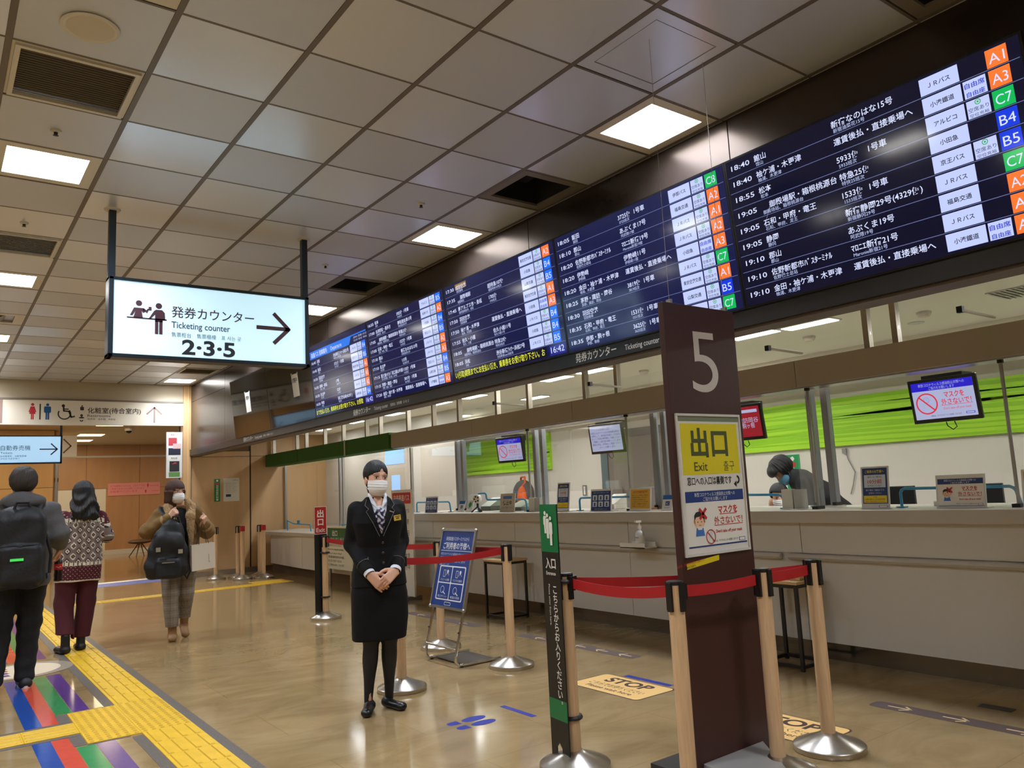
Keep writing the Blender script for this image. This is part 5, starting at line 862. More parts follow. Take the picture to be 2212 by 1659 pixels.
# far yellow strip to the counter
copies(tbx, 'tactile_tile', floor, [(1.7 + .3 * k, 13.55, 0) for k in range(10)]); copies(tdm, 'tactile_tile', floor, [(4.7 + .3 * i, 13.6 + .3 * j, 0) for i in range(2) for j in range(2)])
GL = [('blue', (36, 76, 156), .565, .665, 6.21, 5.79), ('red', (212, 80, 60), .665, .765, 6.21, 5.79), ('green', (52, 146, 86), .77, .87, 6.48, 5.52), ('purple', (92, 62, 132), .875, .98, 6.48, 5.52)]
for nm, c, x0, x1, ya, yb in GL:
    gm = M('guide_' + nm, c, .14, noise=.05, nscale=20)
    for a, b, s_ in ((ya, 8.05, 'beyond the tactile square'), (2.9, yb, 'at the bottom edge in front of the tactile square'), (9.0, 13.2, 'between the walking pair far away')):
        t = thing('guide_line', nm + ' guide line on the floor ' + s_, 'floor marking', ((x0 + x1) / 2, (a + b) / 2, 0), group='coloured guide lines'); MB().bx(-(x1 - x0) / 2, -(b - a) / 2, 0, (x1 - x0) / 2, (b - a) / 2, .0012, gm).build('line_film', t)
t = thing('floor_emblem', 'round cream floor emblem under the man in the grey jacket', 'floor marking', (.74, 8.5, 0)); p = Print((0, 0, .0024), (1, 0, 0), (0, 1, 0)); p.disc(.0, 0, .40, M('emblem_grey', (150, 136, 116), .4), 0, 32); p.disc(-.03, 0, .33, M('emblem_cream', (222, 204, 174), .4), 1, 32)
for k, c in enumerate(('guide_green', 'guide_red', 'guide_blue', 'guide_purple')): p.poly([(-.3 + .02 * k, .2 - .12 * k), (-.12, .24 - .12 * k), (-.1, .16 - .12 * k), (-.28, .13 - .12 * k)], MT[c], 2)
p.mb.build('print', t)
t = thing('floor_mat', 'white and blue floor band at the corridor entrance', 'floor marking', (3.1, 16.4, 0)); MB().bx(-.95, -.35, 0, .95, .35, .0012, M('mat_blue', (96, 112, 176), .4)).build('blue_band', t); MB().bx(-.95, .35, 0, .95, .62, .0012, wh).build('white_band', t)

# ---------------------------------------------------------------- things on the end wall and in the corridor
t = thing('wall_poster', 'narrow green vertical poster on the maple end wall', 'poster', (4.557, YE - .006, 1.43)); MB().bx(0, 0, 0, .11, .004, .445, M('poster_green', (22, 130, 62), .5)).build('sheet', t); p = Print((0, -.001, 0), (1, 0, 0), (0, 0, 1)); p.disc(.055, .41, .022, wh, 1, 5); p.rect(.02, .33, .07, .045, redp, 1); p.rect(.035, .02, .04, .3, wh, 1); p.vtext('警察官立寄所', .055, .31, .04, M('poster_green', (22, 130, 62), .5), 2, .046, .02); p.mb.build('print', t)
t = thing('wall_notice', 'white paper notice on the maple end wall', 'paper notice', (4.73, YE - .006, 1.425)); MB().bx(0, 0, 0, .315, .003, .46, papm).build('sheet', t); p = Print((0, -.001, 0), (1, 0, 0), (0, 0, 1)); p.text('令和四年二月', .3, .41, .02, bk, 1, al='r'); p.rect(.05, .09, .1, .05, navy, 1)
for q in range(6): p.text('お客様へのお知らせ当ターミナルのご案内について', .05, .35 - q * .035, .016, bk, 1, w=.22 - .03 * (q % 2))
p.mb.build('print', t)
t = thing('pink_banner', 'pink notice banner for women on the corridor wall', 'banner', (4.45, 26.98, 1.78)); MB().bx(0, 0, 0, 1.5, .01, .38, M('pink', (232, 150, 150), .6)).build('cloth', t); p = Print((0, -.001, 0), (1, 0, 0), (0, 0, 1)); pr2 = M('pink_ink', (206, 70, 84), .5)
for q, s_ in enumerate(('女子化粧室の入口には、このドアでは', 'ご利用できませんお隣にございます', '化粧室がございます')): p.text(s_, .06, .27 - q * .085, .062, pr2, 1, w=.98 - .2 * (q > 1))
body_pict(p, 1.14, .22, .14, redp, 1, True); body_pict(p, 1.08, .04, .12, redp, 1); p.text('化粧室案内図', 1.2, .26, .04, pr2, 1, w=.26); p.text('← 待合室内', 1.2, .1, .04, pr2, 1, w=.26); p.mb.build('print', t)
t = thing('flyer_rack', 'clear wall rack of travel flyers beside the corner post', 'rack', (3.64, YE - .12, 1.92)); MB().bx(0, .05, 0, .29, .06, .88, sheet).build('back_plate', t); MB().bx(0, 0, 0, .004, .05, .88, acryl).bx(.286, 0, 0, .29, .05, .88, acryl).build('side_panel', t)
p = Print((0, .049, 0), (1, 0, 0), (0, 0, 1)); p.rect(.02, .8, .25, .06, wh, 1); p.text('高速バス', .145, .815, .035, bk, 2, al='c'); p.rect(.04, .62, .15, .15, M('flyer_red', (196, 70, 76), .5), 1); p.rect(.12, .56, .15, .1, M('flyer_pink', (226, 190, 186), .5), 2); p.rect(.04, .44, .22, .13, M('flyer_dark', (44, 44, 62), .5), 1); p.rect(.03, .34, .23, .08, wh, 1); p.text('時刻表', .145, .36, .04, bk, 2, al='c'); p.rect(.06, .12, .18, .2, M('flyer_night', (46, 44, 44), .5), 1); p.poly([(.1, .26), (.16, .3), (.2, .28)], M('flyer_red', (196, 70, 76), .5), 2); p.rect(.05, .02, .2, .09, M('flyer_green', (100, 150, 80), .5), 1); p.mb.build('flyers', t)
t = thing('lounge_chair', 'dark brown lounge chair far down the corridor', 'chair', (4.95, 24.8, 0), .4); chb = M('chair_brown', (84, 62, 48), .6); MB().ball((0, 0, .42), (.34, .3, .07), chb, 18, 10).build('seat', t); MB().ball((.24, 0, .62), (.08, .28, .24), chb, 16, 10).build('backrest', t)
for a in (.6, 2.2, 3.8, 5.4): MB().cyl((.05 * math.cos(a), .05 * math.sin(a), .36), (.3 * math.cos(a), .3 * math.sin(a), 0), .016, chb, .012, 8).build('leg', t)
# ---------------------------------------------------------------- people: implicit surfaces meshed with surface nets
f4 = np.float32
def smin(a, b, k): h = np.clip(.5 + .5 * (b - a) / k, 0, 1); return b + (a - b) * h - k * h * (1 - h)
def smax(a, b, k): return -smin(-a, -b, k)
def cap(P, a, b, r0, r1=None):
    a = np.array(a, f4); ba = np.array(b, f4) - a; r1 = r0 if r1 is None else r1; q = P - a; t = np.clip(q @ ba / (ba @ ba), 0, 1)
    return np.linalg.norm(q - t[:, None] * ba, axis=1) - (r0 + (r1 - r0) * t)
def chain(P, pts, rs, k=0):
    d = None
    for a, b, r0, r1 in zip(pts, pts[1:], rs, rs[1:]):
        e = cap(P, a, b, r0, r1); d = e if d is None else (np.minimum(d, e) if not k else smin(d, e, k))
    return d
def ell(P, c, r, R_=None):
    q = P - np.array(c, f4)
    if R_ is not None: q = q @ np.array(R_, f4)
    r = np.array(r, f4); k0 = np.linalg.norm(q / r, axis=1); k1 = np.linalg.norm(q / (r * r), axis=1) + 1e-9; return k0 * (k0 - 1) / k1
def rbox(P, c, h, r, R_=None):
    q = P - np.array(c, f4)
    if R_ is not None: q = q @ np.array(R_, f4)
    q = np.abs(q) - (np.array(h, f4) - r); return np.linalg.norm(np.maximum(q, 0), axis=1) + np.minimum(q.max(axis=1), 0) - r
def loft(P, tab, n=2.4):
    t = np.array(sorted(tab), f4); z = P[:, 2]; a, b, cx, cy = (np.interp(z, t[:, 0], t[:, i]) for i in (1, 2, 3, 4))
    d = ((np.abs((P[:, 0] - cx) / a) ** n + np.abs((P[:, 1] - cy) / b) ** n) ** (1 / n) - 1) * np.minimum(a, b)
    return smax(d, np.maximum(z - t[-1, 0], t[0, 0] - z), .008)
def wob(P, f, amp, s=0): return amp * (np.sin(P[:, 0] * f + s) * np.sin(P[:, 1] * f * 1.3 + 1 + s) + np.sin(P[:, 2] * f * .9 + 2 * s + P[:, 0] * f * .6) * .8)
def snet(fn, lo, hi, h):
    lo = np.array(lo, f4); n = np.ceil((np.array(hi) - lo) / h).astype(int) + 2; B4 = 4; nb = -(-n // B4)
    g = np.stack(np.meshgrid(*[lo[i] + (np.arange(nb[i]) * B4 + 1.5) * h for i in range(3)], indexing='ij'), -1).reshape(-1, 3).astype(f4)
    dc = fn(g).reshape(nb); up = lambda A: A.repeat(B4, 0).repeat(B4, 1).repeat(B4, 2)[:n[0], :n[1], :n[2]]
    vol = up(dc).astype(f4).copy(); act = up(np.abs(dc) < h * B4 * 1.7)
    I = np.argwhere(act); vol[act] = fn((lo + I * h).astype(f4))
    s = vol < 0; m = n - 1; cnt = np.zeros(m, np.int8); acc = np.zeros(tuple(m) + (3,), f4); ne = np.zeros(m, f4)
    sl = lambda o: tuple(slice(o[i], o[i] + m[i]) for i in range(3))
    for ax in range(3):
        for p in (0, 1):
            for q in (0, 1):
                o0 = [0, 0, 0]; o0[(ax + 1) % 3] = p; o0[(ax + 2) % 3] = q; o1 = list(o0); o1[ax] = 1
                a, b = vol[sl(o0)], vol[sl(o1)]; x = (a < 0) != (b < 0)
                if not x.any(): continue
                t = a[x] / (a[x] - b[x]); v = np.empty((len(t), 3), f4); v[:] = o0; v[:, ax] = t; acc[x] += v; ne[x] += 1
    cell = ne > 0; ids = np.full(m, -1, np.int64); C_ = np.argwhere(cell); ids[cell] = np.arange(len(C_))
    V = lo + (C_ + acc[cell] / ne[cell][:, None]) * h; F = []
    for ax in range(3):
        b1, b2 = (ax + 1) % 3, (ax + 2) % 3; o1 = [slice(None)] * 3; o0 = [slice(None)] * 3; o0[ax] = slice(0, -1); o1[ax] = slice(1, None)
        x = s[tuple(o0)] != s[tuple(o1)]; E_ = np.argwhere(x); fl = s[tuple(o0)][x]
        ok = (E_[:, b1] > 0) & (E_[:, b2] > 0) & (E_[:, b1] < m[b1]) & (E_[:, b2] < m[b2]); E_, fl = E_[ok], fl[ok]; q = []
        for d1, d2 in ((-1, -1), (0, -1), (0, 0), (-1, 0)):
            c = E_.copy(); c[:, b1] += d1; c[:, b2] += d2; q.append(ids[c[:, 0], c[:, 1], c[:, 2]])
        q = np.stack(q, 1); q[~fl] = q[~fl][:, ::-1]; F.append(q)
    F = np.concatenate(F); V = V.astype(f4); e = h * .5
    for _ in range(2):
        d = fn(V); G = np.stack([fn(V + np.array(o, f4) * e) - d for o in np.eye(3)], 1) / e; V = V - np.clip(d, -h, h)[:, None] * G / (np.sum(G * G, 1)[:, None] + .2)
    return V.astype(float), F[(F >= 0).all(1)]
def skinmat(name, c): return M(name, c, .55, spec=.35)
ATTR = {}
def attr_mat(name, rough=.85, bump=0):
    if name not in MT:
        m = M(name, (128, 128, 128), rough, bump=bump, bscale=350); a = m.node_tree.nodes.new('ShaderNodeAttribute'); a.attribute_name = 'pattern'; m.node_tree.links.new(a.outputs['Color'], m.node_tree.nodes['Principled BSDF'].inputs['Base Color'])
    return MT[name]
def blob(name, parent, parts, mat, colour=None):
    """parts: list of (fn, lo, hi, h[, 4x4]) joined into one mesh object"""
    VV, FF, o = [], [], 0
    for p in parts:
        V, F = snet(*p[:4])
        if len(p) > 4: Mx = np.array(p[4]); V = V @ Mx[:3, :3].T + Mx[:3, 3]
        VV.append(V); FF.append(F + o); o += len(V)
    V, F = np.concatenate(VV), np.concatenate(FF); me = bpy.data.meshes.new(name); me.vertices.add(len(V)); me.vertices.foreach_set('co', V.ravel())
    me.loops.add(F.size); me.loops.foreach_set('vertex_index', F.ravel()); me.polygons.add(len(F)); me.polygons.foreach_set('loop_start', np.arange(len(F)) * 4); me.update(calc_edges=True)
    me.polygons.foreach_set('use_smooth', np.ones(len(F), bool)); me.materials.append(mat)
    if colour is not None:
        c = np.ones((len(V), 4), f4); c[:, :3] = colour(V); at = me.color_attributes.new('pattern', 'FLOAT_COLOR', 'POINT'); at.data.foreach_set('color', c.ravel())
    ob = bpy.data.objects.new(name, me); COL.objects.link(ob); ob.parent = parent; return ob
def rotm(rx=0, ry=0, rz=0): return Matrix.Rotation(rz, 3, 'Z') @ Matrix.Rotation(ry, 3, 'Y') @ Matrix.Rotation(rx, 3, 'X')
def hand_fn(wrist, fd, back, side, curls, s=1.0, thumb=.5, spread=.0):
    """fd: finger direction, back: normal of the back of the hand, side=+1/-1 thumb side"""
    fd = np.array(fd, f4); fd /= np.linalg.norm(fd); bk_ = np.array(back, f4); bk_ -= fd * (bk_ @ fd); bk_ /= np.linalg.norm(bk_); lat = np.cross(bk_, fd) * side; w = np.array(wrist, f4); segs = []
    kn = w + fd * .085 * s
    for i, (o, L_, r) in enumerate(((.027, .066, .0088), (.009, .074, .009), (-.009, .069, .0086), (-.026, .053, .0078))):
        b0 = kn + lat * o * s; d0 = fd + lat * (o * spread * 10); a = 0; pts = [b0]; dr = d0 / np.linalg.norm(d0)
        for j, fr_ in enumerate((.45, .31, .24)):
            a += curls[i] * (.9, 1.1, .7)[j]; dv = dr * math.cos(a) - bk_ * math.sin(a); pts.append(pts[-1] + dv * L_ * fr_ * s)
        segs.append((pts, [r * s, r * .95 * s, r * .88 * s, r * .78 * s]))
    tb = w + fd * .022 * s + lat * .028 * s - bk_ * .006 * s; t1 = tb + (fd * .6 + lat * .7 - bk_ * thumb) * .034 * s; t2 = t1 + (fd * .85 + lat * .3 - bk_ * thumb) * .03 * s; t3 = t2 + (fd * .95 - bk_ * thumb * 1.1) * .024 * s
    def fn(P):
        d = None
        for o in (-.022, -.007, .008, .022):
            e = cap(P, w + lat * o * .75 * s, kn + lat * o * 1.1 * s, .0145 * s, .0115 * s); d = e if d is None else smin(d, e, .012 * s)
        d = smin(d, chain(P, [tb - fd * .005, t1, t2, t3], [.015 * s, .0125 * s, .0105 * s, .0085 * s]), .01 * s)
        for pts, rs in segs: d = smin(d, chain(P, pts, rs), .005 * s)
        return d
    P = np.array([w, kn, t3] + [p for q, _ in segs for p in q]); return fn, P.min(0) - .03 * s, P.max(0) + .03 * s
# -- head in its own frame: origin between the eyes, face towards -Y
def head_fn(P):
    d = ell(P, (0, .095, .03), (.074, .093, .083)); d = smin(d, ell(P, (0, .05, -.045), (.062, .072, .08)), .03); d = smin(d, ell(P, (0, .012, -.088), (.03, .03, .026)), .03)
    for x in (-1, 1): d = smax(d, -ell(P, (.032 * x, -.022, .0), (.021, .017, .011)), .012); d = smin(d, ell(P, (.073 * x, .085, -.022), (.008, .018, .03)), .006); d = smin(d, ell(P, (.03 * x, .0, .022), (.024, .014, .006)), .012)
    d = smin(d, cap(P, (0, -.008, .0), (0, -.026, -.04), .007, .0105), .012); d = smin(d, ell(P, (0, -.012, -.068), (.022, .01, .008)), .008)
    return d
HB = ((-.1, -.06, -.13), (.1, .21, .13))
def neck_fn(P): return cap(P, (0, .09, -.07), (0, .115, -.2), .05, .056)
def face_bits(hd, Mx, mask=None, brow=(30, 24, 22), iris=(40, 24, 18)):
    ew = M('eye_white', (226, 220, 212), .2); ei = M('iris_%d' % iris[0], iris, .15); br = M('brow_%d' % brow[0], brow, .8); T = Matrix(Mx)
    def put(mb, nm, par):
        o = mb.build(nm, par); o.matrix_local = T; return o
    for x in (-1, 1):
        put(MB().ball((.032 * x, -.0005, 0), (.0145, .0122, .0066), ew, 14, 10), 'eye', hd); put(MB().ball((.032 * x, -.0085, -.0005), (.0062, .0052, .0062), ei, 12, 8), 'iris', hd)
        put(MB().tube([(.016 * x, -.012, .0015), (.024 * x, -.0135, .0058), (.036 * x, -.0125, .0064), (.048 * x, -.004, .001)], [.0008, .0016, .0016, .0008], br, 6), 'eyelash', hd); put(MB().tube([(.013 * x, -.0205, .0255), (.024 * x, -.021, .0275), (.038 * x, -.017, .0265), (.053 * x, -.007, .0195)], [.0012, .0018, .0016, .0006], br, 6), 'eyebrow', hd)
def mask_on(person, Mx, mat, cut=-.018):
    def fn(P):
        q = smin(ell(P, (0, .05, -.045), (.069, .08, .085)), ell(P, (0, .02, -.07), (.045, .062, .05)), .03) + .0011 * np.sin(P[:, 2] * 330) * (np.abs(P[:, 2] + .055) < .03)
        return np.maximum(np.maximum(smax(q, P[:, 2] - (cut - .004 - np.abs(P[:, 0]) * .12 + .006), .004), P[:, 1] - .062), -(P[:, 2] + .125))
    blob('face_mask', person, [(fn, (-.09, -.07, -.14), (.09, .09, .02), .004, Mx)], mat)
    for x in (-1, 1):
        o = MB().tube([(.064 * x, .045, -.03), (.074 * x, .07, -.012), (.078 * x, .092, -.02), (.074 * x, .09, -.055), (.062 * x, .055, -.085)], .0016, mat, 6).build('ear_loop', person); o.matrix_local = Matrix(Mx)
def xf(loc, rx=0, ry=0, rz=0, s=1): m = Matrix.Translation(loc) @ rotm(rx, ry, rz).to_4x4() @ Matrix.Scale(s, 4); return [list(r) for r in m]
def shoe_fn(P, c, yaw, L_=.25, W_=.088, H=.07, heel=.0, lift=0, pitch=0):
    R_ = rotm(pitch, 0, yaw); q = (P - np.array(c, f4)) @ np.array(R_, f4)
    d = cap(q * np.array((1, 1, 1.35), f4), (0, .3 * L_, .04), (0, -.32 * L_, .034), W_ * .46, W_ * .5) ; d = smin(d, cap(q, (0, .3 * L_, .045), (0, .26 * L_, H + .03), W_ * .42, W_ * .4), .03)
    return np.maximum(d, -q[:, 2])
def legs(P, hips, knees, ankles, rs, k=.02):
    d = None
    for a, b, c in zip(hips, knees, ankles):
        e = chain(P, [a, b, c], rs, .03); d = e if d is None else smin(d, e, k)
    return d
SK = skinmat('skin_light', (222, 172, 144)); SK2 = skinmat('skin_tan', (206, 154, 124))
black_hair = M('hair_black', (20, 17, 17), .42, bump=.5, bscale=90, stretch=(6, 6, .6)); mask_w = M('mask_white', (236, 234, 230), .75)

# ================================================================ uniformed attendant
def attendant():
    T = thing('person', 'attendant in a black uniform suit and white mask with hands clasped', 'person', (2.466, 4.9, 0), math.radians(-17))
    suit = M('suit_black', (13, 12, 14), .8, bump=.12, bscale=500, spec=.25); shirt = M('shirt_white', (226, 230, 236), .7); tights = M('tights_black', (14, 13, 14), .6); shoe_m = M('shoe_black', (16, 15, 15), .32)
    HM = xf((.014, -.075, 1.517), rx=.05, rz=.2, ry=.06, s=.98)
    el = (.172, .055, 1.08); wr_ = [(-.085, -.145, .895), (.085, -.15, .905)]
    hR = hand_fn((-.082, -.155, .885), (.62, -.25, -.7), (-.35, -.9, .1), 1, (.35, .42, .5, .3), .97, .3); hL = hand_fn((.082, -.165, .90), (-.75, -.35, -.55), (.25, -.9, .35), -1, (.55, .6, .6, .5), .97, .2)
    def arms(P):
        d = None
        for sx, w in ((-1, wr_[0]), (1, wr_[1])):
            e = chain(P, [(.15 * sx, .012, 1.31), (el[0] * sx, el[1], el[2]), w], [.04, .036, .026], .03); d = e if d is None else np.minimum(d, e)
        return d
    def body(P):
        d = loft(P, [(.86, .15, .1, 0, 0), (1.0, .13, .09, 0, 0), (1.2, .15, .1, 0, 0), (1.33, .13, .08, 0, .01), (1.37, .06, .055, 0, .015)]); d = smin(d, cap(P, (0, .02, 1.33), (0, .01, 1.43), .055, .05), .03); d = smin(d, arms(P), .02)
        return smin(d, legs(P, [(-.075, 0, .8), (.075, 0, .8)], [(-.062, -.012, .47), (.058, -.012, .47)], [(-.085, .0, .075), (.052, .03, .075)], [.075, .04, .02]), .03)
    blob('body', T, [(body, (-.28, -.22, .0), (.28, .17, 1.45), .009), (head_fn, *HB, .0045, HM), (hR[0], hR[1], hR[2], .0032), (hL[0], hL[1], hL[2], .0032)], SK)
    tab = [(.80, .186, .128, 0, .0), (.90, .178, .122, 0, 0), (.98, .158, .112, 0, 0), (1.06, .142, .104, 0, -.005), (1.14, .154, .112, 0, -.012), (1.22, .170, .122, 0, -.016), (1.29, .17, .108, 0, 0), (1.335, .156, .09, 0, .012), (1.36, .1, .072, 0, .02), (1.39, .07, .06, 0, .022)]
    def jacket(P):
        d = loft(P, tab); s_ = None
        for sx, w in ((-1, wr_[0]), (1, wr_[1])):
            w2 = np.array((el[0] * sx, el[1], el[2])) * .04 + np.array(w) * .96
            e = chain(P, [(.138 * sx, .012, 1.312), (el[0] * sx, el[1], el[2]), w2], [.058, .047, .043], .03); e = e + wob(P, 42, .0022, sx)
            s_ = e if s_ is None else np.minimum(s_, e)
            ax = np.array(w) - np.array((el[0] * sx, el[1], el[2])); ax /= np.linalg.norm(ax); s_ = np.where(np.abs((P - w2) @ ax) < .06, np.maximum(s_, np.where(P[:, 0] * sx > -.02, (P - w2) @ ax - .0, s_)), s_)
        d = smin(d, s_, .022)
        v = np.maximum(np.abs(P[:, 0] - .006) * 1.0 - (P[:, 2] - 1.135) * .30, -(P[:, 2] - 1.135)); v = np.maximum(v, P[:, 1] + .035)   # V opening at the front
        return smax(d, -v, .006) + wob(P, 30, .0012)
    blob('jacket', T, [(jacket, (-.31, -.24, .78), (.31, .17, 1.41), .0065)], suit)
    blob('skirt', T, [(lambda P: loft(P, [(.455, .178, .125, -.005, .0), (.6, .188, .13, 0, 0), (.75, .188, .128, 0, 0), (.86, .17, .115, 0, 0), (1.0, .13, .095, 0, 0)]) + wob(P, 16, .0015), (-.22, -.16, .44), (.22, .16, 1.02), .008)], suit)
    blob('tights', T, [(lambda P: legs(P, [(-.075, 0, .6), (.075, 0, .6)], [(-.062, -.012, .47), (.058, -.012, .47)], [(-.088, .01, .06), (.055, .035, .06)], [.07, .052, .027]) + 0 - .004 * np.exp(-((P[:, 2] - .32) / .09) ** 2) * 2, (-.18, -.12, .03), (.18, .13, .62), .008)], tights)
    for c, yw in (((-.1, -.06, 0), -.3), ((.075, -.02, 0), .5)):
        blob('shoe', T, [(lambda P, c=c, yw=yw: smax(shoe_fn(P, c, yw, .235, .074, .012), P[:, 2] - .062 - .02 * ((P[:, 1] - c[1]) > .0), .006), (c[0] - .16, c[1] - .17, 0), (c[0] + .16, c[1] + .17, .1), .0055)], shoe_m)
    # shirt, scarf, collar and lapels
    blob('shirt', T, [(lambda P: smax(loft(P, [(z, a - .012, b - .012, x, y) for z, a, b, x, y in tab if z > 1.0] + [(1.41, .056, .05, 0, .012)]), -cap(P, (0, -.03, 1.40), (0, .0, 1.47), .045), .01), (-.17, -.15, 1.1), (.17, .12, 1.43), .007)], shirt)
    for sx in (-1, 1):
        m = MB(); m.add([(.012 * sx, -.098, 1.31), (.062 * sx, -.07, 1.36), (.066 * sx, -.02, 1.405), (.058 * sx, .0, 1.42), (.048 * sx, -.03, 1.405), (.022 * sx, -.085, 1.345)], [(0, 1, 4, 5), (1, 2, 3, 4)] if sx > 0 else [(5, 4, 1, 0), (4, 3, 2, 1)], shirt); o = m.build('collar', T); o.modifiers.new('thick', 'SOLIDIFY').thickness = .004
        m = MB(); Lp = [(.012 * sx, -.138, 1.13), (.055 * sx, -.146, 1.22), (.095 * sx, -.124, 1.295), (.078 * sx, -.122, 1.312), (.098 * sx, -.1, 1.335), (.082 * sx, -.064, 1.375), (.062 * sx, -.042, 1.395), (.05 * sx, -.098, 1.335), (.028 * sx, -.145, 1.23)]
        m.add(Lp, [(0, 1, 8), (1, 2, 3, 8), (3, 7, 8), (3, 4, 5, 7), (5, 6, 7)] if sx > 0 else [(8, 1, 0), (8, 3, 2, 1), (8, 7, 3), (7, 5, 4, 3), (7, 6, 5)], suit); o = m.build('lapel', T); o.modifiers.new('thick', 'SOLIDIFY').thickness = .005
        MB().tube([Vector(q) + Vector((0, -.004, 0)) for q in (Lp[0], Lp[1], Lp[2], Lp[3])], .0016, M('piping', (120, 114, 108), .6), 5).build('piping', T); MB().tube([Vector(q) + Vector((0, -.004, 0)) for q in (Lp[3], Lp[4], Lp[5])], .0016, M('piping', (120, 114, 108), .6), 5).build('piping', T)
        w = Vector(wr_[0 if sx < 0 else 1]); e_ = Vector((el[0] * sx, el[1], el[2])); ax = (e_ - w).normalized(); c = w + ax * .085; a1 = ax.orthogonal().normalized(); b1 = ax.cross(a1); MB().tube([c + (a1 * math.cos(k * .5236) + b1 * math.sin(k * .5236)) * .0505 for k in range(13)], .0016, M('piping', (120, 114, 108), .6), 5).build('cuff_piping', T)
        c = w + ax * .0; MB().cyl(w + ax * .03, w - ax * .012, .039, shirt, .036, 18, False).build('shirt_cuff', T)
    def scarf(P): return smin(ell(P, (.004, -.098, 1.285), (.034, .022, .03)), loft(P, [(1.165, .006, .012, .006, -.118), (1.2, .022, .014, .006, -.116), (1.25, .034, .018, .004, -.112), (1.29, .03, .02, .004, -.1)]), .012) + .002 * np.sin(P[:, 0] * 260 + P[:, 2] * 60)
    def scol(V): return np.where(((np.sin(V[:, 0] * 190 + 3 * np.sin(V[:, 2] * 80)) + np.sin(V[:, 2] * 150 + 2 * np.sin(V[:, 0] * 120))) > .25)[:, None], np.array(srgb(206, 204, 214)[:3]), np.array(srgb(34, 30, 62)[:3]))
    blob('scarf', T, [(scarf, (-.05, -.15, 1.15), (.06, -.05, 1.33), .0035)], attr_mat('scarf_silk', .4), scol)
    for z in (1.085, 1.02, .955): MB().lathe([(.0085, 0), (.009, .002), (.006, .004), (.001, .003)], M('button', (70, 60, 48), .3, .5), n=14).build('button', T).matrix_local = Matrix.Translation((.012, -.116 - (.004 if z < 1 else .0), z)) @ Matrix.Rotation(math.pi / 2, 4, 'X')
    for sx in (-1, 1): MB().tube([(.085 * sx, -.103, 1.0), (.093 * sx, -.108, .965), (.1 * sx, -.112, .945)], .0018, M('piping', (120, 114, 108), .6), 5).build('pocket_piping', T)
    o = MB().bx(-.026, -.003, -.018, .026, .003, .018, M('badge_gold', (226, 190, 70), .35, .2)).bx(-.02, -.0036, .006, .02, -.003, .012, M('badge_ink', (110, 84, 30), .5)).bx(-.012, -.0036, -.008, .012, -.003, .002, M('badge_ink', (110, 84, 30), .5)).build('name_badge', T); o.matrix_local = Matrix.Translation((.112, -.126, 1.245)) @ Matrix.Rotation(.35, 4, 'Z') @ Matrix.Rotation(-.1, 4, 'Y')
    o = MB().bx(-.014, -.003, -.0035, .014, .003, .0035, chrome).build('pin', T); o.matrix_local = Matrix.Translation((.074, -.128, 1.288)) @ Matrix.Rotation(.4, 4, 'Y')
    # hair, face, mask
    def hair(P):
        a = np.arctan2(P[:, 0], P[:, 1] - .09); d = ell(P, (0, .1, .03), (.083, .1015, .095)) + .0012 * np.sin(a * 46 + P[:, 2] * 20); fx = P[:, 0]
        edge = .05 - .03 * np.clip(np.abs(fx - .014) / .075, 0, 1) ** 1.3
        edge = edge - .006 + .022 * np.exp(-((fx - .012) / .011) ** 2) + .003 * np.sin(fx * 420) + .002 * np.sin(fx * 910)
        face = np.maximum(P[:, 2] - edge, P[:, 1] - (.052 - .02 * np.clip(-P[:, 2] / .06, 0, 1))); d = smax(d, -face, .006); d = smax(d, -(P[:, 2] + .075), .02)
        return smin(d, chain(P, [(0, .175, -.05), (.02, .2, -.1), (.035, .19, -.2)], [.036, .03, .014]), .03)
    blob('hair', T, [(hair, (-.11, -.04, -.24), (.11, .24, .15), .0045, HM)], black_hair); face_bits(T, HM); mask_on(T, HM, mask_w)
attendant()
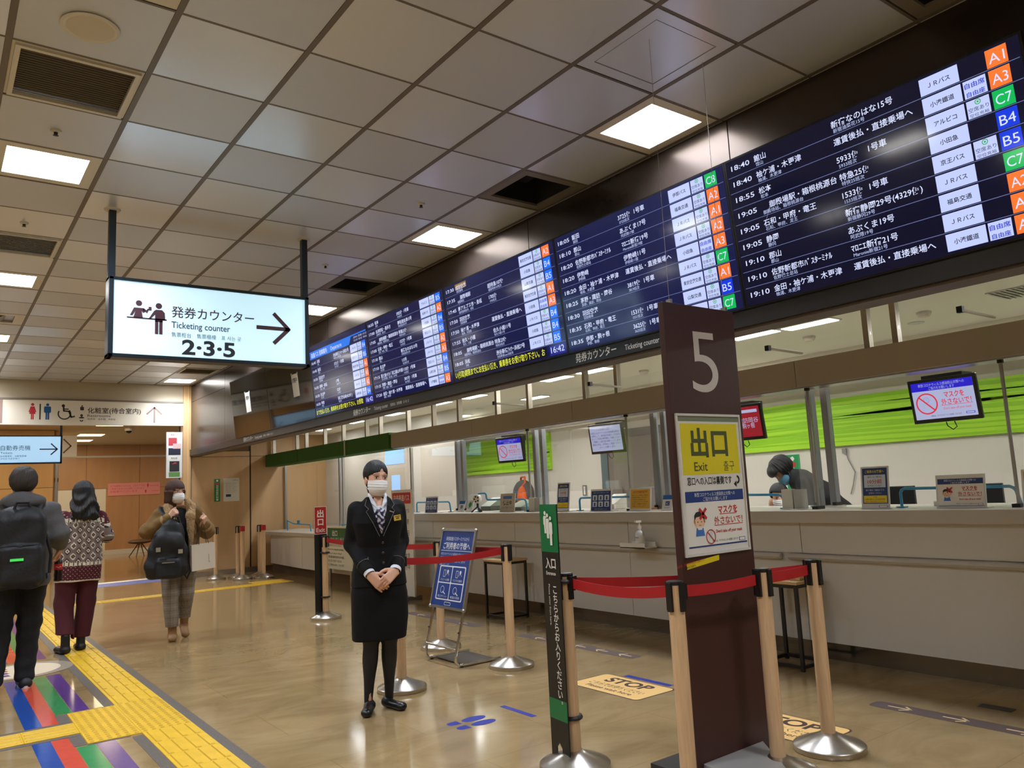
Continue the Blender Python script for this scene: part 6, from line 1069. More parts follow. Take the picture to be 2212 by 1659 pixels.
# ================================================================ man seen from behind, grey hooded jacket
def man():
    T = thing('person', 'man seen from behind in a grey hooded jacket and black trousers', 'person', (.64, 7.765, 0), math.pi - .05)
    jac = M('jacket_grey', (84, 82, 82), .8, bump=.3, bscale=60); pant = M('trouser_black', (13, 13, 15), .85, bump=.25, bscale=40); HM = xf((.0, -.085, 1.645), rx=.05, s=1.04)
    eR, wR, eL, wL = (-.265, .07, 1.20), (-.29, -.07, 1.11), (.25, .05, 1.2), (.24, -.12, 1.08)
    hip, kn, an = [(-.095, .0, .92), (.095, 0, .92)], [(-.075, -.02, .5), (.13, .03, .5)], [(-.05, .05, .09), (.17, .14, .09)]
    hR = hand_fn((-.288, -.085, 1.095), (.1, -.45, -.85), (-.95, -.05, .0), -1, (.55, .6, .6, .6), 1.05, .5); hL = hand_fn(wL, (0, -.4, -.9), (.95, 0, 0), 1, (.4, .4, .45, .5), 1.05, .4)
    def body(P):
        d = loft(P, [(.9, .15, .1, 0, 0), (1.1, .15, .1, 0, 0), (1.35, .17, .1, 0, .01), (1.46, .12, .08, 0, .02)]); d = smin(d, cap(P, (0, .02, 1.44), (0, .01, 1.56), .06, .055), .03)
        for sh, e, w in (((-.18, .01, 1.43), eR, wR), ((.18, .01, 1.43), eL, wL)): d = smin(d, chain(P, [sh, e, w], [.05, .042, .03], .02), .02)
        return smin(d, legs(P, hip, kn, an, [.08, .05, .035]), .02)
    blob('body', T, [(body, (-.36, -.2, 0), (.36, .2, 1.6), .012), (head_fn, *HB, .007, HM), (hR[0], hR[1], hR[2], .0045), (hL[0], hL[1], hL[2], .0055)], SK2)
    def jk(P):
        d = loft(P, [(.80, .215, .155, 0, .01), (.95, .215, .16, 0, .01), (1.15, .215, .155, 0, .01), (1.32, .215, .14, 0, .01), (1.42, .19, .115, 0, .015), (1.475, .12, .09, 0, .02), (1.505, .09, .08, 0, .02)])
        for sh, e, w in (((-.195, .015, 1.41), eR, wR), ((.195, .015, 1.41), eL, wL)): d = smin(d, chain(P, [sh, e, w], [.08, .076, .056], .04), .03)
        d = smin(d, smax(ell(P, (0, .09, 1.485), (.165, .095, .085)), -ell(P, (0, .03, 1.53), (.11, .08, .07)), .02), .025)
        return d + wob(P, 26, .004) + .003 * np.sin(P[:, 2] * 55 + P[:, 0] * 20)
    blob('jacket', T, [(jk, (-.4, -.22, .78), (.4, .24, 1.6), .009)], jac)
    blob('trousers', T, [(lambda P: np.maximum(legs(P, hip, kn, an, [.115, .088, .072], .04) + wob(P, 30, .003) + .0025 * np.sin(P[:, 2] * 60), .05 - P[:, 2]), (-.25, -.2, .03), (.32, .26, 1.02), .01)], pant)
    for c, yw, pt in (((-.05, .005, 0), .08, 0), ((.17, .1, .0), -.1, 0)):
        blob('shoe', T, [(lambda P, c=c, yw=yw: shoe_fn(P, c, yw, .28, .1, .05), (c[0] - .16, c[1] - .19, 0), (c[0] + .16, c[1] + .19, .13), .008)], M('sneaker_black', (18, 18, 20), .5)); MB().extr([(.046 * math.cos(a), .135 * math.sin(a)) for a in [k * math.pi / 12 for k in range(24)]], (c[0], c[1], 0), (math.cos(yw), math.sin(yw), 0), (-math.sin(yw), math.cos(yw), 0), (0, 0, 1), M('sole_white', (206, 200, 190), .6), .022).build('sole', T)
    def hair(P):
        a = np.arctan2(P[:, 0], P[:, 1] - .09); d = ell(P, (0, .1, .022), (.1, .113, .112)) + .0016 * np.sin(a * 40 + P[:, 2] * 60) + wob(P, 120, .0014)
        d = smax(d, -np.maximum(P[:, 1] - .05, P[:, 2] - .05), .01); return smax(d, -(P[:, 2] + .082 + .0 * P[:, 0]), .015)
    blob('hair', T, [(hair, (-.12, -.03, -.11), (.12, .23, .15), .006, HM)], M('hair_greybrown', (62, 54, 48), .6, bump=.5, bscale=120, stretch=(5, 5, .8))); face_bits(T, HM); mask_on(T, HM, mask_w)
    # rucksack on his back
    B_ = thing('backpack', 'large black rucksack worn by the man in grey', 'bag', (.64, 7.765, .80), math.pi - .05); nyl = M('nylon_black', (13, 13, 16), .6, bump=.25, bscale=50)
    def bag(P):
        d = rbox(P, (.02, .265, .3), (.185, .105, .3), .07); d = smin(d, rbox(P, (.02, .36, .19), (.15, .05, .16), .045), .015); d = smin(d, ell(P, (.02, .25, .57), (.165, .1, .09)), .04); return d + wob(P, 34, .004)
    blob('bag_body', B_, [(bag, (-.22, .12, -.03), (.26, .44, .72), .009)], nyl)
    for sx in (-1, 1): MB().tube([(.1 * sx, .2, .60), (.135 * sx, .11, .675), (.15 * sx, .02, .672), (.155 * sx, -.10, .60), (.16 * sx, -.15, .4), (.18 * sx, -.06, .16), (.17 * sx, .17, .06)], .02, nyl, 8, .5).build('shoulder_strap', B_)
    for sx in (-1, 1): MB().tube([(.02 + .18 * sx, .22, .42), (.02 + .225 * sx, .18, .25), (.02 + .215 * sx, .2, .1)], .012, nyl, 6).build('side_strap', B_)
    MB().bx(-.005, .412, .225, .085, .418, .245, M('tag_green', (70, 220, 90), .5, 0, (60, 220, 90), .25)).build('green_tag', B_); MB().tube([(-.12, .375, .34), (.02, .415, .35), (.16, .375, .34)], .004, M('zip', (44, 44, 48), .4), 6).build('zip', B_); MB().tube([(-.05, .3, .62), (-.03, .3, .68), (.05, .3, .68), (.07, .3, .62)], .012, nyl, 8).build('grab_handle', B_)
    # drink bottle in the right hand: world position from the hand
    c = Matrix.Rotation(math.pi - .05, 3, 'Z') @ Vector((-.28, -.135, 0)); t = thing('drink_bottle', 'dark cola bottle with a red label held by the man', 'bottle', (.64 + c.x, 7.765 + c.y, .80)); cola = M('cola', (34, 14, 10), .12, spec=.6)
    MB().lathe([(.024, 0), (.033, .008), (.031, .03), (.033, .06), (.029, .085), (.0325, .1), (.0325, .15), (.03, .165), (.016, .215), (.0125, .225), (.0125, .24)], cola, n=24).build('bottle_body', t); MB().lathe([(.0328, .1), (.0332, .1), (.0332, .15), (.0328, .15)], M('label_red', (196, 24, 34), .4), n=24).build('label', t); MB().lathe([(.0145, .238), (.0145, .255), (.001, .256)], M('label_red', (196, 24, 34), .4), n=16).build('cap', t)
    MB().tube([(-.02 + .008 * k, -.0345 + .0012 * (k - 2.5) ** 2 * .9, .122 + .006 * math.sin(k * 1.9)) for k in range(6)], .0018, wh, 5).build('script_mark', t)
man()

# ================================================================ woman with the patterned cardigan
def cardigan():
    T = thing('person', 'woman seen from behind in a wine red diamond knit cardigan and trousers', 'person', (1.24, 9.25, 0), math.pi + .1); T.rotation_euler.y = -.035
    wine, wht, gry, drk = (np.array(srgb(*c)[:3]) for c in ((84, 22, 34), (226, 216, 192), (128, 112, 106), (58, 28, 34))); HM = xf((0, -.085, 1.555), rx=.18, s=1.0)
    eR, wR, eL, wL = (-.235, .03, 1.13), (-.11, -.2, 1.12), (.235, .03, 1.13), (.1, -.2, 1.12); hip, kn, an = [(-.095, 0, .86), (.095, 0, .86)], [(-.1, -.03, .48), (.11, .0, .48)], [(-.06, .02, .13), (.11, .12, .13)]
    hR = hand_fn(wR, (.5, -.8, .1), (-.6, -.3, -.5), 1, (.7, .7, .7, .7), .95, .4); hL = hand_fn(wL, (-.5, -.8, .1), (.6, -.3, -.5), -1, (.7, .7, .7, .7), .95, .4)
    def body(P):
        d = loft(P, [(.85, .14, .1, 0, 0), (1.1, .13, .09, 0, 0), (1.3, .15, .09, 0, .01), (1.37, .1, .07, 0, .02)]); d = smin(d, cap(P, (0, .02, 1.36), (0, .01, 1.47), .055, .05), .03)
        for sh, e, w in (((-.155, .01, 1.34), eR, wR), ((.155, .01, 1.34), eL, wL)): d = smin(d, chain(P, [sh, e, w], [.045, .038, .026], .02), .02)
        return smin(d, legs(P, hip, kn, an, [.075, .05, .035]), .02)
    blob('body', T, [(body, (-.32, -.25, .05), (.32, .2, 1.5), .012), (head_fn, *HB, .007, HM), (hR[0], hR[1], hR[2], .005), (hL[0], hL[1], hL[2], .005)], SK)
    S0, E0, W0 = np.array((-.17, .015, 1.33)), np.array(eR), np.array(wR)
    def knit(P):
        d = loft(P, [(.685, .205, .15, 0, .01), (.8, .212, .155, 0, .01), (1.0, .205, .148, 0, .01), (1.2, .2, .135, 0, .01), (1.32, .185, .11, 0, .015), (1.375, .12, .085, 0, .02), (1.41, .08, .07, 0, .02)])
        for sh, e, w in (((-.172, .015, 1.325), eR, wR), ((.172, .015, 1.325), eL, wL)): d = smin(d, chain(P, [sh, e, w], [.07, .068, .05], .04), .025)
        return d + wob(P, 24, .003)
    def diamonds(u, z, p=.104):
        iu = np.floor(u / p * 2 + .5); a = u - iu * p / 2; q = p; zz = z + np.where(iu % 2 == 0, 0, p / 2); iz = np.floor(zz / q + .5); b = zz - iz * q; r = np.abs(a) * 1.0 + np.abs(b) * .95; big = iu % 2 == 0
        c = np.where((r < .036)[:, None], np.where(big[:, None], wht, drk), gry); c = np.where((r < .022)[:, None], np.where(big[:, None], drk, wht), c); return np.where((r < .010)[:, None], np.where(big[:, None], gry, drk), c)
    def zones(u, z):
        dots = np.where((((np.sin(u * 150) * np.sin(z * 150)) > .86))[:, None], wht * .8, wine); c = dots.copy(); k = (z > .865) & (z < 1.275); c = np.where(k[:, None], diamonds(u, z), c)
        for z0, z1 in ((1.265, 1.325), (.835, .885)):
            m = (z - z0) / (z1 - z0); k = (m > 0) & (m < 1); edge = np.abs(m - .5) > (.36 + .1 * np.sin(u * 150)); c = np.where(k[:, None], np.where((edge | (np.sin(u * 150) > .75))[:, None], np.where(edge[:, None], c, drk), wht), c)
        return np.where((z < .70)[:, None], wht, c)
    def col(V):
        u = np.arctan2(V[:, 0], V[:, 1] - .0) * .19; c = zones(u, V[:, 2]); arm = np.zeros(len(V), bool)
        for sx in (-1, 1):
            S_, E_, W_ = (np.array((q[0] * -sx, q[1], q[2])) for q in (S0, E0, W0)); 
            dS = cap(V.astype(f4), S_, E_, .07, .068); dW = cap(V.astype(f4), E_, W_, .068, .05); k = (np.minimum(dS, dW) < .012) & (np.abs(V[:, 0]) > .195 - .1 * (V[:, 1] < -.09)); t1 = np.clip((V - S_) @ (E_ - S_) / ((E_ - S_) @ (E_ - S_)), 0, 1); t2 = np.clip((V - E_) @ (W_ - E_) / ((W_ - E_) @ (W_ - E_)), 0, 1)
            s_ = t1 * .22 + t2 * .28; ang = np.arctan2(V[:, 2] - 1.13, V[:, 1]) * .07; c = np.where(k[:, None], zones(ang, 1.42 - s_ * 1.1), c)
        return c
    blob('cardigan', T, [(knit, (-.35, -.27, .67), (.35, .2, 1.43), .006)], attr_mat('knit', .9, .3), col)
    blob('trousers', T, [(lambda P: np.maximum(legs(P, hip, kn, an, [.112, .088, .08], .03) + wob(P, 22, .003), (.13 + .05 * (P[:, 0] > .05)) - P[:, 2]), (-.25, -.2, .1), (.27, .25, .98), .01)], M('trouser_wine', (74, 20, 30), .9, bump=.2, bscale=200))
    for c, yw, pt in (((-.06, -.02, 0), -.15, 0), ((.12, .08, .0), .1, 0)): blob('shoe', T, [(lambda P, c=c, yw=yw: shoe_fn(P, c, yw, .26, .1, .13), (c[0] - .16, c[1] - .18, 0), (c[0] + .16, c[1] + .18, .24), .008)], M('leather_black', (22, 20, 19), .35))
    def hair(P):
        a = np.arctan2(P[:, 0], P[:, 1] - .09); wv = .010 * np.sin(P[:, 2] * 48 + 3 * np.sin(a * 3)) * np.clip(-P[:, 2] / .1, 0, 1)
        d = ell(P, (0, .1, .03), (.095, .11, .1)); d = smin(d, loft(P, [(-.30, .075, .03, 0, .17), (-.27, .115, .055, 0, .165), (-.18, .125, .075, 0, .15), (-.08, .112, .095, 0, .12), (.03, .09, .1, 0, .1)]), .03) + wv + .002 * np.sin(a * 38 + P[:, 2] * 40); return smax(d, -np.maximum(np.maximum(P[:, 1] - .05, P[:, 2] - .05), np.abs(P[:, 0]) - .07), .01)
    blob('hair', T, [(hair, (-.16, -.03, -.32), (.16, .27, .15), .006, HM)], black_hair); face_bits(T, HM); mask_on(T, HM, mask_w)
    c = Matrix.Rotation(math.pi + .1, 3, 'Z') @ Vector((0, -.28, 1.14)); t = thing('smartphone', 'smartphone held in front of the woman in the knit cardigan', 'phone', (1.24 + c.x, 9.25 + c.y, c.z), math.pi + .1); MB().bx(-.036, -.004, 0, .036, .004, .15, black_pl).build('phone_body', t, bevel=.004)
cardigan()

# ================================================================ woman walking towards the camera
def walker():
    RZ = -.17; T = thing('person', 'woman in an olive shearling jacket and white mask walking towards the viewer', 'person', (2.20, 9.08, 0), RZ)
    HM = xf((.0, -.08, 1.545), rx=.02, rz=.5, s=1.02); eR, wR, eL, wL = (-.31, .06, 1.13), (-.105, -.19, 1.27), (.29, .05, 1.1), (.245, -.17, 1.18)
    hip, kn, an = [(-.085, 0, .86), (.085, 0, .86)], [(-.085, -.09, .47), (.075, -.01, .47)], [(-.065, -.07, .1), (.065, .13, .17)]
    hR = hand_fn(wR, (.45, -.35, .55), (-.55, -.75, .1), 1, (1.15, 1.2, 1.2, 1.2), .98, .6); hL = hand_fn(wL, (-.1, -.5, .75), (.55, -.7, .2), -1, (1.1, 1.15, 1.2, 1.2), .98, .6)
    def body(P):
        d = loft(P, [(.85, .14, .1, 0, 0), (1.1, .13, .09, 0, 0), (1.3, .15, .09, 0, .01), (1.37, .1, .07, 0, .02)]); d = smin(d, cap(P, (0, .02, 1.36), (0, .005, 1.47), .054, .05), .03)
        for sh, e, w in (((-.155, .01, 1.34), eR, wR), ((.155, .01, 1.34), eL, wL)): d = smin(d, chain(P, [sh, e, w], [.045, .038, .026], .02), .02)
        return smin(d, legs(P, hip, kn, an, [.07, .045, .03]), .02)
    blob('body', T, [(body, (-.37, -.25, .05), (.37, .22, 1.5), .011), (head_fn, *HB, .0055, HM), (hR[0], hR[1], hR[2], .004), (hL[0], hL[1], hL[2], .004)], SK)
    def jk(P):
        d = loft(P, [(.80, .215, .145, 0, .01), (.95, .205, .14, 0, .01), (1.15, .195, .135, 0, .01), (1.3, .185, .115, 0, .01), (1.36, .13, .09, 0, .015), (1.39, .09, .075, 0, .02)])
        for sh, e, w in (((-.165, .015, 1.325), eR, wR), ((.165, .015, 1.325), eL, wL)): d = smin(d, chain(P, [sh, e, tuple(np.array(w) * .9 + np.array(e) * .1)], [.078, .075, .06], .04), .025)
        v = np.maximum(np.abs(P[:, 0] - .03) - .055 - .02 * (P[:, 2] - 1.0), P[:, 1] + .05); return smax(d, -v, .008) + wob(P, 28, .0035) + .002 * np.sin(P[:, 2] * 70 + P[:, 0] * 30)
    blob('jacket', T, [(jk, (-.4, -.25, .78), (.4, .2, 1.42), .008)], M('jacket_olive', (128, 98, 54), .85, bump=.3, bscale=90))
    blob('jumper', T, [(lambda P: loft(P, [(.9, .17, .115, 0, 0), (1.2, .165, .112, 0, 0), (1.32, .13, .09, 0, .01), (1.375, .07, .065, 0, .015)]), (-.19, -.14, .88), (.19, .13, 1.4), .01)], M('knit_black', (16, 16, 18), .9))
    def fur(P):
        d = None
        for sx in (-1, 1):
            e = chain(P, [(.0, .1, 1.40), (.085 * sx, .07, 1.41), (.115 * sx, -.03, 1.375), (.105 * sx, -.115, 1.28), (.085 * sx + .02, -.135, 1.14), (.08 * sx + .03, -.14, .95), (.085 * sx + .03, -.135, .82)], [.045, .05, .048, .046, .032, .02, .018], .02); d = e if d is None else np.minimum(d, e)
        return d + .006 * np.sin(P[:, 0] * 190 + 2 * np.sin(P[:, 2] * 130)) * np.sin(P[:, 2] * 170 + 2 * np.sin(P[:, 1] * 150))
    blob('shearling_collar', T, [(fur, (-.2, -.22, .78), (.22, .18, 1.48), .007)], M('shearling', (178, 146, 104), .95, bump=.6, bscale=160))
    for w, e in ((wR, eR), (wL, eL)):
        w, e = Vector(w), Vector(e); ax = (w - e).normalized(); MB().cyl(w - ax * .075, w - ax * .02, .062, M('shearling', (178, 146, 104), .95), .06, 20).build('cuff', T); MB().cyl(w - ax * .03, w + ax * .008, .047, shirt_w, .04, 18).build('shirt_cuff', T)
    def plaid(V):
        u = np.arctan2(V[:, 0] - .085 * np.sign(V[:, 0]), V[:, 1]) * .08; z = V[:, 2]; b = np.array(srgb(128, 118, 104)[:3]); d = b * .55; l = b * 1.25; c = np.tile(b, (len(V), 1))
        for q, per in ((u, .05), (z, .075)): m = (q / per) % 1; c = np.where(((m < .1) | ((m > .2) & (m < .26)))[:, None], c * .72, c); c = np.where(((m > .55) & (m < .6))[:, None], c * 1.25, c)
        return c
    blob('trousers', T, [(lambda P: np.maximum(legs(P, hip, kn, an, [.112, .076, .064], .03) + wob(P, 26, .0025), np.where(P[:, 0] < 0, .135, .19) - P[:, 2]), (-.25, -.22, .1), (.25, .25, .98), .0075)], attr_mat('plaid_wool', .9, .2), plaid)
    boot = M('boot_tan', (138, 100, 58), .65)
    for c, yw, pt, lf, nm in (((-.065, -.11, 0), -.05, 0, 0, 1), ((.065, .10, .05), .05, .42, .05, 1)):
        R_ = rotm(pt, 0, yw)
        def bf(P, c=c, R_=R_):
            q = (P - np.array(c, f4)) @ np.array(R_, f4); d = cap(q * np.array((1, 1, 1.3), f4), (0, .05, .045), (0, -.1, .036), .042, .042); d = smin(d, cap(q, (0, .055, .05), (0, .05, .15), .041, .045), .03); d = np.maximum(d, q[:, 2] - .16); heel = rbox(q, (0, .075, .02), (.028, .028, .022), .006); arch = np.maximum(.018 - q[:, 2], -q[:, 1] - .03); return np.minimum(smax(np.maximum(d, -q[:, 2]), -np.maximum(q[:, 2] - .022, -(q[:, 1] + .02)), .004), heel)
        blob('ankle_boot', T, [(bf, (c[0] - .14, c[1] - .2, -.01), (c[0] + .14, c[1] + .2, .26), .006)], boot)
    def hair(P):
        a = np.arctan2(P[:, 0], P[:, 1] - .09); d = ell(P, (0, .095, .032), (.092, .112, .1)); d = smin(d, loft(P, [(-.17, .085, .06, 0, .12), (-.1, .1, .085, 0, .1), (.0, .095, .1, 0, .09)]), .03) + .0018 * np.sin(a * 40 + P[:, 2] * 18); fx = P[:, 0]
        edge = .026 + .006 * np.sin(fx * 150) + .016 * np.clip(np.abs(fx) / .06, 0, 1) ** 2 * -1; face = np.maximum(np.maximum(P[:, 2] - edge, P[:, 1] - .055), np.abs(fx) - .066); return smax(d, -face, .006)
    blob('hair', T, [(hair, (-.13, -.05, -.19), (.13, .24, .15), .0055, HM)], M('hair_brown', (74, 42, 26), .45, bump=.5, bscale=90, stretch=(6, 6, .6))); face_bits(T, HM, brow=(60, 38, 28)); mask_on(T, HM, mask_w)
    # black rucksack carried in front
    B_ = thing('backpack', 'black rucksack with silver buckles carried in front by the walking woman', 'bag', (2.165, 9.09, .65), RZ); nyl = M('nylon_black', (20, 20, 23), .6)
    def bag(P):
        d = loft(P, [(0, .17, .06, -.105, -.24), (.03, .2, .09, -.105, -.25), (.12, .215, .1, -.105, -.255), (.3, .19, .095, -.09, -.25), (.45, .145, .08, -.07, -.24), (.55, .1, .06, -.05, -.23), (.6, .05, .04, -.04, -.22)]); d = smin(d, rbox(P, (-.09, -.34, .11), (.12, .05, .1), .04), .02); d = smin(d, ell(P, (-.08, -.31, .36), (.15, .06, .12)), .02); return d + wob(P, 36, .004)
    blob('bag_body', B_, [(bag, (-.36, -.42, -.02), (.16, -.12, .65), .008)], nyl)
    MB().tube([(-.06, -.2, .59), (-.13, -.16, .66), (-.155, -.07, .73), (-.14, .03, .74), (-.12, .1, .66), (-.1, .14, .4)], .024, nyl, 8, .45).build('shoulder_strap', B_); MB().tube([(-.06, -.25, .57), (-.04, -.255, .63), (.01, -.255, .63), (.03, -.25, .57)], .011, nyl, 8).build('grab_handle', B_); MB().tube([(.1, -.25, .2), (.13, -.24, .05), (.1, -.25, -.02), (.07, -.26, .04)], .011, nyl, 6).build('loose_strap', B_)
    for x, z in ((-.185, .305), (.025, .275)): MB().bx(x - .022, -.395 + abs(x) * .08, z - .022, x + .022, -.375 + abs(x) * .08, z + .022, chrome).build('buckle', B_)
    MB().bx(-.15, -.4, .165, -.03, -.394, .175, alu).build('pocket_zip', B_)
    # paper carrier bag on the left wrist
    c = Matrix.Rotation(RZ, 3, 'Z') @ Vector((.22, -.2, 0)); t = thing('paper_bag', 'white paper carrier bag hanging from the walking woman\'s wrist', 'bag', (2.20 + c.x, 9.08 + c.y, .70), RZ + .2); kraft = M('carrier_white', (226, 216, 198), .6)
    m = MB(); v = [(-.12, -.045, 0), (.12, -.045, .02), (.12, .045, .02), (-.12, .045, 0), (-.125, -.04, .27), (.115, -.04, .29), (.115, .04, .29), (-.125, .04, .27)]; m.add(v, [(3, 2, 1, 0), (0, 1, 5, 4), (1, 2, 6, 5), (2, 3, 7, 6), (3, 0, 4, 7)], kraft); o = m.build('bag_paper', t); o.modifiers.new('thick', 'SOLIDIFY').thickness = .002
    for y in (-.04, .04): MB().tube([(-.05, y, .27), (-.04, y * .6, .38), (.0, y * .2, .50), (.03, y * .6, .38), (.05, y, .28)], .003, M('cord_brown', (70, 46, 34), .7), 6).build('cord_handle', t)
    Print((.06, -.0452, .08), (1, 0, .08), (-.08, 0, 1)).text('green', .0, .0, .02, M('print_sage', (120, 140, 100), .5), 1, rot=1.57, w=.09).mb.build('print', t)
shirt_w = M('shirt_white', (226, 230, 236), .7)
walker()

# ================================================================ clerks behind the counter
def clerks():
    suit = M('suit_charcoal', (30, 29, 31), .8, bump=.15, bscale=400)
    T = thing('person', 'clerk in a dark suit and blue mask bending over behind the counter', 'person', (7.25, 4.42, 0), math.radians(-140)); HM = xf((.0, -.53, 1.385), rx=.95, rz=.1, s=1.04)
    hip, kn, an = [(-.09, .05, .9), (.09, .05, .9)], [(-.09, .02, .48), (.09, .02, .48)], [(-.09, .06, .08), (.09, .06, .08)]; eR, wR, eL, wL = (-.26, -.28, 1.04), (-.1, -.45, .98), (.27, -.28, 1.04), (.12, -.46, .98)
    hR = hand_fn(wR, (.3, -.9, -.2), (0, 0, 1), 1, (.5,) * 4, 1, .3); hL = hand_fn(wL, (-.3, -.9, -.2), (0, 0, 1), -1, (.5,) * 4, 1, .3)
    def body(P):
        d = chain(P, [(0, .05, .95), (0, -.12, 1.15), (0, -.32, 1.34)], [.09, .09, .08], .03); d = smin(d, cap(P, (0, -.36, 1.36), (0, -.43, 1.42), .055, .05), .03)
        for sh, e, w in (((-.15, -.32, 1.32), eR, wR), ((.15, -.32, 1.32), eL, wL)): d = smin(d, chain(P, [sh, e, w], [.045, .04, .028], .02), .02)
        return smin(d, legs(P, hip, kn, an, [.08, .055, .035]), .03)
    blob('body', T, [(body, (-.33, -.6, 0), (.33, .25, 1.5), .013), (head_fn, *HB, .007, HM), (hR[0], hR[1], hR[2], .006), (hL[0], hL[1], hL[2], .006)], SK2)
    def jk(P):
        R_ = chain(P * np.array((.72, 1, 1), f4), [(0, .06, .86), (0, .02, 1.0), (0, -.12, 1.17), (0, -.3, 1.33)], [.13, .135, .14, .125], .04); R_ = smin(R_, cap(P, (0, -.33, 1.37), (0, -.4, 1.41), .08, .066), .03)
        for sh, e, w in (((-.165, -.31, 1.31), eR, wR), ((.165, -.31, 1.31), eL, wL)): R_ = smin(R_, chain(P, [sh, e, w], [.07, .06, .046], .03), .03)
        return R_ + wob(P, 25, .003)
    blob('jacket', T, [(jk, (-.36, -.52, .72), (.36, .25, 1.48), .011)], suit); blob('trousers', T, [(lambda P: np.maximum(legs(P, hip, kn, an, [.12, .085, .07], .03), .05 - P[:, 2]), (-.25, -.15, .03), (.25, .2, 1.02), .015)], suit)
    for sx in (-1, 1): blob('shoe', T, [(lambda P, sx=sx: shoe_fn(P, (.09 * sx, .02, 0), 0, .27, .095, .04), (.09 * sx - .12, -.16, 0), (.09 * sx + .12, .2, .13), .012)], black_pl)
    def hair(P):
        a = np.arctan2(P[:, 0], P[:, 1] - .09); d = ell(P, (0, .1, .03), (.105, .12, .112)) + .004 * np.sin(a * 22 + P[:, 2] * 40) + wob(P, 60, .003); d = smin(d, ell(P, (0, .02, .06), (.085, .06, .06)), .02); return smax(d, -np.maximum(P[:, 1] - .04, P[:, 2] - .035), .01)
    blob('hair', T, [(hair, (-.13, -.06, -.1), (.13, .25, .17), .007, HM)], black_hair); face_bits(T, HM); mask_on(T, HM, M('mask_blue', (120, 178, 214), .75))
    T = thing('person', 'seated clerk in a white mask low behind the leaflet holder', 'person', (6.62, 4.69, 0), math.radians(-20)); HM = xf((0, -.1, 1.19), rx=.15, rz=-.55, s=1.0)
    def body2(P):
        d = loft(P, [(.5, .16, .12, 0, 0), (.75, .14, .1, 0, 0), (1.0, .16, .1, 0, 0), (1.07, .1, .07, 0, .01)]); d = smin(d, cap(P, (0, .02, 1.05), (0, -.0, 1.15), .052, .05), .03)
        for sx in (-1, 1): d = smin(d, chain(P, [(.16 * sx, 0, 1.0), (.22 * sx, -.03, .78), (.12 * sx, -.25, .8)], [.045, .04, .026], .02), .02); d = smin(d, chain(P, [(.09 * sx, 0, .52), (.1 * sx, -.4, .5), (.1 * sx, -.4, .08)], [.08, .055, .035], .02), .03)
        return d
    hs = [hand_fn((.12 * sx, -.25, .8), (-.2 * sx, -.9, -.1), (0, 0, 1), -sx, (.4,) * 4, .95, .3) for sx in (-1, 1)]
    blob('body', T, [(body2, (-.3, -.5, .0), (.3, .2, 1.18), .014), (head_fn, *HB, .007, HM)] + [(h_[0], h_[1], h_[2], .007) for h_ in hs], SK)
    def top(P):
        d = loft(P, [(.5, .19, .14, 0, 0), (.75, .165, .12, 0, 0), (1.0, .18, .11, 0, 0), (1.05, .12, .085, 0, .01), (1.08, .075, .065, 0, .015)])
        for sx in (-1, 1): d = smin(d, chain(P, [(.165 * sx, 0, .99), (.225 * sx, -.03, .78), (.13 * sx, -.22, .8)], [.06, .055, .042], .03), .02)
        return d
    blob('jacket', T, [(top, (-.32, -.3, .48), (.32, .18, 1.1), .011)], suit); blob('trousers', T, [(lambda P: np.minimum(chain(P, [(-.09, 0, .52), (-.1, -.4, .5), (-.1, -.4, .06)], [.1, .075, .06]), chain(P, [(.09, 0, .52), (.1, -.4, .5), (.1, -.4, .06)], [.1, .075, .06])), (-.25, -.5, .0), (.25, .15, .65), .015)], suit)
    def hair2(P): a = np.arctan2(P[:, 0], P[:, 1] - .09); d = ell(P, (0, .1, .03), (.09, .11, .1)) + .0015 * np.sin(a * 36); return smax(d, -np.maximum(P[:, 2] - .05, P[:, 1] - .05), .008)
    blob('hair', T, [(hair2, (-.12, -.04, -.1), (.12, .24, .15), .007, HM)], black_hair); face_bits(T, HM); mask_on(T, HM, mask_w)
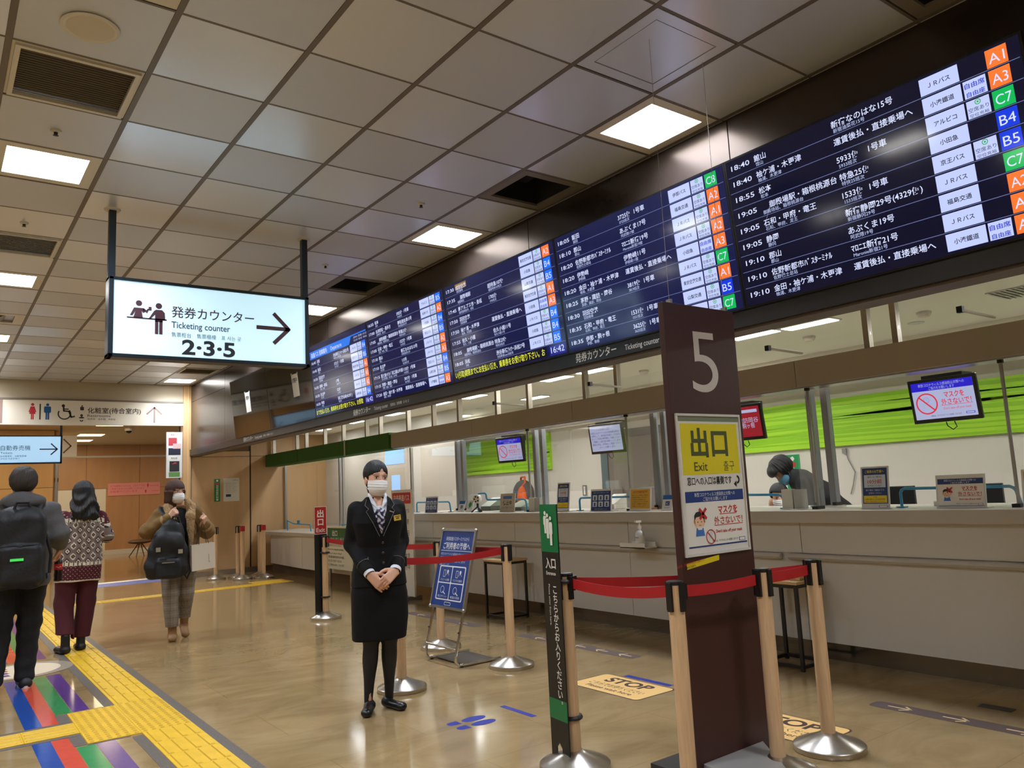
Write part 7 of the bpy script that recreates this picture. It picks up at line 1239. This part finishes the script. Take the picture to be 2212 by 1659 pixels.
    t = thing('office_stool', 'grey office stool under the seated clerk', 'stool', (6.62, 4.70, 0)); MB().lathe([(.2, .34), (.21, .36), (.2, .39)], gdark_, n=24).build('seat', t); MB().cyl((0, 0, .05), (0, 0, .34), .025, chrome).build('column', t); MB().lathe([(.22, 0), (.21, .02), (.03, .06)], black_pl, n=24).build('base', t)
gdark_ = M('device_grey', (96, 98, 92), .4)
clerks()

# ---------------------------------------------------------------- small pieces belong to the part they sit on
SUB = {'eye': ['body'], 'iris': ['body'], 'eyebrow': ['body'], 'eyelash': ['body'], 'ear_loop': ['face_mask'], 'lapel': ['jacket'], 'button': ['jacket'], 'piping': ['jacket'], 'cuff_piping': ['jacket'], 'pocket_piping': ['jacket'], 'name_badge': ['jacket'], 'pin': ['jacket'], 'cuff': ['jacket'],
       'shearling_collar': ['jacket'], 'collar': ['shirt'], 'hair_strand': ['hair'], 'clip': ['cap'], 'wave_stripe': ['panel_board'], 'display': ['bezel'], 'lettering': ['board', 'light_box', 'sheet', 'poster', 'cloth'], 'print': ['holder', 'sheet', 'cloth', 'bag_paper'], 'number': ['panel'], 'poster_print': ['poster'],
       'label_text': ['yellow_label', 'label_band'], 'label_band': ['bottle_body'], 'label': ['bottle_body'], 'buckle': ['bag_body'], 'zip': ['bag_body'], 'pocket_zip': ['bag_body'], 'green_tag': ['bag_body'], 'frame_corner': ['poster_frame'], 'rubber_foot': ['leg_tube'], 'height_knob': ['leg_tube'], 'vent_hole': ['fan_housing'], 'flyers': ['back_plate'], 'tape_strip': ['sheet', 'cloth_panel'], 'header_plate': ['board'], 'green_stripe': ['board'], 'queue_pictogram': ['board'], 'arrow': ['board', 'light_box'], 'counter_pictogram': ['light_box'], 'person_pictogram': ['light_box'], 'woman_pictogram': ['board'], 'man_pictogram': ['board'], 'wheelchair_pictogram': ['board'], 'ostomate_pictogram': ['board'], 'baby_pictogram': ['board'], 'divider_bar': ['board'], 'outlet': ['plate']}
for o in list(S.objects):
    p_ = o.parent; nm = o.name.split('.')[0]
    if p_ is None or p_.parent is not None or nm not in SUB or p_.get('kind') == 'structure': continue
    for q in p_.children:
        if q is not o and q.name.split('.')[0] in SUB[nm] and q.parent is p_: o.parent = q; break
bpy.data.objects.remove(_to)
